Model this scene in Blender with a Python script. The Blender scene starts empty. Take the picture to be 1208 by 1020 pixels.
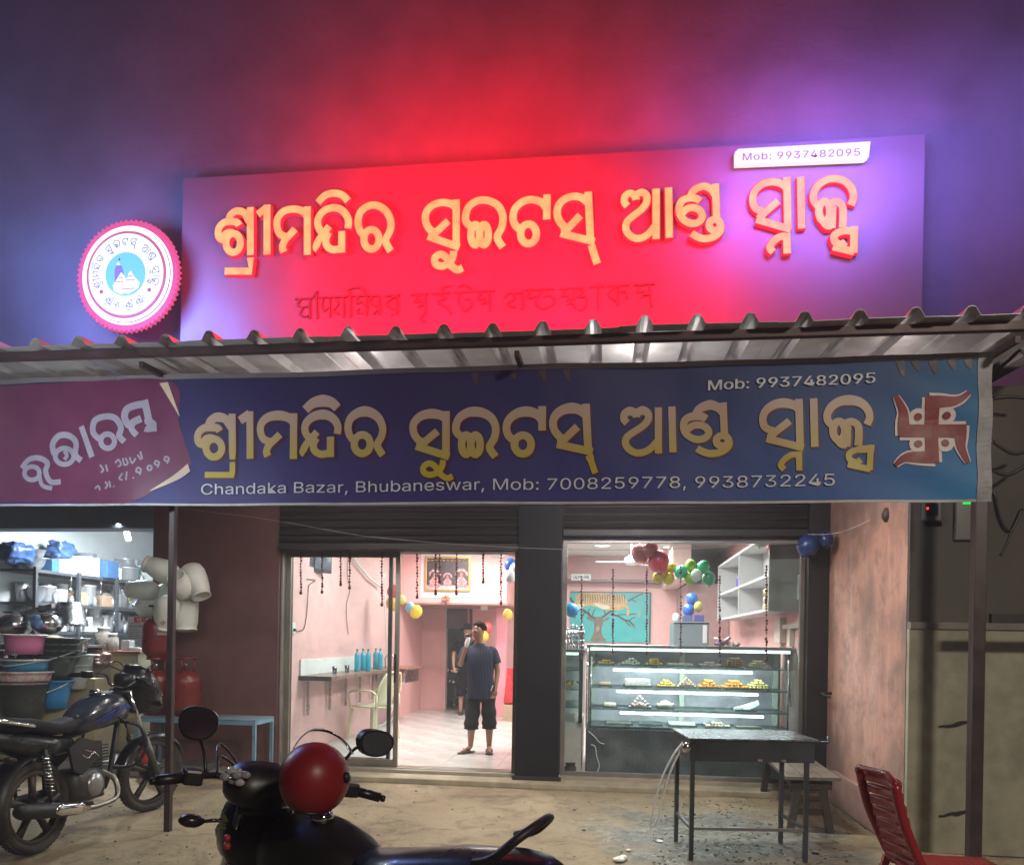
import bpy, bmesh, math, random
from mathutils import Vector, Matrix, noise
random.seed(7)
S = bpy.context.scene
COL = S.collection
R = math.radians
# ------------------------------------------------------------------ camera
CAM = Vector((0.0, -7.75, 1.45)); YAW = R(7.0); ROLL = R(1.0); FPX = 900.0; PCX, PCY = 604.0, 755.0
FWD = Vector((-math.sin(YAW), math.cos(YAW), 0)); RGT = Vector((math.cos(YAW), math.sin(YAW), 0)); UP = Vector((0, 0, 1))
cd = bpy.data.cameras.new('camera'); cam = bpy.data.objects.new('camera', cd); COL.objects.link(cam)
xc = RGT*math.cos(ROLL)+UP*math.sin(ROLL); yc = -RGT*math.sin(ROLL)+UP*math.cos(ROLL); zc = -FWD
mm = Matrix((xc, yc, zc)).transposed().to_4x4(); mm.translation = CAM
cam.matrix_world = mm
cd.sensor_width = 36; cd.lens = FPX/1208*36; cd.shift_y = (PCY-510)/1208; cd.clip_start = .05; cd.clip_end = 400
S.camera = cam
# ------------------------------------------------------------------ world: night
W = bpy.data.worlds.new('World'); S.world = W; W.use_nodes = True
nt = W.node_tree; bg = nt.nodes['Background']
sky = nt.nodes.new('ShaderNodeTexSky'); sky.sky_type = 'NISHITA'; sky.sun_disc = False
sky.sun_elevation = R(-4); sky.sun_rotation = R(200)
nt.links.new(sky.outputs[0], bg.inputs[0]); bg.inputs[1].default_value = 0.05
S.view_settings.view_transform = 'Standard'; S.view_settings.look = 'None'
S.view_settings.exposure = 0; S.view_settings.gamma = 1
S.cycles.max_bounces = 7; S.cycles.diffuse_bounces = 3; S.cycles.glossy_bounces = 3
S.cycles.transmission_bounces = 6; S.cycles.transparent_max_bounces = 12; S.cycles.volume_bounces = 0
S.cycles.caustics_reflective = False; S.cycles.caustics_refractive = False
S.cycles.sample_clamp_indirect = 3.0
S.cycles.volume_step_rate = 8
def aim(o, d):
    o.rotation_euler = Vector(d).to_track_quat('-Z', 'Y').to_euler()
def area(name, loc, d, sx, sy, power, col=(1, 1, 1), spread=180):
    l = bpy.data.lights.new(name, 'AREA'); l.shape = 'RECTANGLE'; l.size = sx; l.size_y = sy; l.energy = power; l.color = col
    l.spread = R(spread)
    o = bpy.data.objects.new(name, l); COL.objects.link(o); o.location = loc; aim(o, d); return o
def point(name, loc, power, col=(1, 1, 1), r=.05):
    l = bpy.data.lights.new(name, 'POINT'); l.energy = power; l.color = col; l.shadow_soft_size = r
    o = bpy.data.objects.new(name, l); COL.objects.link(o); o.location = loc; return o
# street light behind the viewer, and moonless sky glow
area('street_lamp_light', (5.6, -12.5, 6.0), (-.45, 1, -.60), 1.2, .5, 175, (1, .88, .72), 100)
# LED street bulb on a pole just left of the frame
point('pole_bulb_light', (-3.62, -3.95, 2.5), 300, (.80, .93, 1), .04)
# tube light behind the banner, plus fill lamps added to brighten the awning underside
area('awning_tube_and_fill_light', (.2, -2.05, 3.12), (0, .1, -1), 1.2, .08, 80, (1, .95, .84))
point('awning_tube_and_fill_light', (.2, -1.95, 3.02), 26, (1, .95, .92), .06)
point('awning_tube_and_fill_light', (-1.9, -2.0, 3.0), 16, (1, .93, .9), .06)
point('awning_tube_and_fill_light', (2.0, -2.1, 3.0), 7, (1, .93, .9), .06)
area('awning_tube_and_fill_light', (-2.6, -1.2, 3.12), (0, .1, -1), 1.2, .08, 22, (1, .9, .8))
# added lamps floating before the facade, imitating lens bloom round the signs
for x_, w_ in ((-2.9, 95), (-1.7, 230), (-.4, 260), (.8, 80)):
    area('sign_bloom_helper', (x_, -1.5, 4.95), (0, 1, .04), .9, .7, w_, (1, .003, .022))
    point('sign_bloom_helper', (x_, -1.3, 4.7), w_*.34, (1, .006, .035), .25)
area('sign_bloom_helper', (-1.5, -1.7, 5.85), (0, 1, .05), 2.2, .5, 190, (1, .001, .006), 140)
area('emblem_bloom_helper', (-4.9, -1.5, 4.8), (0, 1, 0), 1.2, .9, 130, (.22, .27, 1), 120)  # unseen blue lamps added to imitate the flare at the left
point('emblem_bloom_helper', (-4.7, -2.1, 4.5), 150, (.26, .35, 1), .25)
point('emblem_bloom_helper', (-5.6, -2.3, 5.0), 250, (.30, .42, 1), .25)
area('phone_plate_bloom_helper', (1.9, -1.3, 5.9), (0, 1, 0), 1.6, .5, 125, (.34, .17, 1), 130)  # unseen violet lamps added for the glow around the plate
area('phone_plate_bloom_helper', (3.7, -1.3, 6.1), (0, 1, 0), 1.0, .6, 50, (.25, .2, 1))
point('phone_plate_bloom_helper', (2.3, -1.5, 5.6), 50, (.36, .25, 1), .25)
# lamps inside the two shops; front right ceiling one added to brighten balloons
for p_ in ((-2.2, 1.3), (-2.2, 3.9), (.4, .95), (.4, 2.8), (.4, 4.8)):
    area('ceiling_lamp_light', (p_[0], p_[1], 2.98), (0, 0, -1), .9, .5, 96, (1, .96, .93))
area('neighbour_tube_light', (-5.6, .5, 2.75), (-.1, .15, -1), .1, 1.2, 215, (.88, .95, 1))
area('case_glow_light', (.9, .12, 1.3), (0, -.8, -.7), 1.9, .05, 6, (.86, .95, 1))

# ------------------------------------------------------------------ picture helpers
def ray(px, py):
    u = (px-PCX)/FPX; v = (PCY-py)/FPX
    u2 = u*math.cos(ROLL)-v*math.sin(ROLL); v2 = u*math.sin(ROLL)+v*math.cos(ROLL)
    return FWD+RGT*u2+UP*v2
def pt(px, py, Y=0.0):
    d = ray(px, py); return CAM+d*((Y-CAM.y)/d.y)
def gz(px, py, z=0.0):
    d = ray(px, py); return CAM+d*((z-CAM.z)/d.z)
def xp(px, py, X):
    d = ray(px, py); return CAM+d*((X-CAM.x)/d.x)
# ------------------------------------------------------------------ materials
def nd(nt, t, **k):
    n = nt.nodes.new(t)
    for a, b in k.items(): setattr(n, a, b)
    return n
MATS = {}
def mat(name, col, rough=.6, metal=0., var=.12, scale=6., bump=.0, bscale=60., emit=None, estr=0., spec=.5, alpha=1., trans=0., coat=0., stretch=(1, 1, 1), dirt=None, dirtamt=.0, dirtscale=2.5):
    if name in MATS: return MATS[name]
    m = bpy.data.materials.new(name); m.use_nodes = True; nt = m.node_tree; L = nt.links
    b = nt.nodes['Principled BSDF']
    b.inputs['Roughness'].default_value = rough; b.inputs['Metallic'].default_value = metal
    b.inputs['Specular IOR Level'].default_value = spec; b.inputs['Alpha'].default_value = alpha
    b.inputs['Transmission Weight'].default_value = trans; b.inputs['Coat Weight'].default_value = coat
    tc = nd(nt, 'ShaderNodeTexCoord'); mp = nd(nt, 'ShaderNodeMapping'); mp.inputs['Scale'].default_value = stretch
    L.new(tc.outputs['Object'], mp.inputs['Vector'])
    n = nd(nt, 'ShaderNodeTexNoise'); n.inputs['Scale'].default_value = scale; n.inputs['Detail'].default_value = 6; n.inputs['Roughness'].default_value = .6
    L.new(mp.outputs[0], n.inputs['Vector'])
    r = nd(nt, 'ShaderNodeMapRange'); r.inputs[1].default_value = .3; r.inputs[2].default_value = .7
    r.inputs[3].default_value = 1-var; r.inputs[4].default_value = 1+var
    L.new(n.outputs[0], r.inputs[0])
    h = nd(nt, 'ShaderNodeMix', data_type='RGBA', blend_type='MULTIPLY'); h.inputs[0].default_value = 1
    h.inputs[6].default_value = (*col, 1); L.new(r.outputs[0], h.inputs[7])
    out = h.outputs[2]
    if dirt:
        n2 = nd(nt, 'ShaderNodeTexNoise'); n2.inputs['Scale'].default_value = dirtscale; n2.inputs['Detail'].default_value = 9; n2.inputs['Roughness'].default_value = .68
        L.new(mp.outputs[0], n2.inputs['Vector'])
        r2 = nd(nt, 'ShaderNodeMapRange'); r2.inputs[1].default_value = .45; r2.inputs[2].default_value = .68; r2.inputs[4].default_value = dirtamt
        L.new(n2.outputs[0], r2.inputs[0])
        d = nd(nt, 'ShaderNodeMix', data_type='RGBA'); L.new(r2.outputs[0], d.inputs[0]); L.new(out, d.inputs[6]); d.inputs[7].default_value = (*dirt, 1)
        out = d.outputs[2]
    L.new(out, b.inputs['Base Color'])
    rr = nd(nt, 'ShaderNodeMapRange'); rr.inputs[1].default_value = .3; rr.inputs[2].default_value = .7
    rr.inputs[3].default_value = max(0, rough-.08); rr.inputs[4].default_value = min(1, rough+.08)
    L.new(n.outputs[0], rr.inputs[0]); L.new(rr.outputs[0], b.inputs['Roughness'])
    if bump:
        n3 = nd(nt, 'ShaderNodeTexNoise'); n3.inputs['Scale'].default_value = bscale; n3.inputs['Detail'].default_value = 5
        L.new(mp.outputs[0], n3.inputs['Vector'])
        bp = nd(nt, 'ShaderNodeBump'); bp.inputs['Strength'].default_value = bump; bp.inputs['Distance'].default_value = .01
        L.new(n3.outputs[0], bp.inputs['Height']); L.new(bp.outputs[0], b.inputs['Normal'])
    if emit:
        b.inputs['Emission Color'].default_value = (*emit, 1); b.inputs['Emission Strength'].default_value = estr
    MATS[name] = m; return m
def glass_mat(name, tint=(.9, .95, .95), refl=.12):
    if name in MATS: return MATS[name]
    m = bpy.data.materials.new(name); m.use_nodes = True; nt = m.node_tree; nt.nodes.clear(); L = nt.links
    o = nd(nt, 'ShaderNodeOutputMaterial'); t = nd(nt, 'ShaderNodeBsdfTransparent'); t.inputs[0].default_value = (*tint, 1)
    g = nd(nt, 'ShaderNodeBsdfGlossy'); g.inputs['Roughness'].default_value = .03
    f = nd(nt, 'ShaderNodeLayerWeight'); f.inputs[0].default_value = refl
    no = nd(nt, 'ShaderNodeTexNoise'); no.inputs['Scale'].default_value = 7; no.inputs['Detail'].default_value = 5
    df = nd(nt, 'ShaderNodeBsdfDiffuse'); df.inputs[0].default_value = (.75, .8, .82, 1)
    mr = nd(nt, 'ShaderNodeMapRange'); mr.inputs[1].default_value = .45; mr.inputs[2].default_value = .8; mr.inputs[4].default_value = .10
    L.new(no.outputs[0], mr.inputs[0])
    x = nd(nt, 'ShaderNodeMixShader'); L.new(f.outputs['Fresnel'], x.inputs[0]); L.new(t.outputs[0], x.inputs[1]); L.new(g.outputs[0], x.inputs[2])
    x2 = nd(nt, 'ShaderNodeMixShader'); L.new(mr.outputs[0], x2.inputs[0]); L.new(x.outputs[0], x2.inputs[1]); L.new(df.outputs[0], x2.inputs[2])
    L.new(x2.outputs[0], o.inputs[0]); MATS[name] = m; return m
def emis(name, col, s=1.):
    if name in MATS: return MATS[name]
    m = bpy.data.materials.new(name); m.use_nodes = True; b = m.node_tree.nodes['Principled BSDF']
    b.inputs['Base Color'].default_value = (*[min(1, c)*.04 for c in col], 1); b.inputs['Specular IOR Level'].default_value = .1; b.inputs['Emission Color'].default_value = (*col, 1)
    b.inputs['Emission Strength'].default_value = s; MATS[name] = m; return m
# ------------------------------------------------------------------ mesh helpers
WM = {}     # world matrices of built parents
class MB:
    def __init__(s): s.v = []; s.f = []; s.mi = []; s.cur = 0; s.sm = []; s.smooth = False
    def add(s, vs, fs, smooth=None):
        b = len(s.v); s.v += [Vector(v) for v in vs]; s.f += [[b+i for i in f] for f in fs]
        s.mi += [s.cur]*len(fs); s.sm += [s.smooth if smooth is None else smooth]*len(fs); return s
    def box(s, a, b, bev=0):
        x0, y0, z0 = [min(a[i], b[i]) for i in range(3)]; x1, y1, z1 = [max(a[i], b[i]) for i in range(3)]
        if bev:
            d = min(bev, (x1-x0)/2.01, (y1-y0)/2.01, (z1-z0)/2.01)
            bm = bmesh.new(); bmesh.ops.create_cube(bm, size=1)
            for v in bm.verts: v.co = Vector(((x0+x1)/2+v.co.x*(x1-x0), (y0+y1)/2+v.co.y*(y1-y0), (z0+z1)/2+v.co.z*(z1-z0)))
            bmesh.ops.bevel(bm, geom=list(bm.edges), offset=d, segments=2, affect='EDGES', profile=.6)
            bm.verts.index_update(); s.add([v.co.copy() for v in bm.verts], [[v.index for v in f.verts] for f in bm.faces]); bm.free(); return s
        return s.add([(x0, y0, z0), (x1, y0, z0), (x1, y1, z0), (x0, y1, z0), (x0, y0, z1), (x1, y0, z1), (x1, y1, z1), (x0, y1, z1)],
              [[3, 2, 1, 0], [4, 5, 6, 7], [0, 1, 5, 4], [1, 2, 6, 5], [2, 3, 7, 6], [3, 0, 4, 7]])
    def bar(s, p, q, w, h=None, up=(0, 0, 1)):
        p, q = Vector(p), Vector(q); h = h or w; d = (q-p).normalized(); u = Vector(up)
        if abs(d.dot(u)) > .98: u = Vector((0, 1, 0))
        r = d.cross(u).normalized(); u = r.cross(d)
        vs = [c+r*a*w/2+u*b*h/2 for c in (p, q) for a, b in ((-1, -1), (1, -1), (1, 1), (-1, 1))]
        return s.add(vs, [[0, 3, 2, 1], [4, 5, 6, 7], [0, 1, 5, 4], [1, 2, 6, 5], [2, 3, 7, 6], [3, 0, 4, 7]][::1])
    def tube(s, pts, r, n=8, caps=True, closed=False):
        pts = [Vector(p) for p in pts]; m = len(pts); rs = r if isinstance(r, (list, tuple)) else [r]*m
        vs = []; pn = None
        for i, p in enumerate(pts):
            if closed: t = pts[(i+1) % m]-pts[i-1]
            else: t = pts[min(i+1, m-1)]-pts[max(i-1, 0)]
            t.normalize()
            if pn is None:
                a = Vector((0, 0, 1)) if abs(t.z) < .9 else Vector((1, 0, 0)); pn = (a-t*a.dot(t)).normalized()
            else:
                pn = (pn-t*pn.dot(t)); pn = pn.normalized() if pn.length > 1e-6 else Vector((1, 0, 0))
            bn = t.cross(pn)
            for k in range(n):
                an = 2*math.pi*k/n; vs.append(p+(pn*math.cos(an)+bn*math.sin(an))*rs[i])
        fs = []
        for i in range(m if closed else m-1):
            j = (i+1) % m
            for k in range(n): fs.append([i*n+k, i*n+(k+1) % n, j*n+(k+1) % n, j*n+k])
        if caps and not closed: fs += [list(range(n))[::-1], [(m-1)*n+k for k in range(n)]]
        return s.add(vs, fs, True)
    def lathe(s, prof, c=(0, 0, 0), n=16, axis=None, cap=True):
        """prof: list of (radius, height) along axis from c"""
        c = Vector(c); q = Vector(axis).to_track_quat('Z', 'Y') if axis is not None else None
        vs = []; fs = []
        for rr, h in prof:
            for k in range(n):
                a = 2*math.pi*k/n; v = Vector((rr*math.cos(a), rr*math.sin(a), h))
                if q: v = q @ v
                vs.append(c+v)
        for i in range(len(prof)-1):
            for k in range(n): fs.append([i*n+k, i*n+(k+1) % n, (i+1)*n+(k+1) % n, (i+1)*n+k])
        if cap:
            if prof[0][0] > 1e-4: fs.append(list(range(n))[::-1])
            if prof[-1][0] > 1e-4: fs.append([(len(prof)-1)*n+k for k in range(n)])
        return s.add(vs, fs, True)
    def ball(s, c, r, n=12, m=8, sc=(1, 1, 1), q=None):
        c = Vector(c); vs = []; fs = []
        for i in range(m+1):
            t = math.pi*i/m
            for k in range(n):
                a = 2*math.pi*k/n; v = Vector((math.sin(t)*math.cos(a)*sc[0], math.sin(t)*math.sin(a)*sc[1], math.cos(t)*sc[2]))*r
                if q: v = q @ v
                vs.append(c+v)
        for i in range(m):
            for k in range(n): fs.append([i*n+k, (i+1)*n+k, (i+1)*n+(k+1) % n, i*n+(k+1) % n])
        return s.add(vs, fs, True)
    def loft(s, secs, n=20, p=2.6, M=None):
        """secs: (x, cy, cz, hy, hz[, power]) cross sections in the local yz plane along x"""
        vs = []; fs = []
        for sc in secs:
            x, cy, cz, hy, hz = sc[:5]; pw = sc[5] if len(sc) > 5 else p
            for k in range(n):
                a = 2*math.pi*k/n; ca, sa = math.cos(a), math.sin(a)
                v = Vector((x, cy+hy*math.copysign(abs(ca)**(2/pw), ca), cz+hz*math.copysign(abs(sa)**(2/pw), sa)))
                vs.append(M @ v if M else v)
        for i in range(len(secs)-1):
            for k in range(n): fs.append([i*n+k, (i+1)*n+k, (i+1)*n+(k+1) % n, i*n+(k+1) % n])
        fs += [list(range(n)), [(len(secs)-1)*n+k for k in range(n)][::-1]]
        return s.add(vs, fs, True)
    def prism(s, poly, a, b, f):
        """poly of 2-D points; f(u,v,w) maps to 3-D; extruded from w=a to w=b"""
        n = len(poly); vs = [f(u, v, a) for u, v in poly]+[f(u, v, b) for u, v in poly]
        fs = [list(range(n))[::-1], [n+i for i in range(n)]]+[[i, (i+1) % n, n+(i+1) % n, n+i] for i in range(n)]
        return s.add(vs, fs)
    def ribbon(s, pts, w, t, f, closed=False):
        """pts 2-D; w width (number or list); t thickness; f(u,v,d) -> 3-D (d = distance in front)"""
        m = len(pts); ws = w if isinstance(w, (list, tuple)) else [w]*m; A = []; B = []
        for i, p in enumerate(pts):
            if closed: a, b = pts[i-1], pts[(i+1) % m]
            else: a, b = pts[max(i-1, 0)], pts[min(i+1, m-1)]
            dx, dy = b[0]-a[0], b[1]-a[1]; l = math.hypot(dx, dy) or 1; nx, ny = -dy/l, dx/l
            k = 1.
            if 0 < i < m-1 or closed:
                e = (pts[(i+1) % m][0]-p[0], pts[(i+1) % m][1]-p[1]); le = math.hypot(*e) or 1
                c = abs(-e[1]/le*nx+e[0]/le*ny); k = min(1.5, 1/max(c, .5))
            A.append((p[0]+nx*ws[i]/2*k, p[1]+ny*ws[i]/2*k)); B.append((p[0]-nx*ws[i]/2*k, p[1]-ny*ws[i]/2*k))
        vs = [f(*q, t) for q in A]+[f(*q, t) for q in B]; fs = []
        rng = range(m if closed else m-1)
        for i in rng: j = (i+1) % m; fs.append([i, j, m+j, m+i])
        if t > .008:
            vs += [f(*q, 0) for q in A]+[f(*q, 0) for q in B]
            for i in rng:
                j = (i+1) % m; fs += [[i, 2*m+i, 2*m+j, j], [m+i, m+j, 3*m+j, 3*m+i]]
            if not closed: fs += [[0, m, 3*m, 2*m], [m-1, 3*m-1, 4*m-1, 2*m-1]]
        return s.add(vs, fs)
    def build(s, name, mats, parent=None, world=True, **kw):
        me = bpy.data.meshes.new(name)
        vs = s.v
        if parent is not None and world:
            inv = WM[parent.as_pointer()].inverted(); vs = [inv @ v for v in vs]
        me.from_pydata([tuple(v) for v in vs], [], s.f)
        if not isinstance(mats, (list, tuple)): mats = [mats]
        for m in mats: me.materials.append(m)
        me.polygons.foreach_set('material_index', s.mi); me.polygons.foreach_set('use_smooth', s.sm)
        me.update()
        o = bpy.data.objects.new(name, me); COL.objects.link(o)
        if parent is not None:
            o.parent = parent; WM[o.as_pointer()] = WM[parent.as_pointer()].copy()
        else: WM[o.as_pointer()] = Matrix.Identity(4)
        for k, v in kw.items(): o[k] = v
        return o
def thing(name, label, cat, loc=(0, 0, 0), rz=0, group=None):
    o = bpy.data.objects.new(name, None); COL.objects.link(o); o.empty_display_size = .1
    o.location = loc; o.rotation_euler = (0, 0, rz); o['label'] = label; o['category'] = cat
    if group: o['group'] = group
    WM[o.as_pointer()] = Matrix.Translation(Vector(loc)) @ Matrix.Rotation(rz, 4, 'Z'); return o
def dup(root, loc, rz=0, label=None, group=None, scale=None):
    r = root.copy(); COL.objects.link(r); r.location = loc; r.rotation_euler = (0, 0, rz)
    if scale: r.scale = (scale,)*3
    if label: r['label'] = label
    if group: r['group'] = group
    for ch in root.children:
        c = ch.copy(); COL.objects.link(c); c.parent = r
        for g in ch.children:
            d = g.copy(); COL.objects.link(d); d.parent = c
    return r
def one(name, mb, m, label, cat, group=None, origin=None):
    """a thing that is one mesh, its origin at the given base point"""
    o = mb.build(name, m)
    if origin is None:
        n = len(mb.v); origin = Vector((sum(v.x for v in mb.v)/n, sum(v.y for v in mb.v)/n, min(v.z for v in mb.v)))
    origin = Vector(origin)
    for v in o.data.vertices: v.co -= origin
    o.location = origin; WM[o.as_pointer()] = Matrix.Translation(origin)
    o['label'] = label; o['category'] = cat
    if group: o['group'] = group
    return o
def cr(pts, closed=False, n=6):
    """Catmull-Rom smoothing of 2-D or 3-D points"""
    out = []; m = len(pts)
    P = [Vector(p) for p in pts]
    for i in range(m if closed else m-1):
        if closed: a, b, c, d = P[i-1], P[i], P[(i+1) % m], P[(i+2) % m]
        else: a, b, c, d = P[max(i-1, 0)], P[i], P[i+1], P[min(i+2, m-1)]
        for k in range(n):
            t = k/n; out.append(.5*((2*b)+(c-a)*t+(2*a-5*b+4*c-d)*t*t+(3*b-a-3*c+d)*t**3))
    if not closed: out.append(P[-1])
    return [tuple(v) for v in out]
def ring2(c, rx, ry, n=22): return [(c[0]+rx*math.cos(2*math.pi*k/n), c[1]+ry*math.sin(2*math.pi*k/n)) for k in range(n)]
FONT = None
try:
    import os
    fp_ = os.path.join(bpy.utils.resource_path('LOCAL'), 'datafiles', 'fonts', 'Inter.woff2')
    if os.path.exists(fp_): FONT = bpy.data.fonts.load(fp_)
except Exception: FONT = None
def islands(mb):
    par = list(range(len(mb.v)))
    def fi(i):
        while par[i] != i: par[i] = par[par[i]]; i = par[i]
        return i
    for f in mb.f:
        for k in f[1:]: par[fi(k)] = fi(f[0])
    gr = {}
    for f in mb.f: gr.setdefault(fi(f[0]), []).append(f)
    out = []
    for fs in gr.values():
        ids = sorted({i for f in fs for i in f}); mp = {i: k for k, i in enumerate(ids)}
        out.append(MB().add([mb.v[i] for i in ids], [[mp[i] for i in f] for f in fs]))
    return out
def text_mb(body, size, f, mb=None, bold=0., align='LEFT', sx=1., space=1.):
    """latin lettering as mesh; f(u,v,d) places it"""
    c = bpy.data.curves.new('txt', 'FONT'); c.body = body; c.size = size; c.offset = bold; c.align_x = align; c.resolution_u = 3; c.space_character = space
    if FONT: c.font = FONT
    o = bpy.data.objects.new('txt', c); COL.objects.link(o)
    dg = bpy.context.evaluated_depsgraph_get(); me = bpy.data.meshes.new_from_object(o.evaluated_get(dg))
    mb = mb or MB(); mb.add([f(v.co.x*sx, v.co.y, 0) for v in me.vertices], [list(p.vertices) for p in me.polygons])
    bpy.data.objects.remove(o); bpy.data.curves.remove(c); bpy.data.meshes.remove(me); return mb
# ================================================================== MATERIALS
m_pink = mat('pink_paint', (.74, .42, .40), .55, var=.04, bump=.05, bscale=30)
m_ceil = mat('ceiling_white', (.75, .74, .70), .7, var=.03)
m_tile = mat('marble_floor', (.56, .55, .52), .22, var=.08, scale=3)
m_maroon = mat('maroon_wall_paint', (.13, .055, .05), .6, var=.15, bump=.1, dirt=(.09, .05, .05), dirtamt=.5)
m_shut = mat('dark_shutter_paint', (.016, .010, .012), .5, var=.15, bump=.05)
m_dark = mat('dark_metal', (.022, .02, .022), .45, metal=.3, var=.2)
m_alu = mat('dull_aluminium', (.30, .27, .22), .38, metal=.75, var=.1)
m_alub = mat('bronze_aluminium', (.10, .08, .065), .4, metal=.6, var=.1)
m_steel = mat('bright_steel', (.62, .63, .64), .22, metal=1, var=.08, scale=20)
m_white = mat('white_plastic', (.74, .74, .72), .4, var=.04)
m_black = mat('black_plastic', (.012, .012, .014), .38, var=.2)
m_rubber = mat('tyre_rubber', (.02, .019, .018), .8, var=.3, dirt=(.12, .09, .06), dirtamt=.5, dirtscale=8)
m_chrome = mat('chrome', (.72, .72, .72), .12, metal=1, var=.03)
m_glass = glass_mat('shop_glass')
m_cglass = glass_mat('case_glass', (.88, .97, .95), .10)
m_tube = emis('lit_tube', (.93, 1, 1), 11.)
m_lamp = emis('lit_downlight', (1, .98, .94), 3.)

# ================================================================== GROUND
def ground_mat():
    m = bpy.data.materials.new('rough_concrete_ground'); m.use_nodes = True; nt = m.node_tree; L = nt.links; b = nt.nodes['Principled BSDF']
    tc = nd(nt, 'ShaderNodeTexCoord')
    def nz(sc, det, ro=.6, vec=None, dist=0):
        n = nd(nt, 'ShaderNodeTexNoise'); n.inputs['Scale'].default_value = sc; n.inputs['Detail'].default_value = det; n.inputs['Roughness'].default_value = ro
        n.inputs['Distortion'].default_value = dist
        L.new(vec or tc.outputs['Object'], n.inputs['Vector']); return n.outputs[0]
    def mr(i, a, b_, c=0., d=1.):
        r = nd(nt, 'ShaderNodeMapRange'); r.inputs[1].default_value = a; r.inputs[2].default_value = b_; r.inputs[3].default_value = c; r.inputs[4].default_value = d; L.new(i, r.inputs[0]); return r.outputs[0]
    def mx(f, a, c):
        x = nd(nt, 'ShaderNodeMix', data_type='RGBA')
        (L.new(f, x.inputs[0]) if not isinstance(f, float) else setattr(x.inputs[0], 'default_value', f))
        (L.new(a, x.inputs[6]) if not isinstance(a, tuple) else setattr(x.inputs[6], 'default_value', (*a, 1)))
        (L.new(c, x.inputs[7]) if not isinstance(c, tuple) else setattr(x.inputs[7], 'default_value', (*c, 1)))
        return x.outputs[2]
    c = mx(mr(nz(1.1, 8), .35, .65), (.25, .19, .115), (.36, .285, .18))
    c = mx(mr(nz(3.2, 10, .72, dist=.8), .49, .62, 0, .7), c, (.125, .095, .06))
    c = mx(mr(nz(38, 4, .7), .62, .74, 0, .6), c, (.48, .42, .32))
    c = mx(mr(nz(60, 3, .6), .64, .74, 0, .8), c, (.06, .05, .04))
    # damp grey patch round the table
    w = nd(nt, 'ShaderNodeVectorMath', operation='DISTANCE'); L.new(tc.outputs['Object'], w.inputs[0]); p = gz(850, 985); w.inputs[1].default_value = (p.x, p.y, 0)
    ad = nd(nt, 'ShaderNodeMath', operation='ADD'); L.new(w.outputs['Value'], ad.inputs[0])
    L.new(mr(nz(2.6, 6), .2, .8, -.7, .7), ad.inputs[1])
    wet = mr(ad.outputs[0], .55, 1.25, 1, 0)
    c = mx(wet, c, mx(mr(nz(14, 6), .4, .65), (.085, .085, .07), (.21, .21, .18)))
    pud = nd(nt, 'ShaderNodeMath', operation='MULTIPLY'); L.new(wet, pud.inputs[0]); L.new(mr(nz(5, 5), .50, .56), pud.inputs[1])
    vo = nd(nt, 'ShaderNodeTexVoronoi', feature='DISTANCE_TO_EDGE'); vo.inputs['Scale'].default_value = .55
    nv = nd(nt, 'ShaderNodeTexNoise'); nv.inputs['Scale'].default_value = 2.5; nv.inputs['Detail'].default_value = 6; L.new(tc.outputs['Object'], nv.inputs['Vector'])
    va = nd(nt, 'ShaderNodeMix', data_type='RGBA', blend_type='LINEAR_LIGHT'); va.inputs[0].default_value = .45; L.new(tc.outputs['Object'], va.inputs[6]); L.new(nv.outputs['Color'], va.inputs[7])
    L.new(va.outputs[2], vo.inputs['Vector'])
    cra = mr(vo.outputs[0], .0, .004, .35, 0)
    c = mx(cra, c, (.05, .04, .03))
    L.new(c, b.inputs['Base Color'])
    ro = mx(pud.outputs[0], mx(wet, (.85, .85, .85), (.62, .62, .62)), (.12, .12, .12)); L.new(ro, b.inputs['Roughness'])
    bp = nd(nt, 'ShaderNodeBump'); bp.inputs['Distance'].default_value = .03; bp.inputs['Strength'].default_value = .7
    h = nd(nt, 'ShaderNodeMath', operation='ADD'); L.new(nz(9, 9, .7), h.inputs[0]); L.new(mr(cra, 0, 1, 0, -.4), h.inputs[1])
    L.new(h.outputs[0], bp.inputs['Height']); L.new(bp.outputs[0], b.inputs['Normal']); return m
m_ground = ground_mat()
g = MB(); n = 90
xs = [-60, -30, -14]+[-8+i*.15 for i in range(n)]+[8, 14, 30, 60]
ys = [-60, -30, -14]+[-8.2+i*.14 for i in range(59)]+[1.2, 12, 60]
def gh(x, y):
    if -8 < x < 6 and -8 < y < -.05:
        e = min(1, (-.05-y)/.4, (y+8)/.5)
        return .018*noise.noise(Vector((x*.9, y*1.3, 0)))*e+.006*noise.noise(Vector((x*5, y*5, 3)))*e-.004
    return -.004
g.add([(x, y, gh(x, y)) for y in ys for x in xs], [[j*len(xs)+i, j*len(xs)+i+1, (j+1)*len(xs)+i+1, (j+1)*len(xs)+i] for j in range(len(ys)-1) for i in range(len(xs)-1)], True)
g.build('ground', m_ground, kind='structure')
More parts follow.
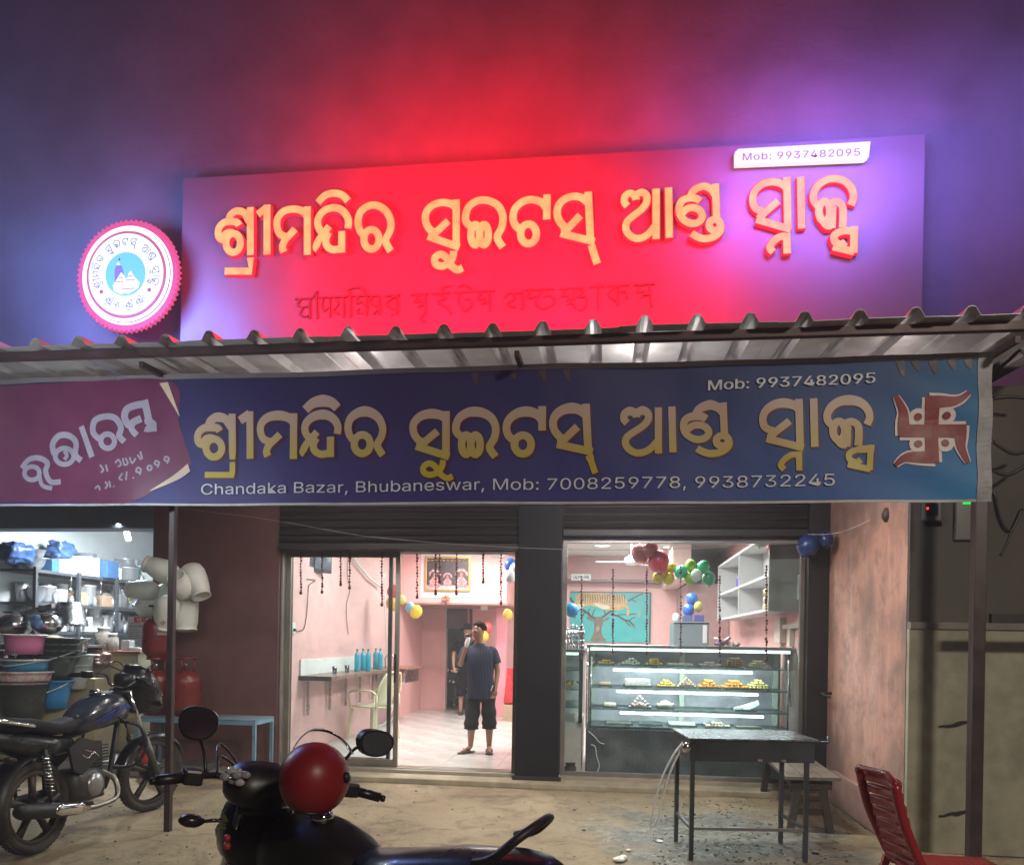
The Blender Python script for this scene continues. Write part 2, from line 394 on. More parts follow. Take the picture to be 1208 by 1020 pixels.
# rubble and litter
rub = MB()
for i in range(760):
    if i < 520: p = gz(random.uniform(770, 1010), random.uniform(935, 1030))
    else: p = gz(random.uniform(60, 1040), random.uniform(925, 1040))
    r = random.uniform(.003, .012)*(1.4 if random.random() < .1 else 1)
    rub.ball((p.x, p.y, gh(p.x, p.y)+r*.3), r, 6, 4, (random.uniform(.7, 1.4), random.uniform(.7, 1.4), .6))
rub.build('gravel', mat('loose_gravel', (.20, .18, .15), .8, var=.8, scale=4), kind='stuff', label='small loose stones and crumbs scattered on the damp ground by the steel table', category='gravel')
for i, (px, py, s, c, l) in enumerate(((893, 862, 0, 0, 0),)): pass
for px, py, s, c, l in ((732, 1013, .07, (.75, .75, .76), 'crumpled silvery wrapper at the bottom edge between seat and steel table'),
                        (778, 992, .035, (.7, .7, .68), 'small pale paper scrap left of the steel table leg'),
                        (742, 1003, .03, (.62, .62, .6), 'tiny white litter piece just above the silvery wrapper'),
                        (650, 903+62, .014, (.7, .7, .66), 'tiny white crumb alone on the dusty ground'),
                        (962, 1006, .03, (.03, .03, .03), 'dark clod lying beside the right table leg'),
                        (834, 1002, .02, (.03, .03, .03), 'black lump on ground inside the table legs'),
                        (868, 1004, .018, (.03, .03, .03), 'black lump nearest the middle beneath the steel table')):
    p = gz(px, py); b = MB(); n = 9
    for k in range(3):
        b.ball(p+Vector((random.uniform(-s, s)*.5, random.uniform(-s, s)*.5, s*.12)), s*.55, 7, 5, (random.uniform(.7, 1.3), 1, .35))
    one('litter' if c[0] > .3 else 'clod', b, mat('litter_%d' % int(c[0]*100), c, .5 if c[0] > .3 else .9, var=.3, scale=40), l, 'litter')

# ================================================================== THE SHOP BUILDING
X = lambda px, Y=0, py=800: pt(px, py, Y).x
Z = lambda px, py, Y=0: pt(px, py, Y).z
DL, DR = X(327), X(610)              # left doorway
GL, GR = X(661), X(950)              # glazed opening
XL, XR = X(333, .3), 1.98                 # room
FZ = .085
DT = Z(470, 650); GT = Z(800, 634)
NR = X(178); NT = Z(90, 623); NX0 = -7.0   # neighbour's opening
YB = 6.7; CZ = 3.06
SX = 2.14                            # projecting side wall
bld = thing('shop_building', 'shop building with pink rooms behind dark shutters, wall above added to carry sign glow', 'building')
w = MB(); w.box((NR, 0, 0), (DL, .28, 3.6)); w.build('wall', m_maroon, bld, label='dark maroon wall between the two shops')
w = MB(); w.box((DL+.002, .0, DT), (DR, .26, 3.6)); w.build('lintel', m_shut, bld)
w = MB(); w.box((GL+.002, .0, GT), (GR, .26, 3.6)); w.build('lintel', m_shut, bld)
w = MB(); w.box((NX0-2.5, .0, 0), (NX0-.01, .26, 3.6)); w.build('wall', m_maroon, bld)
w = MB(); w.box((NX0-.008, .0, NT), (NR-.002, .26, 3.6)); w.build('lintel', mat('grey_lintel', (.10, .12, .14), .6), bld)
w = MB(); w.box((NX0-3.5, -.1, 3.6), (9, .3, 10.5)); w.build('upper_wall', mat('glow_wall_plaster', (.062, .056, .060), .8, var=.22, scale=1.3, bump=.5, bscale=16, dirt=(.035, .03, .032), dirtamt=.6, dirtscale=.9), bld)  # wall added above the shop to carry the red and blue glow
w = MB(); w.box((DR+.001, -.10, .0), (GL-.001, .26, 3.6), .01); w.build('column', mat('column_black', (.005, .004, .007), .6, var=.2, spec=.2), bld)
w = MB(); w.box((DR-.02, -.13, .0), (GL+.03, -.10, .09), .006); w.build('column_base', m_dark, bld)
w = MB(); w.box((GR+.001, -.05, 0), (SX-.001, .26, 3.6)); w.build('column', m_dark, bld)
# shutter guides and slats above the openings
for a, b_, top in ((DL, DR, DT), (GL, GR, GT)):
    w = MB(); w.box((a+.01, -.07, top+.01), (b_-.01, -.003, top+.075), .006); w.build('shutter_bottom_bar', m_shut, bld)
    for k in range(5):
        s_ = MB(); z0 = top+.085+k*.078
        s_.add([(x, y, z) for x in (a+.012, b_-.012) for y, z in ((-.004, z0), (-.03, z0+.008), (-.045, z0+.035), (-.03, z0+.064), (-.004, z0+.072))],
               [[0, 1, 6, 5], [1, 2, 7, 6], [2, 3, 8, 7], [3, 4, 9, 8], [0, 5, 9, 4], [0, 4, 3, 2, 1], [5, 6, 7, 8, 9]])
        s_.build('shutter_slat', mat('shutter_slat', (.02, .014, .015), .4, metal=.3, var=.1), bld)
# rooms
def sheet(a, b, c, d): return MB().add([a, b, c, d], [[0, 1, 2, 3]])
w = MB(); w.box((XL-.15, .281, 0), (XL, YB, CZ)); w.build('wall', m_pink, bld)
w = MB(); w.box((XR, .261, 0), (XR+.15, YB, CZ)); w.build('wall', m_pink, bld)
w = MB(); w.box((XL-.15, .27, CZ), (XR+.15, YB+.1, CZ+.1)); w.build('ceiling', m_ceil, bld)
# back wall with a doorway
kd0, kd1, kdt = X(526, YB), X(556, YB), Z(540, 696, YB)
w = MB(); w.box((XL, YB, 0), (kd0, YB+.12, CZ)); w.box((kd1, YB, 0), (XR, YB+.12, CZ)); w.box((kd0, YB, kdt), (kd1, YB+.12, CZ)); w.build('back_wall', m_pink, bld)
w = MB(); w.box((XL-.02, .0, 0), (XR+.3, YB+3, FZ-.003)); w.build('plinth', mat('plinth_concrete', (.30, .26, .20), .8, var=.15, bump=.3), bld)
w = MB(); w.box((DL-.6, -.28, -.01), (SX-.02, -.002, .05), .012); w.build('front_step', mat('step_cement', (.34, .29, .20), .85, var=.2, bump=.5, bscale=25, dirt=(.16, .13, .1), dirtamt=.6), bld)
# floor of the shop, single large tiles
fl = MB()
tile_mesh = None
fb = sheet((XL, .03, FZ-.002), (XR, .03, FZ-.002), (XR, YB, FZ-.002), (XL, YB, FZ-.002)).build('shop_floor', mat('tile_grout', (.33, .31, .28), .7), kind='structure')
tw = .6
tb = MB(); tb.box((.002, .002, 0), (tw-.002, tw-.002, .003)); first = None
for i in range(9):
    for j in range(11):
        x0 = XL+i*tw; y0 = .05+j*tw
        if x0+tw > XR+.05: continue
        if first is None: o = tb.build('floor_tile', m_tile); first = o
        else: o = first.copy(); COL.objects.link(o)
        o.parent = fb; o.location = (x0, y0, FZ-.0015)
# kitchen beyond the doorway
kt = MB(); ky = YB+1.3
kt.box((kd0-.6, ky, 0), (kd1+.6, ky+.1, CZ)); kt.build('kitchen_wall', mat('kitchen_plaster', (.34, .37, .35), .6, var=.1), bld)
kt = MB(); kt.box((kd0-.5, YB+.12, FZ-.02), (kd1+.5, ky, FZ)); kt.build('kitchen_floor', mat('kitchen_floor', (.2, .19, .17), .5), bld)
for r_ in range(9):
    for c_ in range(4):
        if random.random() < .35: continue
        b_ = MB(); xx = kd0+.02+c_*.16+(r_ % 2)*.06; zz = 1.0+r_*.105
        b_.box((xx, ky-.01, zz), (xx+.13, ky, zz+.05)); b_.build('tile', mat('kitchen_tile_dark', (.06, .08, .075), .4), bld)
w = MB(); w.box((kd0-.03, YB-.04, FZ), (kd0, YB-.001, kdt)); w.box((kd0-.03, YB-.04, kdt), (kd1+.03, YB-.001, kdt+.04)); w.build('door_frame', mat('pale_door_frame', (.62, .5, .48), .5), bld)
w = MB(); w.box((kd0, YB-.02, Z(540, 741, YB)), (kd1, YB-.005, kdt-.002)); w.build('transom_panel', mat('transom_black', (.012, .012, .014), .2), bld)
w = MB(); w.box((X(550.5, YB-.03), YB-.035, Z(540, 741, YB)), (X(552.5, YB-.03), YB-.021, kdt)); w.build('transom_bar', mat('transom_bar', (.5, .22, .12), .5), bld)
# loft box across the back left, pink, on a thin ledge
LY = 5.05
lx1 = X(596, LY); lz = Z(540, 713, LY)
lf = thing('loft', 'pink boxed loft across the rear of the room, over the kitchen doorway', 'loft', (XL, LY, lz))
w = MB(); w.box((XL+.001, LY, lz+.03), (lx1, YB-.001, CZ-.001)); w.build('box', m_pink, lf)
w = MB(); w.box((XL+.001, LY-.05, lz), (lx1+.05, YB-.001, lz+.028)); w.build('ledge', mat('ledge_wood', (.30, .16, .13), .5), lf)
w = MB(); w.box((X(494, LY-.03), LY-.012, lz+.12), (X(554, LY-.03), LY-.001, CZ-.01)); w.build('white_panel', m_white, lf)
pc = thing('pillar', 'pink square pillar below the right end of the loft, beside the red chair', 'pillar', (X(590, 5.8), 5.8, FZ))
w = MB(); w.box((X(584, 5.8), 5.8, FZ), (X(596, 5.8), 6.1, lz-.002), .01); w.build('shaft', mat('deep_pink_paint', (.72, .30, .34), .5, var=.04), pc)
# beam over the mural, its dark brown standing in for the shade line
mz0, mz1 = Z(720, 692, YB-.3), Z(720, 685, YB-.3)
w = MB(); w.box((X(640, YB-.3), YB-.32, mz1-.02), (X(825, YB-.3), YB-.001, mz1+.03)); w.build('beam', mat('beam_shade_brown', (.16, .09, .09), .5), bld)
# pale pink cove piece beside ceiling
w = MB(); w.box((1.02, 4.4, 2.45), (1.3, YB-.01, CZ-.001)); w.build('cove', mat('cove_pink', (.8, .55, .5), .5), bld)
w = MB()
w.box((1.3, 4.9, FZ), (XR-.01, YB-.01, 2.42)); w.build('storage_block', mat('rear_dark_pink', (.42, .27, .26), .6), bld)

# projecting side wall: stained pink plaster
def stained():
    m = bpy.data.materials.new('stained_pink_plaster'); m.use_nodes = True; nt = m.node_tree; L = nt.links; b = nt.nodes['Principled BSDF']
    tc = nd(nt, 'ShaderNodeTexCoord'); mp = nd(nt, 'ShaderNodeMapping'); mp.inputs['Scale'].default_value = (7, 7, .55); L.new(tc.outputs['Object'], mp.inputs[0])
    n1 = nd(nt, 'ShaderNodeTexNoise'); n1.inputs['Scale'].default_value = 1.5; n1.inputs['Distortion'].default_value = .9; n1.inputs['Detail'].default_value = 9; n1.inputs['Roughness'].default_value = .7; L.new(mp.outputs[0], n1.inputs[0])
    n2 = nd(nt, 'ShaderNodeTexNoise'); n2.inputs['Scale'].default_value = 1.3; n2.inputs['Detail'].default_value = 7; L.new(tc.outputs['Object'], n2.inputs[0])
    def mr(i, a, c, x, y):
        r = nd(nt, 'ShaderNodeMapRange'); r.inputs[1].default_value = a; r.inputs[2].default_value = c; r.inputs[3].default_value = x; r.inputs[4].default_value = y; L.new(i, r.inputs[0]); return r.outputs[0]
    a = nd(nt, 'ShaderNodeMix', data_type='RGBA'); L.new(mr(n1.outputs[0], .45, .75, 0, .55), a.inputs[0]); a.inputs[6].default_value = (.50, .25, .185, 1); a.inputs[7].default_value = (.60, .46, .40, 1)
    c = nd(nt, 'ShaderNodeMix', data_type='RGBA'); L.new(mr(n2.outputs[0], .46, .62, 0, .85), c.inputs[0]); L.new(a.outputs[2], c.inputs[6]); c.inputs[7].default_value = (.20, .13, .115, 1)
    n4 = nd(nt, 'ShaderNodeTexNoise'); n4.inputs['Scale'].default_value = 3.6; n4.inputs['Detail'].default_value = 10; n4.inputs['Roughness'].default_value = .72; L.new(tc.outputs['Object'], n4.inputs[0])
    d = nd(nt, 'ShaderNodeMix', data_type='RGBA'); L.new(mr(n4.outputs[0], .47, .62, 0, .75), d.inputs[0]); L.new(c.outputs[2], d.inputs[6]); d.inputs[7].default_value = (.24, .14, .12, 1)
    L.new(d.outputs[2], b.inputs[0]); b.inputs['Roughness'].default_value = .75
    bp = nd(nt, 'ShaderNodeBump'); bp.inputs['Strength'].default_value = .5; bp.inputs['Distance'].default_value = .02; L.new(n4.outputs[0], bp.inputs['Height']); L.new(bp.outputs[0], b.inputs['Normal']); return m
m_st = stained()
YN = -2.0
sw = thing('side_wall', 'stained pink plaster wall projecting towards the street right of the glass front', 'wall', (SX, -1, 0))
w = MB(); w.box((SX, YN+.03, 0), (SX+.25, .3, 3.6)); w.build('plaster', m_st, sw)
w = MB(); w.box((SX-.05, -1.75, 0), (SX-.001, -.35, .30), .008); w.build('plinth', mat('plinth_pink', (.36, .22, .19), .8, var=.25, bump=.4), sw)
w = MB(); w.tube([(SX-.0, -.18, 1.0), (SX-.09, -.18, 1.0), (SX-.1, -.45, .98)], .012, 6); w.build('iron_hook', m_dark, sw)
# grey plastered wall to the right
gw = thing('grey_wall', 'bare grey plaster wall at the right, light below and dark above a ledge', 'wall', (3.5, YN, 0))
lzq = Z(1110, 742, YN)
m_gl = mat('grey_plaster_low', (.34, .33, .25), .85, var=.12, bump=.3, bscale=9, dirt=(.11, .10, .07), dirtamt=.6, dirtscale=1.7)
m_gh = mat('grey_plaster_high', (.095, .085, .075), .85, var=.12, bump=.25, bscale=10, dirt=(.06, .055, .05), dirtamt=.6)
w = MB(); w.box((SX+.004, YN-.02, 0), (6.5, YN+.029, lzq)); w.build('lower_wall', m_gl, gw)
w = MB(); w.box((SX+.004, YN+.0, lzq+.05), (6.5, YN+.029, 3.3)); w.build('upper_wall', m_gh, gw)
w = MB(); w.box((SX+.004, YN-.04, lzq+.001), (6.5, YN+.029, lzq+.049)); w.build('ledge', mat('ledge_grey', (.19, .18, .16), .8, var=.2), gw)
for (px, py) in ((1127, 853), (1127, 958)):
    w = MB(); a = pt(px-21, py+3, YN); b_ = pt(px+21, py-3, YN)
    w.ribbon([(a.x+(b_.x-a.x)*t, a.z+(b_.z-a.z)*t+.008*random.uniform(-1, 1)) for t in [i/8 for i in range(9)]], [.010, .014, .018, .02, .03, .026, .018, .018, .014], .014, lambda u, v, d: Vector((u, YN-.021-d, v)))
    w.build('crack_slot', mat('slot_black', (.02, .018, .015), .9), gw)
# step along the maroon wall
w = MB(); w.box((NR+.0, -.55, 0), (DL-.62, -.003, .11), .012); w.build('side_step', mat('side_step_cement', (.17, .16, .145), .85, var=.2, bump=.4), bld)

# ================================================================== NEIGHBOUR'S SHOP (shell)
nb = thing('neighbour_shop', 'brightly lit utensil shop room left of the maroon wall', 'building', (-5.8, 1.5, 0))
m_nw = mat('pale_grey_paint', (.56, .60, .60), .6, var=.05)
w = MB(); w.box((NX0-.15, .261, 0), (NX0, 3.6, 3.0)); w.build('wall', m_nw, nb)
w = MB(); w.box((NR+.001, .281, 0), (NR+.12, 3.6, 3.0)); w.build('wall', m_nw, nb)
w = MB(); w.box((NX0, 3.4, 0), (NR, 3.6, 3.0)); w.build('back_wall', m_nw, nb)
w = MB(); w.box((NX0-.15, .261, 3.0), (NR+.12, 3.6, 3.1)); w.build('ceiling', m_nw, nb)
w = MB(); w.box((NX0-.4, -.35, 0), (NR-.001, 3.4, .1)); w.build('floor', mat('neighbour_floor', (.3, .29, .27), .7), nb)
w = MB(); w.bar(pt(100, 631, 3.35), pt(177, 637, 3.35), .03); w.build('conduit', m_dark, nb)
w = MB(); w.bar(pt(148, 623, .6), pt(152, 637, .6), .05, .04); w.build('lamp_tube', m_tube, nb)
# ================================================================== AWNING
AF = -3.0; zf = Z(640, 383, AF); BY = -2.62
ax0, ax1 = -6.6, X(1208, AF, 350)+.12
rise = .16
aw = thing('awning', 'corrugated metal sheet awning on thin dark posts over the shop front', 'awning', (-2, -2.5, 0))
m_sheet = mat('galvanised_sheet', (.50, .47, .46), .42, metal=.35, var=.12, bump=.1, dirt=(.22, .18, .17), dirtamt=.5)
def az(y): return zf-.03+(y-AF)/(-AF)*rise
pitch = .315; x = ax0
ribx = X(640, AF, 383)
while ribx-pitch > ax0: ribx -= pitch
k0 = 0
while ribx < ax1:
    prof = []
    xe = ribx+pitch*3
    for r_ in range(3):
        c_ = ribx+r_*pitch
        for dx, dz in ((-.155, 0), (-.052, 0), (-.04, .022), (-.022, .052), (0, .058), (.022, .052), (.04, .022), (.052, 0)): prof.append((c_+dx, dz))
    prof.append((ribx+2*pitch+.16, 0))
    off = .004*(k0 % 2)
    ms = MB(); ys_ = [AF+.01*random.uniform(-1, 1), -2.3, -1.5, -.7, -.02]
    vs = []
    for y in ys_:
        for (x_, z_) in prof: vs.append((x_, y, az(y)+z_*(1+.18*noise.noise(Vector((round(x_/pitch)*3.7, 0, 0))))+off+.010*noise.noise(Vector((x_*1.6, y*.8, 2)))))
    for y in ys_:
        for (x_, z_) in prof: vs.append((x_, y, az(y)+z_*(1+.18*noise.noise(Vector((round(x_/pitch)*3.7, 0, 0))))+off+.010*noise.noise(Vector((x_*1.6, y*.8, 2)))-.0025))
    n_ = len(prof); q = n_*len(ys_)
    fs = [[j*n_+i, j*n_+i+1, (j+1)*n_+i+1, (j+1)*n_+i] for j in range(len(ys_)-1) for i in range(n_-1)]
    fs += [[q+f for f in r_[::-1]] for r_ in fs]+[[i, q+i, q+i+1, i+1] for i in range(n_-1)]
    ms.add(vs, fs).build('roof_sheet', m_sheet, aw)
    ribx += pitch*3; k0 += 1
m_beam = mat('red_oxide_beam', (.07, .04, .04), .5, metal=.2, var=.3)
tl = thing('tube_light', 'lit tube light fitting fixed under the awning behind the banner', 'lamp', (.2, -2.05, 3.16))
q = MB(); q.box((-.45, -2.08, 3.17), (.85, -2.02, 3.20)); q.build('batten', m_white, tl)
q = MB(); q.tube([(-.4, -2.05, 3.15), (.8, -2.05, 3.15)], .014, 8); q.build('lamp_tube', m_tube, tl)
bl_ = thing('bulb_lamp', 'bright LED bulb on a thin pole left of the banner end', 'lamp', (-3.62, -3.95, 0))
q = MB(); q.ball((-3.62, -3.95, 2.5), .035, 12, 8); q.build('bulb', emis('bulb_glow', (.85, .95, 1), 30), bl_)
q = MB(); q.lathe([(.02, 0), (.022, .05), (.0, .06)], (-3.62, -3.95, 2.53), 10); q.build('holder', m_black, bl_)
q = MB(); q.tube([(-4.0, -3.95, -.01), (-4.0, -3.95, 2.62), (-3.62, -3.95, 2.60)], .02, 8); q.build('pole', m_dark, bl_)
for y_, h_ in ((AF+.09, .05), (-1.6, .05), (-.4, .05)):
    b_ = MB(); b_.box((ax0, y_, az(y_)-.006-h_), (ax1-.02, y_+.05, az(y_)-.006)); b_.build('beam', m_beam, aw)
PL = gz(196, 980); PR = (pt(1155, 800, PL.y).x, PL.y)
for (x_, y_) in ((PL.x, PL.y), PR):
    wd = .045 if x_ < 0 else .075
    b_ = MB(); b_.box((x_-wd/2, y_, -.01), (x_+wd/2, y_+wd, az(y_)-.08), .004)
    b_.build('post', mat('post_paint_red_oxide', (.045, .028, .028), .4, metal=.2, var=.3), aw, label='thin left post' if x_ < 0 else 'thicker right post')
for x_ in (-6.2, PL.x, -.6, PR[0]):
    b_ = MB(); b_.bar((x_, AF+.12, az(AF)-.10), (x_, -.02, az(0)-.10), .03, .04); b_.build('rafter', m_beam, aw)
bt = MB(); bt.box((ax0, BY+.02, Z(604, 441, BY)-.0), (X(1168, BY, 500), BY+.05, Z(604, 441, BY)+.03)); bt.build('banner_rail', m_dark, aw)
# street-side rail off the right post
rl = thing('pipe_rail', 'dark horizontal pipe rail running right from the awning post', 'rail', (PR[0]+.9, PR[1]+.04, 1.5))
for py in (729,):
    a = pt(1168, py, PR[1]+.03); b_ = MB(); b_.bar(a, a+Vector((2.6, 0, 0)), .04, .06); b_.build('rail', m_dark, rl)
b_ = MB(); b_.bar((PR[0]+2.3, PR[1]+.06, 0), (PR[0]+2.3, PR[1]+.06, a.z-.03), .05); b_.build('post', m_dark, rl)

# ================================================================== GLYPHS (traced centre lines, photo pixels)
def Zm(ox, oy, s, strokes):
    out = []
    for st in strokes:
        kind = st[0]; P = st[1:]
        if kind == 'o':
            (c, rx, ry) = P; out.append((True, [(ox+x/s, oy+y/s) for x, y in ring2(c, rx, ry)]))
        elif kind == 's':
            out.append((False, [(ox+x/s, oy+y/s) for x, y in cr(P, n=5)]))
        else: out.append((False, [(ox+x/s, oy+y/s) for x, y in P]))
    return out
G = []   # (word, strokes)
s1, o1 = 5.033, (240, 215)
G.append((1, Zm(*o1, s1, [('s', (150, 232), (158, 200), (185, 176), (215, 172), (245, 185), (262, 215), (278, 240)),
  ('s', (212, 258), (200, 240), (165, 234), (125, 240), (95, 268), (88, 305), (100, 335), (135, 345)), ('s', (135, 345), (125, 318), (150, 300), (178, 303)),
  ('o', (178, 362), 43, 56), ('l', (280, 150), (280, 434)), ('l', (280, 450), (280, 530), (128, 530))])))
G.append((1, Zm(*o1, s1, [('l', (322, 192), (378, 150)), ('l', (378, 135), (378, 430))])))
G.append((1, Zm(*o1, s1, [('s', (618, 205), (592, 175), (540, 160), (480, 172), (443, 212), (437, 262), (455, 308), (500, 328)), ('s', (545, 278), (515, 312), (485, 345), (470, 385), (478, 415)), ('l', (618, 145), (618, 432))])))
G.append((1, Zm(*o1, s1, [('s', (680, 122), (722, 80), (775, 66), (825, 78), (858, 112)), ('s', (858, 275), (862, 232), (845, 190), (810, 160), (765, 153), (715, 172), (683, 215), (682, 262), (705, 300), (735, 320)),
  ('s', (748, 262), (715, 305), (685, 345), (670, 385), (680, 398)), ('s', (745, 300), (728, 340), (735, 380), (770, 402), (815, 395)), ('l', (822, 292), (822, 420))])))
G.append((1, Zm(*o1, s1, [('s', (1112, 410), (1085, 362), (1085, 335), (1107, 290), (1113, 240), (1090, 180), (1040, 142), (985, 140), (935, 175), (918, 230), (928, 285), (955, 318)), ('o', (998, 340), 45, 58)])))
o2 = (480, 205)
G.append((2, Zm(*o2, s1, [('s', (293, 205), (262, 180), (205, 172), (150, 190), (113, 235), (113, 290), (140, 335), (180, 352)), ('l', (246, 280), (170, 352), (138, 375)), ('l', (125, 372), (312, 438)), ('l', (293, 155), (293, 440)),
  ('s', (278, 460), (272, 500), (248, 535), (205, 550), (170, 535), (168, 500), (200, 480), (235, 500), (262, 545), (300, 572), (332, 560))])))
G.append((2, Zm(*o2, s1, [('s', (570, 437), (537, 378), (562, 320), (570, 255), (545, 195), (490, 162), (425, 160), (372, 192), (350, 240), (352, 285), (385, 318)), ('o', (406, 363), 26, 60), ('o', (458, 363), 26, 60)])))
G.append((2, Zm(*o2, s1, [('l', (832, 123), (830, 272)), ('s', (832, 210), (800, 172), (745, 155), (690, 166), (645, 205), (630, 255), (640, 300), (668, 330)), ('o', (722, 358), 47, 58)])))
G.append((2, Zm(*o2, s1, [('s', (1078, 175), (1035, 142), (980, 136), (925, 160), (895, 205), (897, 262), (930, 310), (965, 325)), ('l', (1030, 248), (960, 322), (925, 352)), ('l', (913, 355), (1115, 405)), ('l', (1076, 108), (1090, 400)), ('l', (1095, 425), (1130, 537))])))
o3, s3 = (720, 190), 7.55
G.append((3, Zm(*o3, s3, [('s', (152, 402), (125, 365), (132, 315), (175, 288), (215, 308), (228, 345)), ('s', (228, 345), (235, 305), (280, 280), (322, 310), (322, 370), (280, 430), (210, 485), (150, 540), (138, 600), (165, 655), (225, 690), (290, 682), (350, 640), (395, 580)), ('l', (407, 248), (407, 697))])))
G.append((3, Zm(*o3, s3, [('l', (518, 237), (525, 684))])))
G.append((3, Zm(*o3, s3, [('s', (930, 300), (905, 260), (850, 228), (800, 232), (745, 262), (716, 310), (716, 345)), ('s', (800, 360), (760, 335), (700, 332), (640, 355), (614, 410), (620, 475), (660, 530), (725, 558), (785, 545), (818, 500), (800, 445), (745, 418), (690, 424), (640, 465)),
  ('l', (935, 205), (947, 530)), ('o', (930, 572), 50, 50), ('s', (985, 575), (975, 630), (920, 678), (840, 695), (775, 678), (722, 645))])))
o4, s4 = (860, 160), 6.711
G.append((4, Zm(*o4, s4, [('s', (457, 420), (420, 385), (345, 367), (265, 385), (205, 440), (188, 510), (210, 575), (285, 608)), ('l', (388, 518), (280, 612), (235, 660)), ('l', (215, 665), (490, 745)), ('l', (457, 333), (465, 740)),
  ('l', (455, 775), (460, 936)), ('s', (450, 800), (400, 805), (350, 840), (322, 890), (348, 925))])))
G.append((4, Zm(*o4, s4, [('l', (567, 328), (575, 737))])))
G.append((4, Zm(*o4, s4, [('s', (963, 552), (985, 490), (970, 420), (920, 365), (850, 343), (770, 352), (705, 395), (670, 460), (675, 520), (720, 570)), ('o', (755, 600), 44, 78), ('s', (790, 545), (850, 525), (895, 560), (902, 640), (898, 727)), ('l', (820, 560), (812, 735)), ('s', (745, 680), (775, 715), (812, 715)),
  ('l', (990, 722), (985, 932)), ('s', (980, 765), (930, 757), (870, 768), (830, 800), (838, 845), (880, 865)), ('l', (920, 845), (860, 890)), ('l', (820, 885), (990, 925))])))

# ================================================================== FACADE SIGN BOARD
SY = -.32
sb = thing('sign_board', 'wide glossy sign board with glowing amber letters on red high on the facade', 'sign', (-.5, SY, 3.9))
bx0, bx1 = X(215, SY, 250), X(1090, SY, 250); bz1 = Z(1090, 158, SY)
m_board = mat('glossy_board', (.062, .050, .056), .5, var=.06, scale=2, bump=.04, bscale=3)
w = MB(); w.box((bx0, SY, 3.45), (bx1, SY+.12, bz1), .006); w.build('board', m_board, sb)
for xx in (bx0+.02, bx1-.04):
    w = MB(); w.box((xx, SY+.12, 3.45), (xx+.04, -.101, bz1-.05)); w.build('bracket', m_dark, sb)
m_let = emis('amber_letter_light', (1, .46, .17), 1.05)
_n = m_let.node_tree; _b = _n.nodes['Principled BSDF']; _tc = nd(_n, 'ShaderNodeTexCoord'); _no = nd(_n, 'ShaderNodeTexNoise'); _no.inputs['Scale'].default_value = 7; _no.inputs['Detail'].default_value = 2
_mr = nd(_n, 'ShaderNodeMapRange'); _mr.inputs[1].default_value = .35; _mr.inputs[2].default_value = .65; _mr.inputs[3].default_value = .92; _mr.inputs[4].default_value = 1.35
_n.links.new(_tc.outputs['Object'], _no.inputs[0]); _n.links.new(_no.outputs[0], _mr.inputs[0]); _n.links.new(_mr.outputs[0], _b.inputs['Emission Strength'])
m_lside = emis('red_letter_edge', (1, .02, .05), 1.2)
def plane_f(Y): return lambda u, v, d: Vector((u, Y-d, v))
def to_wall(pts, Y): return [(lambda q: (q.x, q.z))(pt(x, y, Y)) for x, y in pts]
for gi, (wd, strokes) in enumerate(G):
    lm = MB(); le = MB()
    for k, (cl, P) in enumerate(strokes):
        Q = to_wall(P, SY-.05)
        sw_ = .072*(.93 if wd >= 3 else 1)
        lm.ribbon(Q, sw_, .004, plane_f(SY-.048-.0012*k), cl)
        le.ribbon(Q, sw_+.014, .044, plane_f(SY-.002), cl)
    o = lm.build('letter', m_let, sb); le.build('letter_rim', m_lside, o)
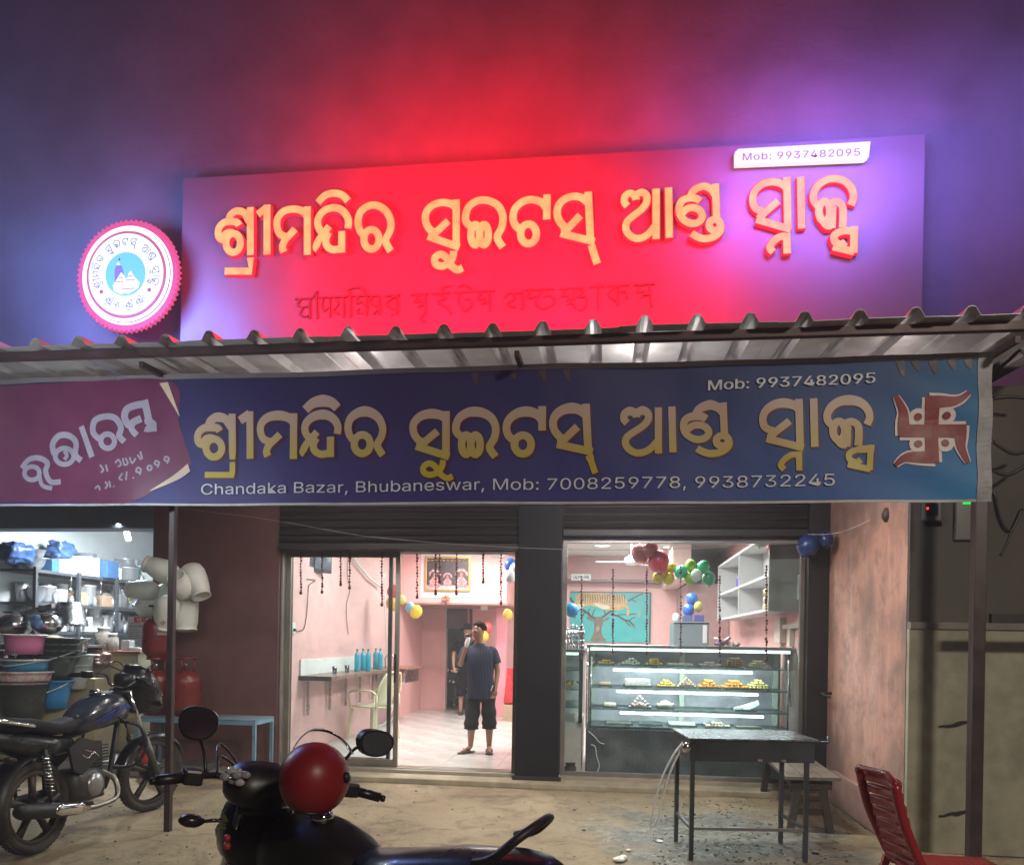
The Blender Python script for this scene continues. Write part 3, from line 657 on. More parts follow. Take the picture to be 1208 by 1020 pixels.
# Bengali line in dull red relief letters (traced, pixels of a x2.57 enlargement from (330,320))
def Zb(P): return [(330+x/2.57, 320+y/2.57) for x, y in P]
BEN = [
 [(45, 82), (100, 80)], [(62, 82), (52, 100), (66, 108), (60, 125)], [(90, 82), (90, 142)], [(66, 108), (90, 104)], [(58, 128), (74, 136), (90, 130)], [(98, 80), (112, 60), (110, 80), (112, 142)],
 [(118, 78), (205, 75)], [(130, 80), (126, 105), (135, 118), (150, 100)], [(150, 78), (150, 138)], [(160, 78), (176, 95), (162, 118), (178, 128)], [(192, 76), (192, 138)],
 [(212, 138), (212, 72), (205, 55), (240, 48), (262, 72)], [(212, 74), (300, 72)], [(235, 74), (232, 95), (250, 92), (262, 110)], [(262, 74), (262, 132)], [(240, 110), (232, 122), (250, 126)], [(280, 72), (272, 92), (296, 110), (282, 128)], [(300, 72), (300, 130)],
 [(318, 73), (365, 70)], [(352, 72), (322, 98), (352, 118)], [(354, 70), (354, 130)], [(338, 128), (341, 132)],
 [(395, 70), (450, 67)], [(420, 70), (408, 92), (428, 88), (420, 108)], [(440, 68), (440, 125)], [(428, 102), (440, 98)], [(438, 128), (425, 142), (440, 150)],
 [(462, 67), (518, 64)], [(480, 67), (500, 80), (478, 92), (505, 108), (520, 128)], [(505, 64), (488, 50), (520, 42)],
 [(528, 63), (585, 60)], [(540, 46), (560, 40), (580, 52)], [(545, 64), (542, 92), (562, 118), (580, 100), (575, 84), (560, 84)],
 [(592, 60), (652, 58)], [(612, 62), (600, 84), (622, 82), (612, 100)], [(636, 58), (636, 118)], [(622, 94), (636, 90)],
 [(680, 78), (700, 62), (712, 80), (690, 98), (716, 108)], [(708, 66), (738, 64)], [(736, 54), (736, 115)],
 [(745, 56), (832, 52)], [(760, 58), (752, 78), (775, 76), (790, 66)], [(795, 54), (775, 92), (800, 112), (832, 92), (820, 72), (800, 76)],
 [(848, 52), (920, 48)], [(866, 54), (856, 74), (876, 72), (868, 90)], [(892, 50), (892, 100)], [(878, 84), (892, 80)], [(872, 100), (884, 94), (900, 112)], [(908, 50), (920, 60), (905, 76), (930, 78), (922, 112), (905, 116)],
 [(938, 47), (985, 44)], [(965, 32), (965, 110)],
 [(992, 44), (1060, 40)], [(1022, 44), (996, 68), (1026, 92)], [(1026, 44), (1026, 102)], [(1030, 60), (1050, 62), (1052, 82)],
 [(1075, 40), (1138, 36)], [(1094, 40), (1084, 62), (1106, 58), (1096, 80)], [(1122, 38), (1128, 106)], [(1106, 70), (1124, 68)]]
m_ben = mat('dull_red_relief', (.035, .012, .014), .5, var=.1)
for k, P in enumerate(BEN):
    lm = MB(); Q = to_wall(Zb(cr(P, n=4) if len(P) > 2 else P), SY-.02)
    lm.ribbon(Q, .018, .012, plane_f(SY-.001-.0006*(k % 7)))
    lm.build('relief_stroke', m_ben, sb)

# lit phone plate
PY = SY-.10
pp = thing('phone_plate', 'white lit number plate reading Mob: 9937482095 above the amber letters', 'sign', (pt(946, 190, PY).x, PY, Z(946, 192, PY)))
a, b_, c_, d_ = pt(867, 194, PY), pt(1025, 187.5, PY), pt(1027, 167, PY), pt(867, 176, PY)
w = MB(); poly = [(a.x, a.z), (b_.x-.03, b_.z), (b_.x, b_.z+.02), (c_.x, c_.z), (d_.x+.03, d_.z), (d_.x, d_.z-.03)]
w.prism(poly, PY, PY+.06, lambda u, v, w_: Vector((u, w_, v))); w.build('light_box', emis('white_lit_box', (1, 1, 1), .95), pp)
w = MB(); w.box((a.x+.2, PY+.061, a.z+.03), (a.x+.25, SY-.0, a.z+.08)); w.box((b_.x-.25, PY+.061, b_.z+.03), (b_.x-.2, SY-.0, b_.z+.08)); w.build('stand_off', m_dark, pp)
dirv = (b_-a).normalized()
tm_ = text_mb('Mob: 9937482095', .155, lambda u, v, d: Vector((u, v, 0)), space=1.06)
mxu = max(v.x for v in tm_.v); k_ = (b_.x-a.x-.14)/mxu
tm_.v = [Vector((a.x+.06+v.x*k_, PY-.004, a.z+.032+v.y*.82+(b_.z-a.z)/(b_.x-a.x)*(.06+v.x*k_))) for v in tm_.v]
for i_ in islands(tm_): i_.build('letter', mat('grey_print', (.05, .02, .03), .7, spec=.1), pp)
wt = None

# round emblem
EY = SY-.16; ec = pt(154, 328, EY)
def pxs(Y, x=154, y=328): return (pt(x+10, y, Y)-pt(x, y, Y)).length/10
ps = pxs(EY); RE = 60.5*ps; RZ = RE*1.03
em = thing('round_emblem', 'round lit emblem with toothed pink rim and white temples on blue', 'sign', (ec.x, EY, ec.z))
def ef(u, v, d): return Vector((ec.x+u, EY-d, ec.z+v))
def disc(r, d, t=.004, teeth=0, amp=0):
    n = teeth*2 if teeth else 64
    poly = [((r+(amp if teeth and k % 2 else 0))*math.cos(2*math.pi*k/n), (r+(amp if teeth and k % 2 else 0))*math.sin(2*math.pi*k/n)*1.02) for k in range(n)]
    return MB().prism(poly, d, d+t, lambda u, v, w_: ef(u, v, w_))
disc(RE*.95, 0, .05, 64, RE*.05).build('toothed_rim', emis('emblem_pink', (.95, .10, .27), .8), em)
disc(RE*.875, .052).build('white_ring', emis('emblem_white', (1, .98, 1), 1.4), em)
disc(RE*.84, .058).build('thin_ring', emis('emblem_grey_line', (.35, .2, .3), .6), em)
disc(RE*.828, .064).build('white_ring', emis('emblem_white', (1, 1, 1), 1.15), em)
disc(RE*.77, .070).build('red_ring', emis('emblem_red', (.75, .16, .24), .75), em)
disc(RE*.72, .076).build('white_field', emis('emblem_white2', (.93, 1, 1), 1.1), em)
disc(RE*.385, .082).build('sky_disc', emis('emblem_blue', (.20, .72, .88), .85), em)
def tri(P, m, nm, d):
    MB().prism([(x*RE, y*RE) for x, y in P], d, d+.003, lambda u, v, w_: ef(u, v, w_)).build(nm, m, em)
m_ew = emis('emblem_temple_white', (.98, .92, 1), 1.); m_ev = emis('emblem_violet', (.28, .22, .75), .8)
tri([(-.20, -.17), (-.205, .10), (-.18, .155), (-.075, .155), (-.03, .03), (-.02, -.17)], m_ev, 'tower', .086)
tri([(-.17, .16), (-.13, .23), (-.09, .16)], m_ew, 'tower_top', .090)
tri([(-.23, -.21), (-.07, .03), (-.02, -.02), (.04, -.14), (.08, -.33), (-.08, -.37), (-.2, -.31)], m_ew, 'temple', .092)
tri([(.01, -.16), (.09, .02), (.125, .04), (.17, -.04), (.30, -.18), (.26, -.28), (.08, -.37), (-.05, -.33)], m_ew, 'temple', .096)
tri([(-.13, .235), (-.12, .29), (-.09, .27)], emis('emblem_flag', (.1, .1, .3), .4), 'flag', .090)
for (x0, y0, x1, y1) in ((-.16, -.14, -.02, -.14), (.03, -.12, .2, -.12), (.05, -.05, .15, -.05), (-.1, -.07, -.03, -.07), (-.04, -.28, .2, -.27)):
    tri([(x0, y0), (x1, y1), (x1, y1-.012), (x0, y0-.012)], m_ev, 'temple_line', .101)
m_ep = emis('emblem_print', (.25, .18, .2), .5)
order = [g_ for g_ in G]
wx0, wx1 = 253, 1013
lsh = {1: 0, 2: 1, 3: 2, 4: 3}
x_acc = 0; letters = []
for wd, st in G:
    xs_ = [p[0] for c_, P in st for p in P]; letters.append((min(xs_), max(xs_), wd, st))
tot = sum(l[1]-l[0]+7 for l in letters)+3*26; cur = 0; prev = 1
for (a0, a1, wd, st) in letters:
    if wd != prev: cur += 26; prev = wd
    an = math.radians(205-230*((cur+(a1-a0)/2)/tot)); cur += a1-a0+7
    basey = {1: 300, 2: 293, 3: 283, 4: 272}[wd]
    lm = MB()
    for k, (cl, P) in enumerate(st):
        Q = []
        for (x, y) in P[::2] if len(P) > 6 else P:
            u = (x-(a0+a1)/2)*ps*.135*1.05; v = (basey-y)*ps*.135*1.05; r_ = RE*.51+v; t_ = an-u/(RE*.55)
            Q.append((r_*math.cos(t_), r_*math.sin(t_)))
        lm.ribbon(Q, .0075, .001, lambda u, v, d: ef(u, v, d+.082+.0003*k), cl)
    lm.build('letter', m_ep, em)
# small lower line on the emblem
for k in range(12):
    if k in (4, 8): continue
    an = math.radians(233+k*7.0); st = G[(k*5) % len(G)][1]; xs_ = [p[0] for c_, P in st for p in P]; ym = [p[1] for c_, P in st for p in P]; mx_ = (min(xs_)+max(xs_))/2; my_ = sum(ym)/len(ym)
    lm = MB()
    for j, (cl, P) in enumerate(st):
        Q = []
        for (x, y) in P[::2] if len(P) > 6 else P:
            u = (x-mx_)*ps*.11; v = (my_-y)*ps*.11; r_ = RE*.56-v; t_ = an+u/(RE*.56); Q.append((r_*math.cos(t_), r_*math.sin(t_)))
        lm.ribbon(Q, .006, .001, lambda u, v, d: ef(u, v, d+.082+.0003*j), cl)
    lm.build('letter', m_ep, em)
for an in (213, 327):
    t_ = math.radians(an); b2 = MB(); b2.ball(ef(RE*.55*math.cos(t_), RE*.55*math.sin(t_), .083), .022, 10, 6, (1, .2, 1)); b2.build('dot', emis('emblem_dot', (.6, .15, .2), .7), em)
w = MB(); w.box((ec.x-.2, EY+.001, ec.z-.1), (ec.x+.2, -.101, ec.z+.1)); w.build('bracket', m_dark, em)

# ================================================================== PRINTED BANNER
def bw(x, z):   # wrinkled cloth depth offset
    s = .012*math.sin(x*2.1+.6*math.sin(z*3))+.007*math.sin(x*5.3+z*4)+.010*noise.noise(Vector((x*1.2, z*2.2, 1)))
    s += .006*noise.noise(Vector((x*4, z*3+x*1.5, 5)))
    # sag folds near the top right corner
    s += .012*math.exp(-((x-2.15)/.5)**2)*math.sin(z*14+x*6)
    return BY-.012+s
bnx0, bnx1 = -6.5, X(1168, BY, 500)
bzb = Z(604, 595, BY); bzt = Z(604, 433, BY)
def bf(u, v, d): return Vector((u, bw(u, v)-d, v))
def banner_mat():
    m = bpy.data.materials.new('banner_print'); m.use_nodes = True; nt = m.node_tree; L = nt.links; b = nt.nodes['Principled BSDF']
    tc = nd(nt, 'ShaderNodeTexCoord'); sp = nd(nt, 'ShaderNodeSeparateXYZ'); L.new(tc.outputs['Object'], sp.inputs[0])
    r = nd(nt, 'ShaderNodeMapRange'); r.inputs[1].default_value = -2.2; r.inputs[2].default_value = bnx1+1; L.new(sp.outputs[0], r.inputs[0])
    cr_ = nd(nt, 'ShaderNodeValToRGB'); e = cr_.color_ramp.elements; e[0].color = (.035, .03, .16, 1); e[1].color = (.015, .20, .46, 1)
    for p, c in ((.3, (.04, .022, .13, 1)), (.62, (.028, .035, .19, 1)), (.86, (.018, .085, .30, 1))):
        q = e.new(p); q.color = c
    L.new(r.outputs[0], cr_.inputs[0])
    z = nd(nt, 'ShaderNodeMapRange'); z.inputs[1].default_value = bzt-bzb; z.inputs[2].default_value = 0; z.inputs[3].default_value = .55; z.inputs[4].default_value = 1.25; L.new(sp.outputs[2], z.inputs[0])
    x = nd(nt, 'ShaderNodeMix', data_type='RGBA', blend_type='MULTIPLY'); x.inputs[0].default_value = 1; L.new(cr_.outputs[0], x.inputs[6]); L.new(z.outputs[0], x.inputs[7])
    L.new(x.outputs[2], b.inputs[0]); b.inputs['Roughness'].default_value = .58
    n = nd(nt, 'ShaderNodeTexNoise'); n.inputs['Scale'].default_value = 2.2; n.inputs['Detail'].default_value = 5; n.inputs['Distortion'].default_value = 1.2; L.new(tc.outputs['Object'], n.inputs[0])
    bp = nd(nt, 'ShaderNodeBump'); bp.inputs['Strength'].default_value = .14; bp.inputs['Distance'].default_value = .05; L.new(n.outputs[0], bp.inputs['Height']); L.new(bp.outputs[0], b.inputs['Normal']); return m
bn = thing('printed_banner', 'long blue printed shop banner with cream and yellow lettering below the awning edge', 'banner', (-1, BY, bzb))
nx, nz_ = 260, 34
w = MB(); w.add([bf(bnx0+(bnx1-bnx0)*i/nx, bzb+(bzt-bzb)*j/nz_, 0) for j in range(nz_+1) for i in range(nx+1)],
   [[j*(nx+1)+i, j*(nx+1)+i+1, (j+1)*(nx+1)+i+1, (j+1)*(nx+1)+i] for j in range(nz_) for i in range(nx)], True)
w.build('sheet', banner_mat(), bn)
m_hem = mat('white_hem', (.50, .48, .50), .5, var=.2)
w = MB(); w.ribbon([(bnx0+(bnx1-bnx0)*i/200, bzb+.008) for i in range(201)], .016, .004, bf); w.build('hem', m_hem, bn)
w = MB(); w.ribbon([(bnx0+(bnx1-bnx0)*i/200, bzt-.012) for i in range(201)], .035, .004, bf); w.build('hem', mat('dusty_hem', (.24, .2, .2), .6), bn)
w = MB(); w.ribbon([(bnx1-.045, bzb+(bzt-bzb)*i/30) for i in range(31)], .085, .005, bf); w.build('hem', mat('grey_hem_fold', (.30, .31, .33), .5, var=.4, scale=9), bn)
def letter_mat():
    m = bpy.data.materials.new('cream_yellow_print'); m.use_nodes = True; nt = m.node_tree; L = nt.links; b = nt.nodes['Principled BSDF']
    tc = nd(nt, 'ShaderNodeTexCoord'); sp = nd(nt, 'ShaderNodeSeparateXYZ'); L.new(tc.outputs['Object'], sp.inputs[0])
    r = nd(nt, 'ShaderNodeMapRange'); r.inputs[1].default_value = Z(700, 480, BY)-bzb; r.inputs[2].default_value = Z(700, 550, BY)-bzb; L.new(sp.outputs[2], r.inputs[0])
    c = nd(nt, 'ShaderNodeValToRGB'); e = c.color_ramp.elements; e[0].color = (.52, .37, .32, 1); e[1].color = (.50, .38, .03, 1); q = e.new(.55); q.color = (.50, .36, .15, 1)
    L.new(r.outputs[0], c.inputs[0]); L.new(c.outputs[0], b.inputs[0]); b.inputs['Roughness'].default_value = .45; return m
m_bl = letter_mat(); m_bs = mat('letter_shadow_print', (.11, .015, .03), .5)
# the sheet's parts are in the banner's local frame; print materials use the letters' own object frame, equal to it
amap = {1: ((253, 466), (229, 458), (241, 300), (485, 541)), 2: ((497, 708), (484, 706), (229, 293), (480, 541)), 3: ((732, 857), (731, 867), (216, 283), (474, 536)), 4: ((884, 1013), (895, 1031), (208, 272), (470, 530))}
for wd, st in G:
    (a0, a1), (b0, b1), (c0, c1), (d0, d1) = amap[wd]
    for off, m_, nm, lay in ((3, m_bs, 'letter_shadow', .003), (0, m_bl, 'letter', .0065)):
        lm = MB()
        for k, (cl, P) in enumerate(st):
            if len(P) < 8:   # subdivide straight strokes so they follow the cloth
                Q_ = []
                for i in range(len(P)-1):
                    for t in range(6): Q_.append((P[i][0]+(P[i+1][0]-P[i][0])*t/6, P[i][1]+(P[i+1][1]-P[i][1])*t/6))
                P = Q_+[P[-1]]
            Q = [(b0+(x-a0)/(a1-a0)*(b1-b0)+off*.7, d0+(y-c0)/(c1-c0)*(d1-d0)+off*.6) for x, y in P]
            ws = []
            for i in range(len(Q)):
                p_, n_ = Q[i-1] if i else Q[0], Q[(i+1) % len(Q)] if (i < len(Q)-1 or cl) else Q[-1]
                dx, dy = abs(n_[0]-p_[0]), abs(n_[1]-p_[1]); h = dx/(dx+dy+1e-6); yy = (Q[i][1]-d0)/(d1-d0)
                ws.append((.052 if wd < 3 else .047)*(1+.45*h*max(0, 1-yy*2.2))*(1 if 0 <= yy <= 1.02 or yy < 0 else .8))
            lm.ribbon(to_wall(Q, BY), ws, .001, lambda u, v, d: bf(u, v, d+lay+.0003*k), cl)
        lm.build(nm, m_, bn)
m_tp = mat('pale_text_print', (.66, .66, .72), .5)
def btext(s, px, py, px2, py2, hpx, bold=0.):
    a = pt(px, py, BY); b_ = pt(px2, py2, BY); lay_ = .012+(.001 if px % 1 > .6 else 0); L_ = (b_-a); wid = L_.length
    size = hpx*pxs(BY, px, py)/.72
    me = text_mb(s, size, lambda u, v, d: Vector((u, v, 0)), bold=bold)
    mxu = max(v.x for v in me.v); k = wid/mxu; dz = L_.z/wid
    o = MB(); o.add([bf(a.x+v.x*k, a.z+v.y+v.x*k*dz, lay_) for v in me.v], me.f); [i_.build('letter', m_tp, bn) for i_ in islands(o)]
btext('Chandaka Bazar, Bhubaneswar, Mob: 7008259778, 9938732245', 237, 583.5, 983, 573.5, 16.5)
btext('Mob: 9937482095', 833, 461, 1030, 453, 16.5)
btext('Mob: 9937482095', 833.8, 461, 1030.8, 453, 16.5)
# red cross emblem with curling arms and four dots
def Zs(P): return [(880+x/3.897, 400+y/3.897) for x, y in P]
arms = [[(845, 572), (845, 274)], [(830, 298), (880, 297), (930, 297), (972, 285), (1010, 255)], [(860, 548), (800, 548), (745, 547), (712, 556), (680, 583)], [(700, 426), (998, 428)], [(972, 410), (978, 450), (982, 505), (1008, 575)], [(722, 446), (718, 390), (715, 335), (682, 268)]]
for lay, wd_, m_, nm in ((.004, .105, mat('emblem_white_glow_print', (.75, .66, .68), .5), 'emblem_outline'), (.009, .072, mat('emblem_red_print', (.22, .006, .012), .5), 'emblem')):
    lm = MB()
    for k, P in enumerate(arms):
        Q = cr(P, n=8); n_ = len(Q)
        ws = [wd_*1.15 if k in (0, 3) else wd_*(1.1-.75*(i/(n_-1))**1.5) for i in range(n_)]
        lm.ribbon(to_wall(Zs(Q), BY), ws, .001, lambda u, v, d: bf(u, v, d+lay+.0006*k))
    for q_ in ((783, 363), (910, 360), (783, 487), (908, 482)):
        c_ = to_wall(Zs([q_]), BY)[0]; r_ = .055 if nm != 'emblem' else .024
        poly = ring2(c_, r_, r_, 14); lm.add([bf(u, v, lay+.004) for u, v in poly], [list(range(14))])
    lm.build(nm, m_, bn)
# maroon inauguration patch at the left with cream corner and pale lettering
def bpoly(P, m_, nm, lay, sub=14):
    # triangulated fine strip between upper and lower outline
    top, bot = P; lm = MB(); vs = []
    T = cr(top, n=sub); B = cr(bot, n=sub); n_ = min(len(T), len(B)); rows = 12
    T = to_wall(T, BY); B = to_wall(B, BY)
    for j in range(rows+1):
        for i in range(n_): vs.append(bf(T[i][0]+(B[i][0]-T[i][0])*j/rows, T[i][1]+(B[i][1]-T[i][1])*j/rows, lay))
    lm.add(vs, [[j*n_+i, (j+1)*n_+i, (j+1)*n_+i+1, j*n_+i+1] for j in range(rows) for i in range(n_-1)], True); lm.build(nm, m_, bn)
bpoly(([(-80, 457), (60, 454), (200, 450), (212, 500), (226, 545)], [(-80, 593), (0, 593), (90, 593), (160, 592), (226, 547)]), mat('maroon_patch_print', (.15, .03, .085), .45), 'patch', .004)
bpoly(([(200, 452), (206, 470), (213, 490)], [(190, 453), (203, 475), (213, 492)]), mat('cream_corner_print', (.62, .48, .38), .5), 'patch_corner', .008)
bpoly(([(180, 579), (205, 562), (222, 547)], [(180, 580), (210, 567), (225, 556)]), mat('cream_corner_print', (.62, .48, .38), .5), 'patch_corner', .008)
def Zl(P): return [(x/5.033, 430+y/5.033) for x, y in P]
LT = [([(880, 240), (830, 245), (770, 270), (755, 320), (780, 365), (810, 345), (850, 325)], 40), ([(810, 345), (795, 385), (825, 425)], 34), ([(868, 215), (905, 380)], 40), ([(870, 345), (905, 340), (925, 365), (880, 390), (940, 385)], 28),
  ([(755, 465), (725, 430), (735, 380), (700, 325), (640, 318), (585, 345), (575, 410), (610, 450)], 34), (ring2((658, 462), 40, 42, 16), 30), ([(505, 375), (565, 555)], 34),
  ([(500, 575), (465, 540), (470, 470), (430, 430), (370, 430), (330, 480), (340, 540)], 34), (ring2((400, 550), 55, 48, 16), 28), ([(400, 520), (415, 545), (400, 570)], 22),
  ([(380, 700), (320, 700), (290, 640), (300, 590), (250, 560), (190, 570), (150, 620)], 30), (ring2((210, 650), 45, 40, 14), 26), ([(250, 640), (270, 720), (330, 740)], 24)]
m_lp = mat('lilac_print', (.34, .31, .40), .5)
for k, (P, wd_) in enumerate(LT):
    cl = len(P) >= 14; lm = MB(); Q = P if cl else cr(P, n=6); lm.ribbon(to_wall(Zl(Q), BY), wd_/5.033*pxs(BY), .001, lambda u, v, d: bf(u, v, d+.008+.0005*k), cl); lm.build('letter', m_lp, bn)
SM = [[(1000, 590), (1010, 560), (990, 550), (985, 570), (1010, 575)], [(945, 615), (955, 585), (935, 575), (930, 595), (955, 600)], ring2((900, 617), 13, 14, 10), [(845, 660), (850, 625), (830, 618), (825, 640), (850, 645)], [(805, 675), (812, 680)],
      [(770, 640), (765, 690)], [(745, 650), (725, 680), (745, 690)], [(690, 725), (694, 730)], [(640, 700), (655, 720), (640, 740)], [(665, 695), (672, 735)], [(580, 740), (600, 725), (610, 750)],
      [(610, 600), (630, 630), (615, 645)], [(645, 600), (655, 640)], [(700, 590), (720, 570), (735, 600), (715, 610)], [(745, 560), (755, 600), (775, 590), (760, 560)], [(785, 555), (800, 590), (820, 560)], [(830, 540), (850, 570)], [(845, 520), (858, 565)]]
for k, P in enumerate(SM):
    cl = len(P) == 10; lm = MB(); Q = P if cl else (cr(P, n=4) if len(P) > 2 else P); lm.ribbon(to_wall(Zl(Q), BY), .013, .001, lambda u, v, d: bf(u, v, d+.008), cl); lm.build('letter', m_lp, bn)
# thin strip tears / stains under the top hem
for px in (560, 605, 640, 668, 1060, 1078, 1098, 1120, 1140):
    a = pt(px, 436 if px < 900 else 418, BY); h_ = random.uniform(.05, .10); q = MB(); q.ribbon([(a.x+.02*t, bzt-.035-h_*t) for t in (0, .3, .6, 1)], [.05, .045, .035, .012], .001, lambda u, v, d: bf(u, v, d+.003)); q.build('stain', mat('damp_stain', (.07, .045, .06), .5), bn)
# ================================================================== SHOP FRONT GLAZING
m_chan = m_alu
sd = thing('sliding_door', 'aluminium framed sliding glass door leaf covering the left half of the doorway', 'door', (X(395), .1, FZ))
def frame_leaf(par, x0, x1, z0, z1, y, m, w0=.045, wb=.07, d=.035, names='frame'):
    for (a, b_) in (((x0, z0), (x0+w0, z1)), ((x1-w0, z0), (x1, z1)), ((x0+w0, z0), (x1-w0, z0+wb)), ((x0+w0, z1-w0), (x1-w0, z1))):
        q = MB(); q.box((a[0], y, a[1]), (b_[0], y+d, b_[1]), .003); q.build(names, m, par)
    q = MB(); q.box((x0+w0-.004, y+d*.4, z0+wb-.004), (x1-w0+.004, y+d*.4+.006, z1-w0+.004)); q.build('pane', m_glass, par)
jx = DL+.03
frame_leaf(sd, jx, X(470, .12), FZ+.01, DT-.002, .12, m_alu, .05)
q = MB(); q.box((X(468, .12)-.03, .10, FZ+.9), (X(468, .12)-.01, .12, FZ+1.2), .004); q.build('handle', m_dark, sd)
sd2 = thing('sliding_door', 'second sliding glass leaf stacked behind, its bronze stile left of the bright one', 'door', (X(430, .17), .17, FZ))
frame_leaf(sd2, jx+.003, X(461, .17), FZ+.012, DT-.004, .17, m_alub, .04)
tr = thing('door_frame', 'aluminium outer frame and floor track around the left doorway', 'door frame', (X(470), .1, FZ))
q = MB(); q.box((DL+.004, .05, FZ-.03), (DL+.028, .24, DT-.001), .004); q.build('jamb', mat('pale_aluminium', (.42, .39, .34), .4, metal=.6), tr)
q = MB(); q.box((DR-.05, .05, FZ-.03), (DR-.002, .24, DT-.001), .004); q.build('jamb', m_alub, tr)
q = MB(); q.box((jx, .06, FZ-.03), (DR-.052, .24, FZ+.008), .003); q.build('track', m_alu, tr)
sf = thing('shopfront_glazing', 'fixed glass shopfront in a slim metal frame before the sweet counter', 'window', (X(800), .1, FZ))
gx0, gx1 = GL+.004, GR-.004
frame_leaf(sf, gx0, gx1, FZ-.01, GT-.004, .05, mat('dark_silver_frame', (.26, .24, .22), .35, metal=.7), .045, .05, .05)
# ================================================================== GARLANDS
m_gar = mat('dark_red_petals', (.10, .008, .012), .7, var=.5, scale=30)
def garland(px, py0, py1, Y, name, label, gaps=0):
    a = pt(px, py0, Y); b_ = pt(px, py1, Y); n = max(6, int((a-b_).length/.03)); q = MB()
    q.tube([a+Vector((0, 0, .0)), b_], .0025, 5)
    for i in range(n+1):
        t = i/n
        if gaps and random.random() < gaps: continue
        r = random.uniform(.009, .016); q.ball(a.lerp(b_, t)+Vector((random.uniform(-.004, .004), random.uniform(-.004, .004), 0)), r, 6, 4, (1, 1, random.uniform(.7, 1.3)))
    q.ball(b_, .017, 7, 5, (1, 1, 1.3))
    one('garland', q, m_gar, label, 'garland', 'dark red garlands hanging in the shop openings', a)
gl = [(355, 699, 'leftmost dark red garland in the doorway, hanging by the left jamb'), (380, 698, 'garland hanging directly in front of the wall television'), (402, 689, 'short garland just right of the television'),
      (412.5, 693, 'garland beside the dangling cable right of the television'), (450.5, 713, 'garland just left of the sliding door stiles'), (492, 704, 'garland at the left end of the loft box'),
      (514, 700, 'garland over the left part of the framed picture'), (518.5, 686, 'short garland doubled beside another before the framed picture'), (538.5, 700, 'garland over the right part of the framed picture'),
      (570, 686, 'short garland in front of the bare pink loft, left of the white balloons'), (591, 711, 'rightmost garland in the doorway, beside the blue and white balloons')]
for px, py, l in gl: garland(px, 651, py, .09 if px < 470 else .2, 'garland', l)
for px, py0, py1, l, gp in ((686, 680, 777, 'garland at the left edge of the glazed shopfront, before the painting', 0), (723, 672, 769, 'garland hanging before the middle of the teal painting', .1), (763, 671, 770, 'garland hanging along the right edge of the teal painting', .1),
                        (803, 668, 771, 'garland hanging through the green balloon', .25), (849, 680, 780, 'garland in front of the left edge of the wall cabinet', .2), (904, 668, 778, 'garland hanging down the grey side of the wall cabinet', .05)):
    garland(px, py0, py1, .16, 'garland', l, gp)
    # its thread up to the frame
q = MB()
# ================================================================== LEFT WALL FITTINGS
m_gold = mat('gold_frame', (.55, .33, .10), .35, metal=.5)
def onleft(px, py): return xp(px, py, XL)       # point on left pink wall
tv = thing('television', 'flat television on a bracket high on the left pink wall, seen edge on', 'television', (XL+.2, onleft(372, 690).y, 2.0))
t0 = Vector((XL+.06, 1.0, pt(370, 680, 1).z))
ty = 1.25
p0, p1 = pt(359, 673, ty), pt(391, 682, ty+.05)
tvc = [pt(359, 645, 1.15), pt(369.5, 672, 1.15), pt(391, 681, 1.42)]
# screen leaning out from the wall
q = MB(); a = Vector((tvc[1].x, 1.15, 0)); b_ = Vector((tvc[2].x, 1.42, 0)); nrm = Vector((b_.y-a.y, -(b_.x-a.x), 0)).normalized()
z0 = Z(370, 674, 1.15); z1 = z0+.62
def slab(mb, a, b_, n0, n1, z0, z1):
    vs = [Vector((p.x+nrm.x*k, p.y+nrm.y*k, z)) for z in (z0, z1) for k in (n0, n1) for p in (a, b_)]
    mb.add(vs, [[0, 1, 3, 2], [4, 6, 7, 5], [0, 4, 5, 1], [2, 3, 7, 6], [0, 2, 6, 4], [1, 5, 7, 3]]); return mb
slab(MB(), a, b_, -.05, 0, z0, z1).build('case', m_black, tv)
slab(MB(), a+(b_-a)*.06, a+(b_-a)*.95, .001, .006, z0+.04, z1-.03).build('screen', mat('dark_screen', (.12, .13, .15), .08, var=.6, scale=5), tv)
q = MB(); q.box((XL+.002, 1.02, z0+.05), (a.x-.005, 1.28, z0+.35), .01); q.build('bracket', m_black, tv)
q = MB()
def wallcable(P, Y, r, m, l, nm='cable', closed=False):
    q = MB(); q.tube(cr([tuple(xp(x, y, XL+.012)) for x, y in P], n=5), r, 6); return one(nm, q, m, l, 'cable')
wallcable([(362, 683), (372, 684), (367, 688), (364, 692), (363, 710), (361, 730), (358, 742), (350, 744), (347, 743)], 0, .005, m_dark, 'thin dark power cable looping from the television to the wall socket')
wallcable([(411, 652), (410, 680), (413, 695), (409, 712), (409, 730), (411, 748)], 0, .005, mat('grey_cable', (.25, .2, .2), .5), 'loose grey cable dangling beside a garland right of the television')
wallcable([(454, 700), (455, 740), (456, 775), (456, 795)], 0, .006, m_white, 'white wire running down the pink wall behind the door stiles')
q = MB(); q.tube([xp(415, 652, XL+.05), xp(422, 665, XL+.05), xp(436, 682, XL+.05), xp(449, 692, XL+.05)], [.022, .016, .016, .016], 8); one('flexible_pipe', q, m_white, 'white flexible pipe sloping down the wall towards the door stiles', 'pipe')
q = MB(); q.tube([xp(344, 651, XL+.06), xp(352, 653, XL+.06)], .02, 8); one('tube_light', q, m_tube, 'end of a lit white tube light at the top left corner of the doorway', 'lamp')
so = thing('wall_socket', 'white switch socket with a plug on the pink wall left of the table', 'socket', tuple(xp(344, 741, XL)))
c_ = xp(344, 741, XL); q = MB(); q.box((XL+.001, c_.y-.07, c_.z-.06), (XL+.018, c_.y+.07, c_.z+.07), .005); q.build('plate', m_white, so)
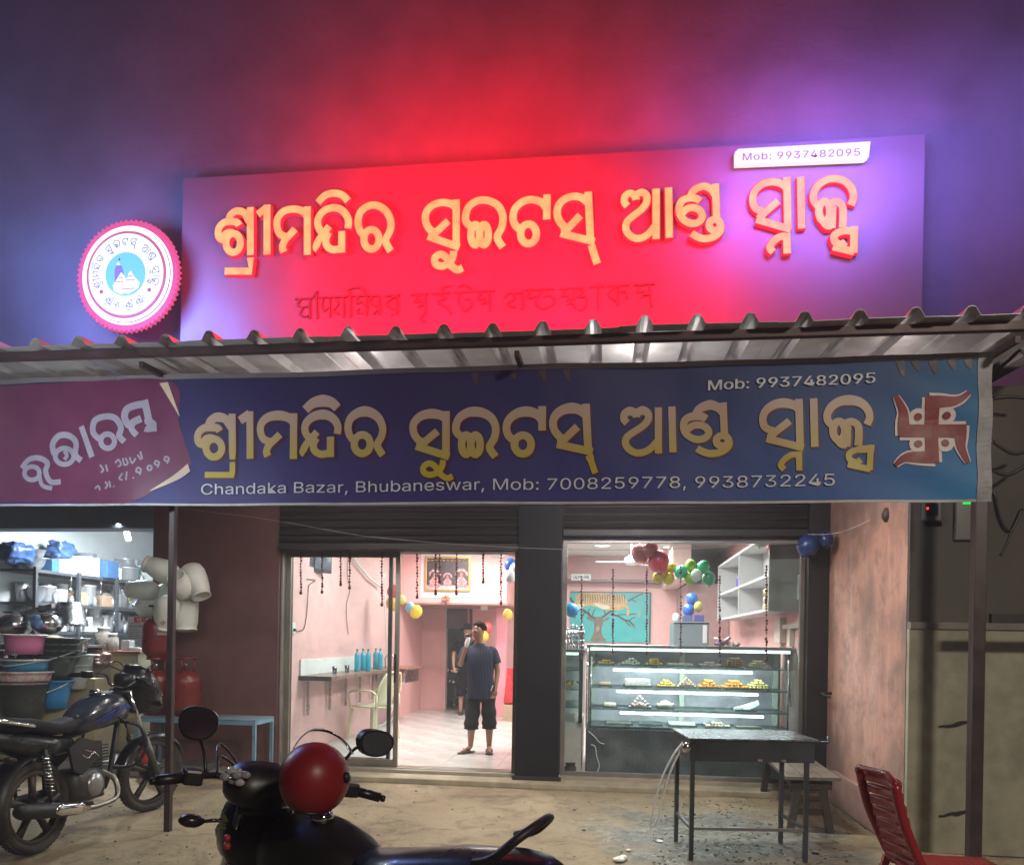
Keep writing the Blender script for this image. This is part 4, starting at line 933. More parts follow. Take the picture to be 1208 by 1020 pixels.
q = MB(); q.box((XL+.019, c_.y-.0, c_.z-.03), (XL+.045, c_.y+.03, c_.z), .004); q.build('plug', m_black, so)
# wall table
wt0, wt1 = xp(352, 797, XL).y, xp(450, 795, XL).y
tz = xp(352, 797, XL).z; tdep = X(400, xp(352, 797, XL).y)-XL
wt = thing('wall_table', 'narrow wooden ledge table on steel brackets along the pink wall', 'table', (XL, (wt0+wt1)/2, tz))
yA = pt(352, 797, 0).y; yA = .55; 
xa = XL+.002; 
yA = xp(352, 797, XL).y; yB_ = 3.5
q = MB(); q.box((xa, yA, tz-.045), (XL+.40, yB_, tz), .008); q.build('top', mat('brown_laminate', (.22, .11, .08), .3), wt)
q = MB(); q.box((xa, yA-.004, tz-.05), (XL+.40, yA-.001, tz+.002)); q.build('edge_band', m_black, wt)
q = MB(); q.box((xa, yA+.02, tz+.001), (XL+.022, yB_-.6, tz+.19), .004); q.build('back_board', m_white, wt)
for y_ in (yA+.18, yA+.9, yA+1.5, yA+2.1, yA+2.7):
    q = MB(); q.box((XL+.03, y_, tz-.47), (XL+.06, y_+.035, tz-.046)); q.build('bracket', mat('steel_bracket', (.45, .4, .38), .3, metal=.7), wt)
# bottles
def bottle(x, y, z, h, col, l, grp=None, cap=(.02, .02, .05)):
    t = thing('bottle', l, 'bottle', (x, y, z), 0, grp)
    q = MB(); q.lathe([(.036, 0), (.038, .01), (.038, h*.68), (.030, h*.78), (.013, h*.86), (.013, h*.93)], (x, y, z+.001), 12); q.build('body', mat('bottle_%d' % int(col[2]*100), col, .15, var=.1, trans=.25), t)
    q = MB(); q.lathe([(.015, h*.93), (.015, h)], (x, y, z+.002), 10); q.build('cap', mat('bottle_cap', cap, .4), t); return t
teal = (.02, .42, .58)
for i, (y_, dx, l) in enumerate(((2.25, .20, 'blue water bottle nearest the door on the wall table'), (2.42, .30, 'blue bottle second from the door on the wall table'), (2.62, .16, 'blue bottle at the back board, third on the wall table'),
                         (3.05, .28, 'blue bottle seen between the two door stiles'), (3.25, .15, 'farthest blue bottle, just right of the bright door stile'))):
    bottle(XL+dx, y_, tz, .30, teal, l, 'blue water bottles on the wall table')
for y_, l in ((1.25, 'small empty drinking glass nearest the doorway on the wall table'), (1.7, 'small empty drinking glass between the first glass and the bottles')):
    q = MB(); q.lathe([(.024, 0), (.03, .1), (.028, .1), (.022, .006)], (XL+.25, y_, tz+.001), 12, cap=False); one('drinking_glass', q, glass_mat('tumbler_glass', (.72, .8, .86), .4), l, 'glass', 'glasses on the wall table')
# wash basin
by = 3.9
ws = thing('wash_basin', 'steel rimmed wash basin counter past the sliding door, red traps and white hose below', 'basin', (XL+.25, by, tz))
q = MB(); q.box((XL+.002, 3.62, tz-.03), (XL+.52, 4.75, tz), .006); q.build('top', mat('brown_laminate', (.22, .11, .08), .3), ws)
q = MB(); q.box((XL+.04, 3.68, tz-.24), (XL+.48, 4.6, tz-.032), .03); q.build('bowl', m_steel, ws)
for k in range(3):
    q = MB(); q.box((XL+.35+.04*k, 3.640, tz-.22), (XL+.365+.04*k, 3.66, tz-.035)); q.build('trim_strip', mat('orange_strip', (.45, .2, .12), .4), ws)
for y_ in (3.85, 4.15):
    q = MB(); q.lathe([(.03, -.08), (.045, -.04), (.045, 0)], (XL+.25, y_, tz-.242), 10); q.build('drain_trap', mat('red_plastic', (.55, .03, .02), .35), ws)
    q = MB(); q.tube(cr([(XL+.25, y_, tz-.32), (XL+.27, y_-.01, tz-.55), (XL+.16, y_-.05, tz-.85), (XL+.05, y_-.12, FZ+.01)], n=6), .016, 8); q.build('hose', m_white, ws)
q = MB(); q.tube(cr([(XL+.08, 4.0, tz), (XL+.08, 4.0, tz+.16), (XL+.18, 4.0, tz+.2), (XL+.22, 4.0, tz+.13)], n=5), .012, 8); q.build('tap', m_steel, ws)
bottle(XL+.30, 3.8, tz, .17, (.7, .45, .45), 'small pink soap bottle on the wash basin counter', cap=(.6, .6, .6))

# cream plastic chair at the wall table
def plastic_chair(nm, label, m, loc, rz, slats=False):
    t = thing(nm, label, 'chair', loc, rz); T = WM[t.as_pointer()]
    def P(x, y, z): return T @ Vector((x, y, z))
    for sx, sy in ((-1, 1), (1, 1), (-1, -1), (1, -1)):
        q = MB(); q.bar(P(sx*.25, sy*.24, 0), P(sx*.215, sy*.2, .42), .045, .03); q.build('leg', m, t)
    q = MB(); n = 8
    q.add([P(-.24+.48*i/n, -.22+.44*j/n, .435+.02*((i/n-.5)**2*4)+.012*((j/n-.5)**2*4)-k) for k in (0, .018) for j in range(n+1) for i in range(n+1)],
          [[j*(n+1)+i, j*(n+1)+i+1, (j+1)*(n+1)+i+1, (j+1)*(n+1)+i] for j in range(n) for i in range(n)]+[[81+j*(n+1)+i, 81+(j+1)*(n+1)+i, 81+(j+1)*(n+1)+i+1, 81+j*(n+1)+i+1] for j in range(n) for i in range(n)]
          + [[i, 81+i, 82+i, i+1] for i in range(n)]+[[72+i+1, 153+i+1, 153+i, 72+i] for i in range(n)]+[[9*j, 9*j+9, 90+9*j, 81+9*j] for j in range(n)]+[[9*j+8, 89+9*j, 98+9*j, 17+9*j] for j in range(n)], True).build('seat', m, t)
    # back: rounded panel, concave
    if not slats:
        q = MB(); nu, nv = 10, 8; vs = []
        for k in (0, .012):
            for j in range(nv+1):
                v = j/nv; hw = .2+.03*v if v < .7 else (.221)*math.sqrt(max(0, 1-((v-.7)/.32)**2))+.004
                for i in range(nu+1):
                    u = i/nu*2-1; vs.append(P(u*hw*.72, -.22-.10*v+.05*u*u-k, .46+.42*v))
        m_ = (nu+1)*(nv+1)
        fs = [[j*(nu+1)+i, j*(nu+1)+i+1, (j+1)*(nu+1)+i+1, (j+1)*(nu+1)+i] for j in range(nv) for i in range(nu)]
        q.add(vs, fs+[[m_+f for f in r_[::-1]] for r_ in fs]+[[i, m_+i, m_+i+1, i+1] for i in range(nu)], True); q.build('backrest', m, t)
        for s_ in (-1, 1):
            q = MB(); q.tube(cr([P(s_*.24, .2, .42), P(s_*.27, .2, .62), P(s_*.26, .05, .66), P(s_*.25, -.15, .66), P(s_*.235, -.24, .62), P(s_*.22, -.28, .75), P(s_*.14, -.33, .89), P(0, -.34, .915)], n=5), .016, 8); q.build('arm', m, t)
            q = MB(); q.tube([P(s_*.225, -.22, .42), P(s_*.235, -.24, .62)], .016, 8); q.build('back_post', m, t)
    return t
m_cream = mat('cream_plastic', (.66, .56, .38), .35, var=.05)
cp = gz(436, 872, FZ)
plastic_chair('plastic_chair', 'cream plastic armchair pulled up to the wall table behind the glass door', m_cream, (cp.x+.02, cp.y+.1, FZ), R(68))

# loft picture: a plain garlanded trio in gold frame
fr = thing('framed_picture', 'gold framed dark picture of three seated figures on the white loft panel', 'picture', tuple(pt(525, 702, LY-.05)))
fa, fb_, fz1, fz0 = X(499, LY-.04), X(553, LY-.04), Z(526, 656, LY-.04), Z(526, 697, LY-.04)
for (a, b_) in (((fa, fz0), (fb_, fz0+.035)), ((fa, fz1-.035), (fb_, fz1)), ((fa, fz0+.036), (fa+.035, fz1-.036)), ((fb_-.035, fz0+.036), (fb_, fz1-.036))):
    q = MB(); q.box((a[0], LY-.055, a[1]), (b_[0], LY-.014, b_[1]), .006); q.build('frame', m_gold, fr)
q = MB(); q.box((fa+.03, LY-.03, fz0+.03), (fb_-.03, LY-.016, fz1-.03)); q.build('picture', mat('picture_dark_ground', (.04, .03, .03), .4, var=.4, scale=9), fr)
for k, (t_, s_) in enumerate(((.22, 1.05), (.5, .78), (.8, 1.1))):
    cx_ = fa+(fb_-fa)*t_; cz_ = fz0+.15; pf = lambda u, v, w_: Vector((u, w_, v)); mfig = mat('figure_pink_print', (.42, .17, .18), .5, var=.7, scale=55); mfac = mat('figure_face_print', (.5, .36, .33), .5, var=.6, scale=70)
    for j in range(9):
        an = math.pi*(j/8); q = MB(); q.prism(ring2((cx_+.085*s_*math.cos(an), cz_+.12*s_+.075*s_*math.sin(an)), .018*s_, .022*s_, 8), LY-.034-.0002*j, LY-.0312, pf); q.build('petal', mfac if j % 2 else mfig, fr)
    q = MB(); q.prism([(cx_-.10*s_, cz_-.08*s_), (cx_+.10*s_, cz_-.08*s_), (cx_+.075*s_, cz_+.02*s_), (cx_+.035*s_, cz_+.09*s_), (cx_-.035*s_, cz_+.09*s_), (cx_-.075*s_, cz_+.02*s_)], LY-.037, LY-.0345, pf); q.build('figure', mfig, fr)
    q = MB(); q.prism(ring2((cx_, cz_+.125*s_), .028*s_, .036*s_, 12), LY-.0395, LY-.0372, pf); q.build('figure_head', mat('figure_head_print', (.30, .16, .13), .5), fr)
    for sx_ in (-1, 1):
        q = MB(); q.ribbon([(cx_+sx_*.03*s_, cz_+.06*s_), (cx_+sx_*.085*s_, cz_+.01*s_), (cx_+sx_*.03*s_, cz_-.03*s_)], .018*s_, .001, lambda u, v, d: Vector((u, LY-.039, v))); q.build('figure_arm', mfac, fr)
q = MB(); q.box((fa+.036, LY-.034, fz0+.036), (fb_-.036, LY-.031, fz0+.10)); q.build('picture_base', mat('picture_base_print', (.40, .38, .44), .5, var=.5, scale=30), fr)
q = MB(); n_ = 11
for k in range(n_):
    q.lathe([(.001, -.03), (.03, 0)], (fa+.06+(fb_-fa-.12)*k/(n_-1), LY-.04, fz1-.06), 8, cap=False)
q.build('gold_fringe', m_gold, fr, kind='stuff')
q = MB(); p_ = pt(526, 705, LY-.09)
for k in range(12): q.ball(p_+Vector((random.uniform(-.06, .06), random.uniform(-.02, .02), random.uniform(-.05, .04))), .022, 7, 5)
q.tube([p_, pt(526, 712, LY-.06)], .012, 6)
one('dried_flowers', q, mat('dried_flower_brown', (.35, .17, .10), .8, var=.5, scale=30), 'small brown bunch of dried flowers hung below the framed picture', 'flowers')
q = MB(); p_ = pt(571, 716, LY+.3); q.box((p_.x-.06, p_.y, p_.z-.05), (p_.x+.06, p_.y+.02, p_.z+.05), .004); one('switch_box', q, m_white, 'white switch box under the loft ledge above the standing man', 'switch')
# ceiling fans
def fan(c, l, rot, rad=.55):
    t = thing('ceiling_fan', l, 'fan', tuple(c))
    q = MB(); q.lathe([(.03, .28), (.012, .26), (.012, .1), (.05, .09), (.10, .05), (.11, 0), (.07, -.04), (.0, -.05)], c, 14); q.build('motor', m_white, t)
    for k in range(3):
        an = rot+k*2*math.pi/3; d = Vector((math.cos(an), math.sin(an), 0)); q = MB(); q.bar(c+d*.1, c+d*rad, .11, .008); q.build('blade', m_white, t)
fan(pt(745, 663, 3.0), 'white ceiling fan above the counter in front of the pink wall', R(185), .5)
fan(pt(586, 656, 3.4)+Vector((0, 0, .02)), 'white ceiling fan seen at the top of the left doorway', R(185), .55)
for px, py, l in ((710.5, 643.5, 'left round lit ceiling downlight above the glass front'), (791.5, 645, 'right round lit ceiling downlight above the glass front')):
    d = ray(px, py); p_ = CAM+d*((CZ-.012-CAM.z)/d.z)
    t = thing('downlight', l, 'lamp', tuple(p_), 0, 'round ceiling downlights'); q = MB(); q.lathe([(.0, 0), (.13, 0)], p_, 20); q.f = q.f[:]; q.build('diffuser', m_lamp, t)
    q = MB(); q.lathe([(.131, -.004), (.155, -.004), (.155, .01)], p_, 20, cap=False); q.build('rim', m_white, t)

# ================================================================== BALLOONS
def balloon(px, py, rpx, Y, col, l, grp=None, sc=1.12, glass=0):
    c = pt(px, py, Y); r = rpx*pxs(Y, px, py)
    q = MB(); tilt = Matrix.Rotation(random.uniform(-.5, .5), 3, 'Y') @ Matrix.Rotation(random.uniform(-.4, .4), 3, 'X')
    T = tilt.to_quaternion(); n = 18; prof = [(math.sin(math.pi*i/14)*(1-.06*math.cos(math.pi*i/14)), math.cos(math.pi*i/14)) for i in range(15)]
    vs = []
    for rr, h in prof:
        for k in range(n):
            a = 2*math.pi*k/n; vs.append(c+T @ Vector((rr*r*math.cos(a), rr*r*math.sin(a), h*r*sc*(1 if h > 0 else 1.06))))
    q.add(vs, [[i*n+k, (i+1)*n+k, (i+1)*n+(k+1) % n, i*n+(k+1) % n] for i in range(14) for k in range(n)], True)
    t = thing('balloon', l, 'balloon', tuple(c), 0, grp)
    q.build('body', mat('balloon_%d_%d_%d' % tuple(int(v*99) for v in col), col, .28, var=.03, spec=.6, trans=.12), t)
    q = MB(); q.lathe([(.002, 0), (.012, -.016)], c+T @ Vector((0, 0, -r*sc*1.05)), 6, axis=None); q.build('knot', mat('balloon_%d_%d_%d' % tuple(int(v*99) for v in col), col, .28), t)
red, dred, yel, org, grn, lime, whi, blu, lblu = (.85, .09, .10), (.70, .05, .08), (.62, .47, .03), (.75, .25, .03), (.02, .45, .18), (.30, .55, .03), (.72, .75, .72), (.03, .14, .52), (.10, .36, .70)
g1 = 'red and yellow balloon cluster over the counter'; g2 = 'green and white balloon cluster over the counter'
for a in ((755, 652.5, 10.5, .55, red, 'left red balloon of the cluster below the ceiling', g1), (767, 647.5, 9.5, .5, dred, 'uppermost dark red balloon of the cluster', g1), (777, 661.5, 12.5, .52, dred, 'largest red balloon, lowest right of the red ones', g1),
          (776, 680.5, 6.2, .62, yel, 'lower left yellow balloon under the red ones', g1), (789, 682, 6.8, .64, yel, 'lower middle yellow balloon under the red ones', g1), (791.5, 669, 6.2, .66, yel, 'upper right yellow balloon beside the largest red one', g1), (783, 673.5, 5.8, .58, org, 'small orange balloon amid the yellow ones', g1),
          (803.5, 674, 7.2, .6, (.02, .50, .28), 'emerald balloon at the left of the green cluster', g2), (815, 666.5, 6.8, .64, lime, 'upper lime balloon of the green cluster', g2), (814, 681.5, 7, .62, lime, 'lower lime balloon of the green cluster', g2), (821.5, 678, 6.8, .55, whi, 'white balloon in the middle of the green cluster', g2),
          (829.5, 668.5, 7.6, .6, grn, 'upper right green balloon of the green cluster', g2), (836, 682, 8, .68, (.02, .30, .14), 'darker green balloon at the lower right of the green cluster', g2),
          (816.5, 706, 7, 3.2, blu, 'upper blue balloon above the glass fridge', None), (812.5, 719, 7, 3.2, blu, 'lower blue balloon resting on top of the fridge', None), (824, 715, 5.6, 3.1, (.5, .45, .12), 'dull yellow balloon beside the blue ones on the fridge', None),
          (674, 719, 8, .7, (.02, .33, .75), 'bright blue balloon left of the painting behind the glass edge', None),
          (909.5, 645, 5, .6, (.65, .06, .10), 'small pink balloon at the top corner of the wall cabinet', None), (899, 634, 11, .5, (.7, .66, .5), 'pale cream balloon at the top edge of the glass front', None),
          (953.5, 642.5, 13, -.25, (.02, .05, .20), 'big navy balloon hanging outside the glass front', None), (974.5, 635.5, 9, -.35, (.012, .03, .13), 'smaller navy balloon outside by the stained wall', None),
          (464, 697, 7, 3.4, (.6, .05, .05), 'red balloon between the door stiles', None), (463, 712, 7.5, 3.4, (.72, .38, .03), 'orange balloon below the red one between the door stiles', None), (474, 706.5, 5, 3.5, (.65, .55, .12), 'yellow balloon just right of the bright stile', None),
          (484, 716, 5.6, 3.6, (.16, .36, .60), 'small light blue balloon on the left pink wall', None), (491, 721, 7.2, 3.6, (.65, .55, .03), 'yellow balloon next to the light blue one on the left wall', None),
          (602, 665.5, 7, 1.5, blu, 'blue balloon at the top right corner of the doorway', None), (607.5, 671.5, 7, 1.45, (.6, .68, .75), 'pale blue balloon touching the right jamb', None), (602, 679, 6.8, 1.4, whi, 'white balloon below the blue one at the right jamb', None),
          (599, 724, 5.8, 3.6, (.6, .48, .05), 'yellow balloon on the wall above the red chair', None), (575, 740, 5.8, 5.2, (.75, .07, .06), 'coral red balloon behind the standing man', None), (571, 750, 5.6, 5.0, (.7, .5, .03), 'yellow balloon behind the shoulder of the standing man', None)):
    balloon(*a)
bc = pt(1048, 607.5, -1.55); q = MB(); q.lathe([(.0, -.055), (.03, -.05), (.048, -.02), (.05, .01), (.035, .04), (.028, .055)], bc, 14); one('hanging_pot', q, mat('dark_clay', (.05, .025, .02), .6), 'small dark pot hung by a string near the top of the stained wall', 'pot')
for P, l in (([(953, 630), (975, 630), (1000, 625), (1045, 604), (1065, 592)], 'thin pale string from the navy balloons up across the stained wall'),):
    q = MB(); q.tube(cr([tuple(pt(x, y, -.35-(x-953)*.011)) for x, y in P], n=5), .003, 5); one('string', q, mat('pale_string', (.5, .5, .55), .6), l, 'string')
q = MB(); q.tube(cr([tuple(pt(x, y, -.3)) for x, y in ((200, 598), (320, 613), (430, 632), (560, 643), (680, 648), (800, 647), (950, 640))], n=6), .003, 5); one('string', q, mat('pale_wire', (.22, .2, .2), .6), 'long thin wire sagging across both shop openings under the banner', 'wire')

# ================================================================== REAR OF THE ROOM
# mural
MY = YB-.012
mu = thing('mural_painting', 'teal painting of a tiger lying on the antlers of a stag', 'painting', tuple(pt(717, 757, MY)))
mx0, mx1 = X(671, MY), X(764.5, MY); mzt, mzb = Z(717, 699, MY), Z(717, 757, MY)
q = MB(); q.box((mx0, MY-.02, mzb), (mx1, MY, mzt)); q.build('panel', mat('teal_paint', (.05, .36, .36), .5, var=.15, scale=2), mu)
q = MB(); q.box((mx0, MY-.025, mzt+.001), (mx1+.03, MY, mzt+.02)); q.box((mx1+.001, MY-.025, mzb), (mx1+.03, MY, mzt)); q.build('panel_edge', mat('dark_edge', (.08, .08, .08), .5), mu)
def Zp(P): return to_wall([(660+x/7.2875, 630+y/7.2875) for x, y in P], MY-.02)
def mf(u, v, d): return Vector((u, MY-.021-d, v))
m_deer = mat('stag_brown', (.16, .12, .09), .6, var=.4, scale=20); m_ant = mat('antler_dark', (.07, .05, .045), .6); m_tig = mat('tiger_ochre', (.48, .32, .15), .6, var=.3, scale=15); m_str = mat('tiger_stripe', (.14, .085, .05), .6); m_pal = mat('tiger_pale', (.62, .55, .42), .6)
def poly(P, m_, nm, d):
    Q = Zp(P); q = MB(); q.add([mf(u, v, d) for u, v in Q], [list(range(len(Q)))]); q.build(nm, m_, mu)
poly(cr([(295, 715), (330, 710), (370, 715), (375, 760), (360, 820), (375, 880), (400, 915), (270, 915), (290, 860), (300, 800)], True, 4), m_deer, 'stag_head', .001)
poly(cr([(232, 708), (270, 712), (295, 745), (250, 735)], True, 4), m_deer, 'stag_ear', .001); poly(cr([(375, 745), (400, 715), (432, 712), (410, 738)], True, 4), m_deer, 'stag_ear', .001)
poly(cr([(318, 790), (340, 790), (345, 815), (328, 835), (315, 815)], True, 4), mat('stag_muzzle', (.3, .25, .2), .6), 'stag_muzzle', .003)
for P, w_ in (([(300, 720), (265, 700), (220, 660), (180, 640), (120, 590), (95, 545)], 16), ([(220, 660), (205, 690), (190, 720)], 8), ([(265, 700), (250, 660), (262, 640)], 8), ([(150, 615), (110, 640)], 8), ([(180, 640), (140, 690)], 8), ([(365, 715), (400, 690), (450, 655), (490, 640)], 16), ([(400, 690), (385, 655), (410, 630)], 8),
              ([(440, 690), (500, 700), (560, 735), (600, 745), (640, 790)], 12), ([(500, 700), (520, 690), (600, 690), (660, 680)], 7), ([(560, 735), (600, 780), (610, 790)], 8), ([(590, 575), (640, 545), (690, 520), (715, 510)], 9), ([(620, 560), (660, 580)], 6), ([(310, 640), (290, 670), (285, 700)], 7), ([(600, 745), (625, 720), (650, 715)], 7), ([(350, 500), (345, 520)], 6)):
    q = MB(); q.ribbon(Zp(cr(P, n=4)), w_/7.2875*pxs(MY), .001, lambda u, v, d: mf(u, v, .002)); q.build('antler', m_ant, mu)
poly(cr([(150, 520), (200, 506), (290, 503), (380, 506), (450, 512), (530, 520), (575, 560), (585, 600), (545, 640), (500, 655), (420, 650), (380, 650), (330, 625), (260, 615), (200, 620), (160, 655), (130, 610), (138, 560)], True, 4), m_tig, 'tiger_body', .005)
poly(cr([(300, 590), (360, 600), (420, 612), (430, 640), (370, 640), (320, 618)], True, 4), m_pal, 'tiger_belly', .006)
poly(cr([(150, 600), (200, 595), (215, 615), (180, 640), (150, 640)], True, 4), m_pal, 'tiger_muzzle', .006)
q = MB(); q.ribbon(Zp(cr([(560, 580), (590, 640), (585, 700)], n=5)), 18/7.29*pxs(MY), .001, lambda u, v, d: mf(u, v, .004)); q.build('tiger_tail', m_tig, mu)
for k in range(19):
    x0 = 175+k*21; P = [(x0, 512), (x0+8, 550), (x0+2+random.uniform(-6, 6), 595)]
    q = MB(); q.ribbon(Zp(cr(P, n=3)), [2, 4, 6, 7, 5, 3, 1][:7] and [v/7.29*pxs(MY) for v in (2, 5, 7, 7, 5, 3, 1)], .001, lambda u, v, d: mf(u, v, .008)); q.build('tiger_stripe', m_str, mu)
for P in ([(690, 660), (700, 650), (695, 700), (678, 715)], [(630, 770), (645, 765), (652, 810), (638, 812)]): poly(P, m_deer if P[0][0] < 680 else mat('bird_orange', (.45, .25, .15), .6), 'bird', .005)
q = MB(); q.box((X(660, YB-.2), YB-.24, mzb-.12), (X(790, YB-.2), YB-.03, mzb-.07)); q.build('picture_rail', m_white, bld)
sp_ = thing('small_sign', 'small white plate with dark lettering above the beam, behind the first garland', 'sign', tuple(pt(685, 684, YB-.35)))
a, b_ = pt(674, 684, YB-.33), pt(697, 677, YB-.33); q = MB(); q.box((a.x, a.y, a.z), (b_.x, a.y+.01, b_.z)); q.build('plate', m_white, sp_)
for k in range(6):
    st = G[(k*2+4) % len(G)][1]; xs_ = [p[0] for c_, P in st for p in P]; ys_ = [p[1] for c_, P in st for p in P]; lm = MB()
    ox_ = a.x+.03+(b_.x-a.x-.06)*(k+.0)/6; wd_ = (b_.x-a.x)/7.5
    for j, (cl, P) in enumerate(st):
        lm.ribbon([(ox_+(x-min(xs_))/(max(xs_)-min(xs_))*wd_, a.z+.02+(max(ys_)-y)/(max(ys_)-min(ys_))*.065) for x, y in P], .008, .001, lambda u, v, d: Vector((u, a.y-.002-.0004*j, v)), cl)
    lm.build('letter', mat('blue_grey_print', (.1, .12, .2), .5), sp_)
# glass door fridge / grey cabinet
fy = 2.9
fx0, fx1 = X(793, fy), X(836, fy); fzt = Z(815, 733, fy)
fg = thing('fridge', 'grey fridge cabinet behind the counter with a white label strip', 'fridge', ((fx0+fx1)/2, fy+.3, FZ))
q = MB(); q.box((fx0, fy, FZ), (fx1-.0, fy+.55, fzt), .02); q.build('body', mat('fridge_grey', (.20, .25, .27), .35, var=.04), fg)
q = MB(); q.box((X(828, fy), fy-.006, Z(830, 758, fy)), (X(833, fy), fy-.001, Z(830, 737, fy))); q.build('label_strip', m_white, fg)
q = MB(); q.box((fx0+.01, fy-.008, fzt-.03), (fx1-.01, fy-.002, fzt-.01)); q.build('trim', m_dark, fg)
# boxes/jars on the fridge
p_ = pt(797, 728, fy+.1)
for k, (dx, c, h_, l) in enumerate(((.0, (.6, .6, .6), .12, 'white lidded jar on top of the grey fridge'), (.14, (.12, .12, .3), .09, 'dark blue box beside the jar on top of the grey fridge'), (.3, (.10, .10, .28), .10, 'blue box on top of the grey fridge below the balloons'))):
    q = MB()
    if k == 0: q.lathe([(.04, 0), (.045, .02), (.045, h_*.8), (.03, h_*.85), (.03, h_)], (fx0+.05, fy+.15, fzt+.001), 12)
    else: q.box((fx0+dx, fy+.1, fzt+.001), (fx0+dx+.13, fy+.25, fzt+h_), .008)
    one('jar' if k == 0 else 'box', q, mat('fridge_top_%d' % k, c, .4), l, 'jar' if k == 0 else 'box')

# right wall: cabinet of open shelves
m_cab = mat('cabinet_pale_grey', (.55, .54, .54), .45, var=.03); m_cabd = mat('cabinet_side_grey', (.29, .27, .25), .5, var=.05)
cy0 = .42
cxl = X(905, cy0); 
cab = thing('wall_cabinet', 'open grey shelf cabinet hung high on the right wall', 'cabinet', (XR-.2, 2.5, 1.7))
cz0, cz1 = Z(905, 720.5, cy0), Z(905, 640, cy0)+.12
cy1 = xp(847, 700, cxl).y
q = MB(); q.box((cxl, cy0, cz0), (XR-.001, cy0+.03, cz1)); q.build('side', m_cabd, cab)
q = MB(); q.box((XR-.02, cy0+.031, cz0), (XR-.001, cy1, cz1)); q.build('back', m_cab, cab)
q = MB(); q.box((cxl, cy1, cz0), (XR-.001, cy1+.03, cz1)); q.build('side', m_cab, cab)
cym = xp(871, 700, cxl).y
cols = [cy0+.031, cym, cy1]
for z_ in (cz0, (cz0+cz1)/2-.05, cz1-.03):
    q = MB(); q.box((cxl+.001, cy0+.031, z_), (XR-.021, cy1-.001, z_+.03)); q.build('shelf', m_cab, cab)
for y_ in cols[1:2]:
    q = MB(); q.box((cxl+.002, y_, cz0+.031), (XR-.022, y_+.025, cz1-.031)); q.build('divider', m_cab, cab)
zs = ((cz0+.031), (cz0+cz1)/2-.05+.031)
its = [((cols[0]+.06), zs[0], (.7, .45, .22), 'orange and cream packet on the lower cabinet shelf nearest the glass', 'box', .12), ((cols[1]+.35), zs[1], (.08, .06, .35), 'violet box on the upper cabinet shelf', 'box', .16), (cols[0]+.08, zs[1], (.7, .7, .68), 'white router box on the upper cabinet shelf', 'box', .13)]
for y_, z_, c, l, k_, s_ in its:
    q = MB(); q.box((cxl+.05, y_, z_+.001), (cxl+.05+s_, y_+s_, z_+s_*.9), .006); one(k_, q, mat('cab_item_%d' % int(c[2]*100), c, .4), l, k_)
for r_ in range(3):
    for c_ in range(2):
        q = MB(); q.lathe([(.025, 0), (.036, .02), (.036, .05), (.022, .065), (.0, .08)], (cxl+.07+.075*c_, cols[0]+.42, zs[0]+.001+r_*.082), 10)
        one('snack_jar', q, mat('cream_snack', (.72, .62, .35), .5), 'cream coloured snack pot in the small pile on the lower cabinet shelf', 'pot', 'cream snack pots piled on the lower cabinet shelf')
# fittings on right pink wall beneath cabinet
rw = thing('switchboard', 'cream switch board with trunking on the pink wall right of the counter', 'switch', (XR, .7, 1.5))
def onR(px, py): return xp(px, py, XR-.01)
a, b_ = xp(920, 757, XR), xp(911, 728, XR)
yy0, yy1 = 1.0, 1.35
q = MB(); q.box((XR-.07, 1.0, Z(918, 758, 1.0)), (XR-.001, 1.28, Z(918, 728, 1.0)), .008); q.build('switch_box', mat('cream_switch', (.62, .55, .45), .4), rw)
q = MB(); q.box((XR-.045, .3, Z(935, 738, .6)-.03), (XR-.001, .99, Z(935, 738, .6)+.02), .004); q.build('trunking', mat('cream_switch', (.62, .55, .45), .4), rw)
q = MB(); q.box((XR-.05, .62, Z(935, 738, .6)-.22), (XR-.001, .72, Z(935, 738, .6)-.031), .004); q.build('trunking', mat('cream_switch', (.62, .55, .45), .4), rw)
for k in range(2):
    q = MB(); q.tube(cr([(XR-.03, .66+.05*k, 1.42), (XR-.05, .64+.04*k, 1.2), (XR-.02, .7, 1.0), (XR-.03, .6+.1*k, .8)], n=5), .005, 5); q.build('cable', m_dark, rw)
q = MB(); p_ = pt(943, 694, .45); q.box((XR-.03, .34, p_.z-.12), (XR-.001, .48, p_.z+.14), .01); one('wall_remote', q, m_white, 'white narrow device on the right wall at the glass edge', 'device')
ac = 0
# heap of packets and printer behind counter at right
pp_ = pt(858, 757, 1.3)
for k in range(26):
    q = MB(); c = random.choice([(.55, .25, .22), (.5, .45, .45), (.2, .14, .2), (.62, .5, .42)])
    x_ = pt(random.uniform(845, 873), 750, 1.4).x; z_ = 1.26+random.uniform(0, .22)
    an = random.uniform(0, 3); q.bar((x_, 1.4+random.uniform(-.1, .1), z_), (x_+.07*math.cos(an), 1.4, z_+.07*math.sin(an)), .08, .03)
    one('snack_packet', q, mat('packet_%d' % int(c[0]*100), c, .35, var=.5, scale=30), 'small shiny snack packet in the heap right behind the counter top', 'packet', 'snack packets heaped behind the right end of the counter')
q = MB(); q.box((X(845, 1.25), 1.25, FZ), (X(925, 1.25), 1.6, 1.25), .01); one('rear_shelf', q, m_cabd, 'grey back counter standing behind the right end of the sweet counter', 'counter')
pr = thing('billing_machine', 'black billing machine with a white paper strip behind the counter', 'machine', tuple(pt(888, 757, 1.3)))
x0, x1 = X(872, 1.3), X(902, 1.3); q = MB(); q.loft([(x0, 1.42, 1.30, .12, .05), (x0+.05, 1.42, 1.33, .13, .08), (x1-.05, 1.42, 1.34, .13, .085), (x1, 1.42, 1.31, .12, .05)], 14, 4); q.build('body', m_black, pr)
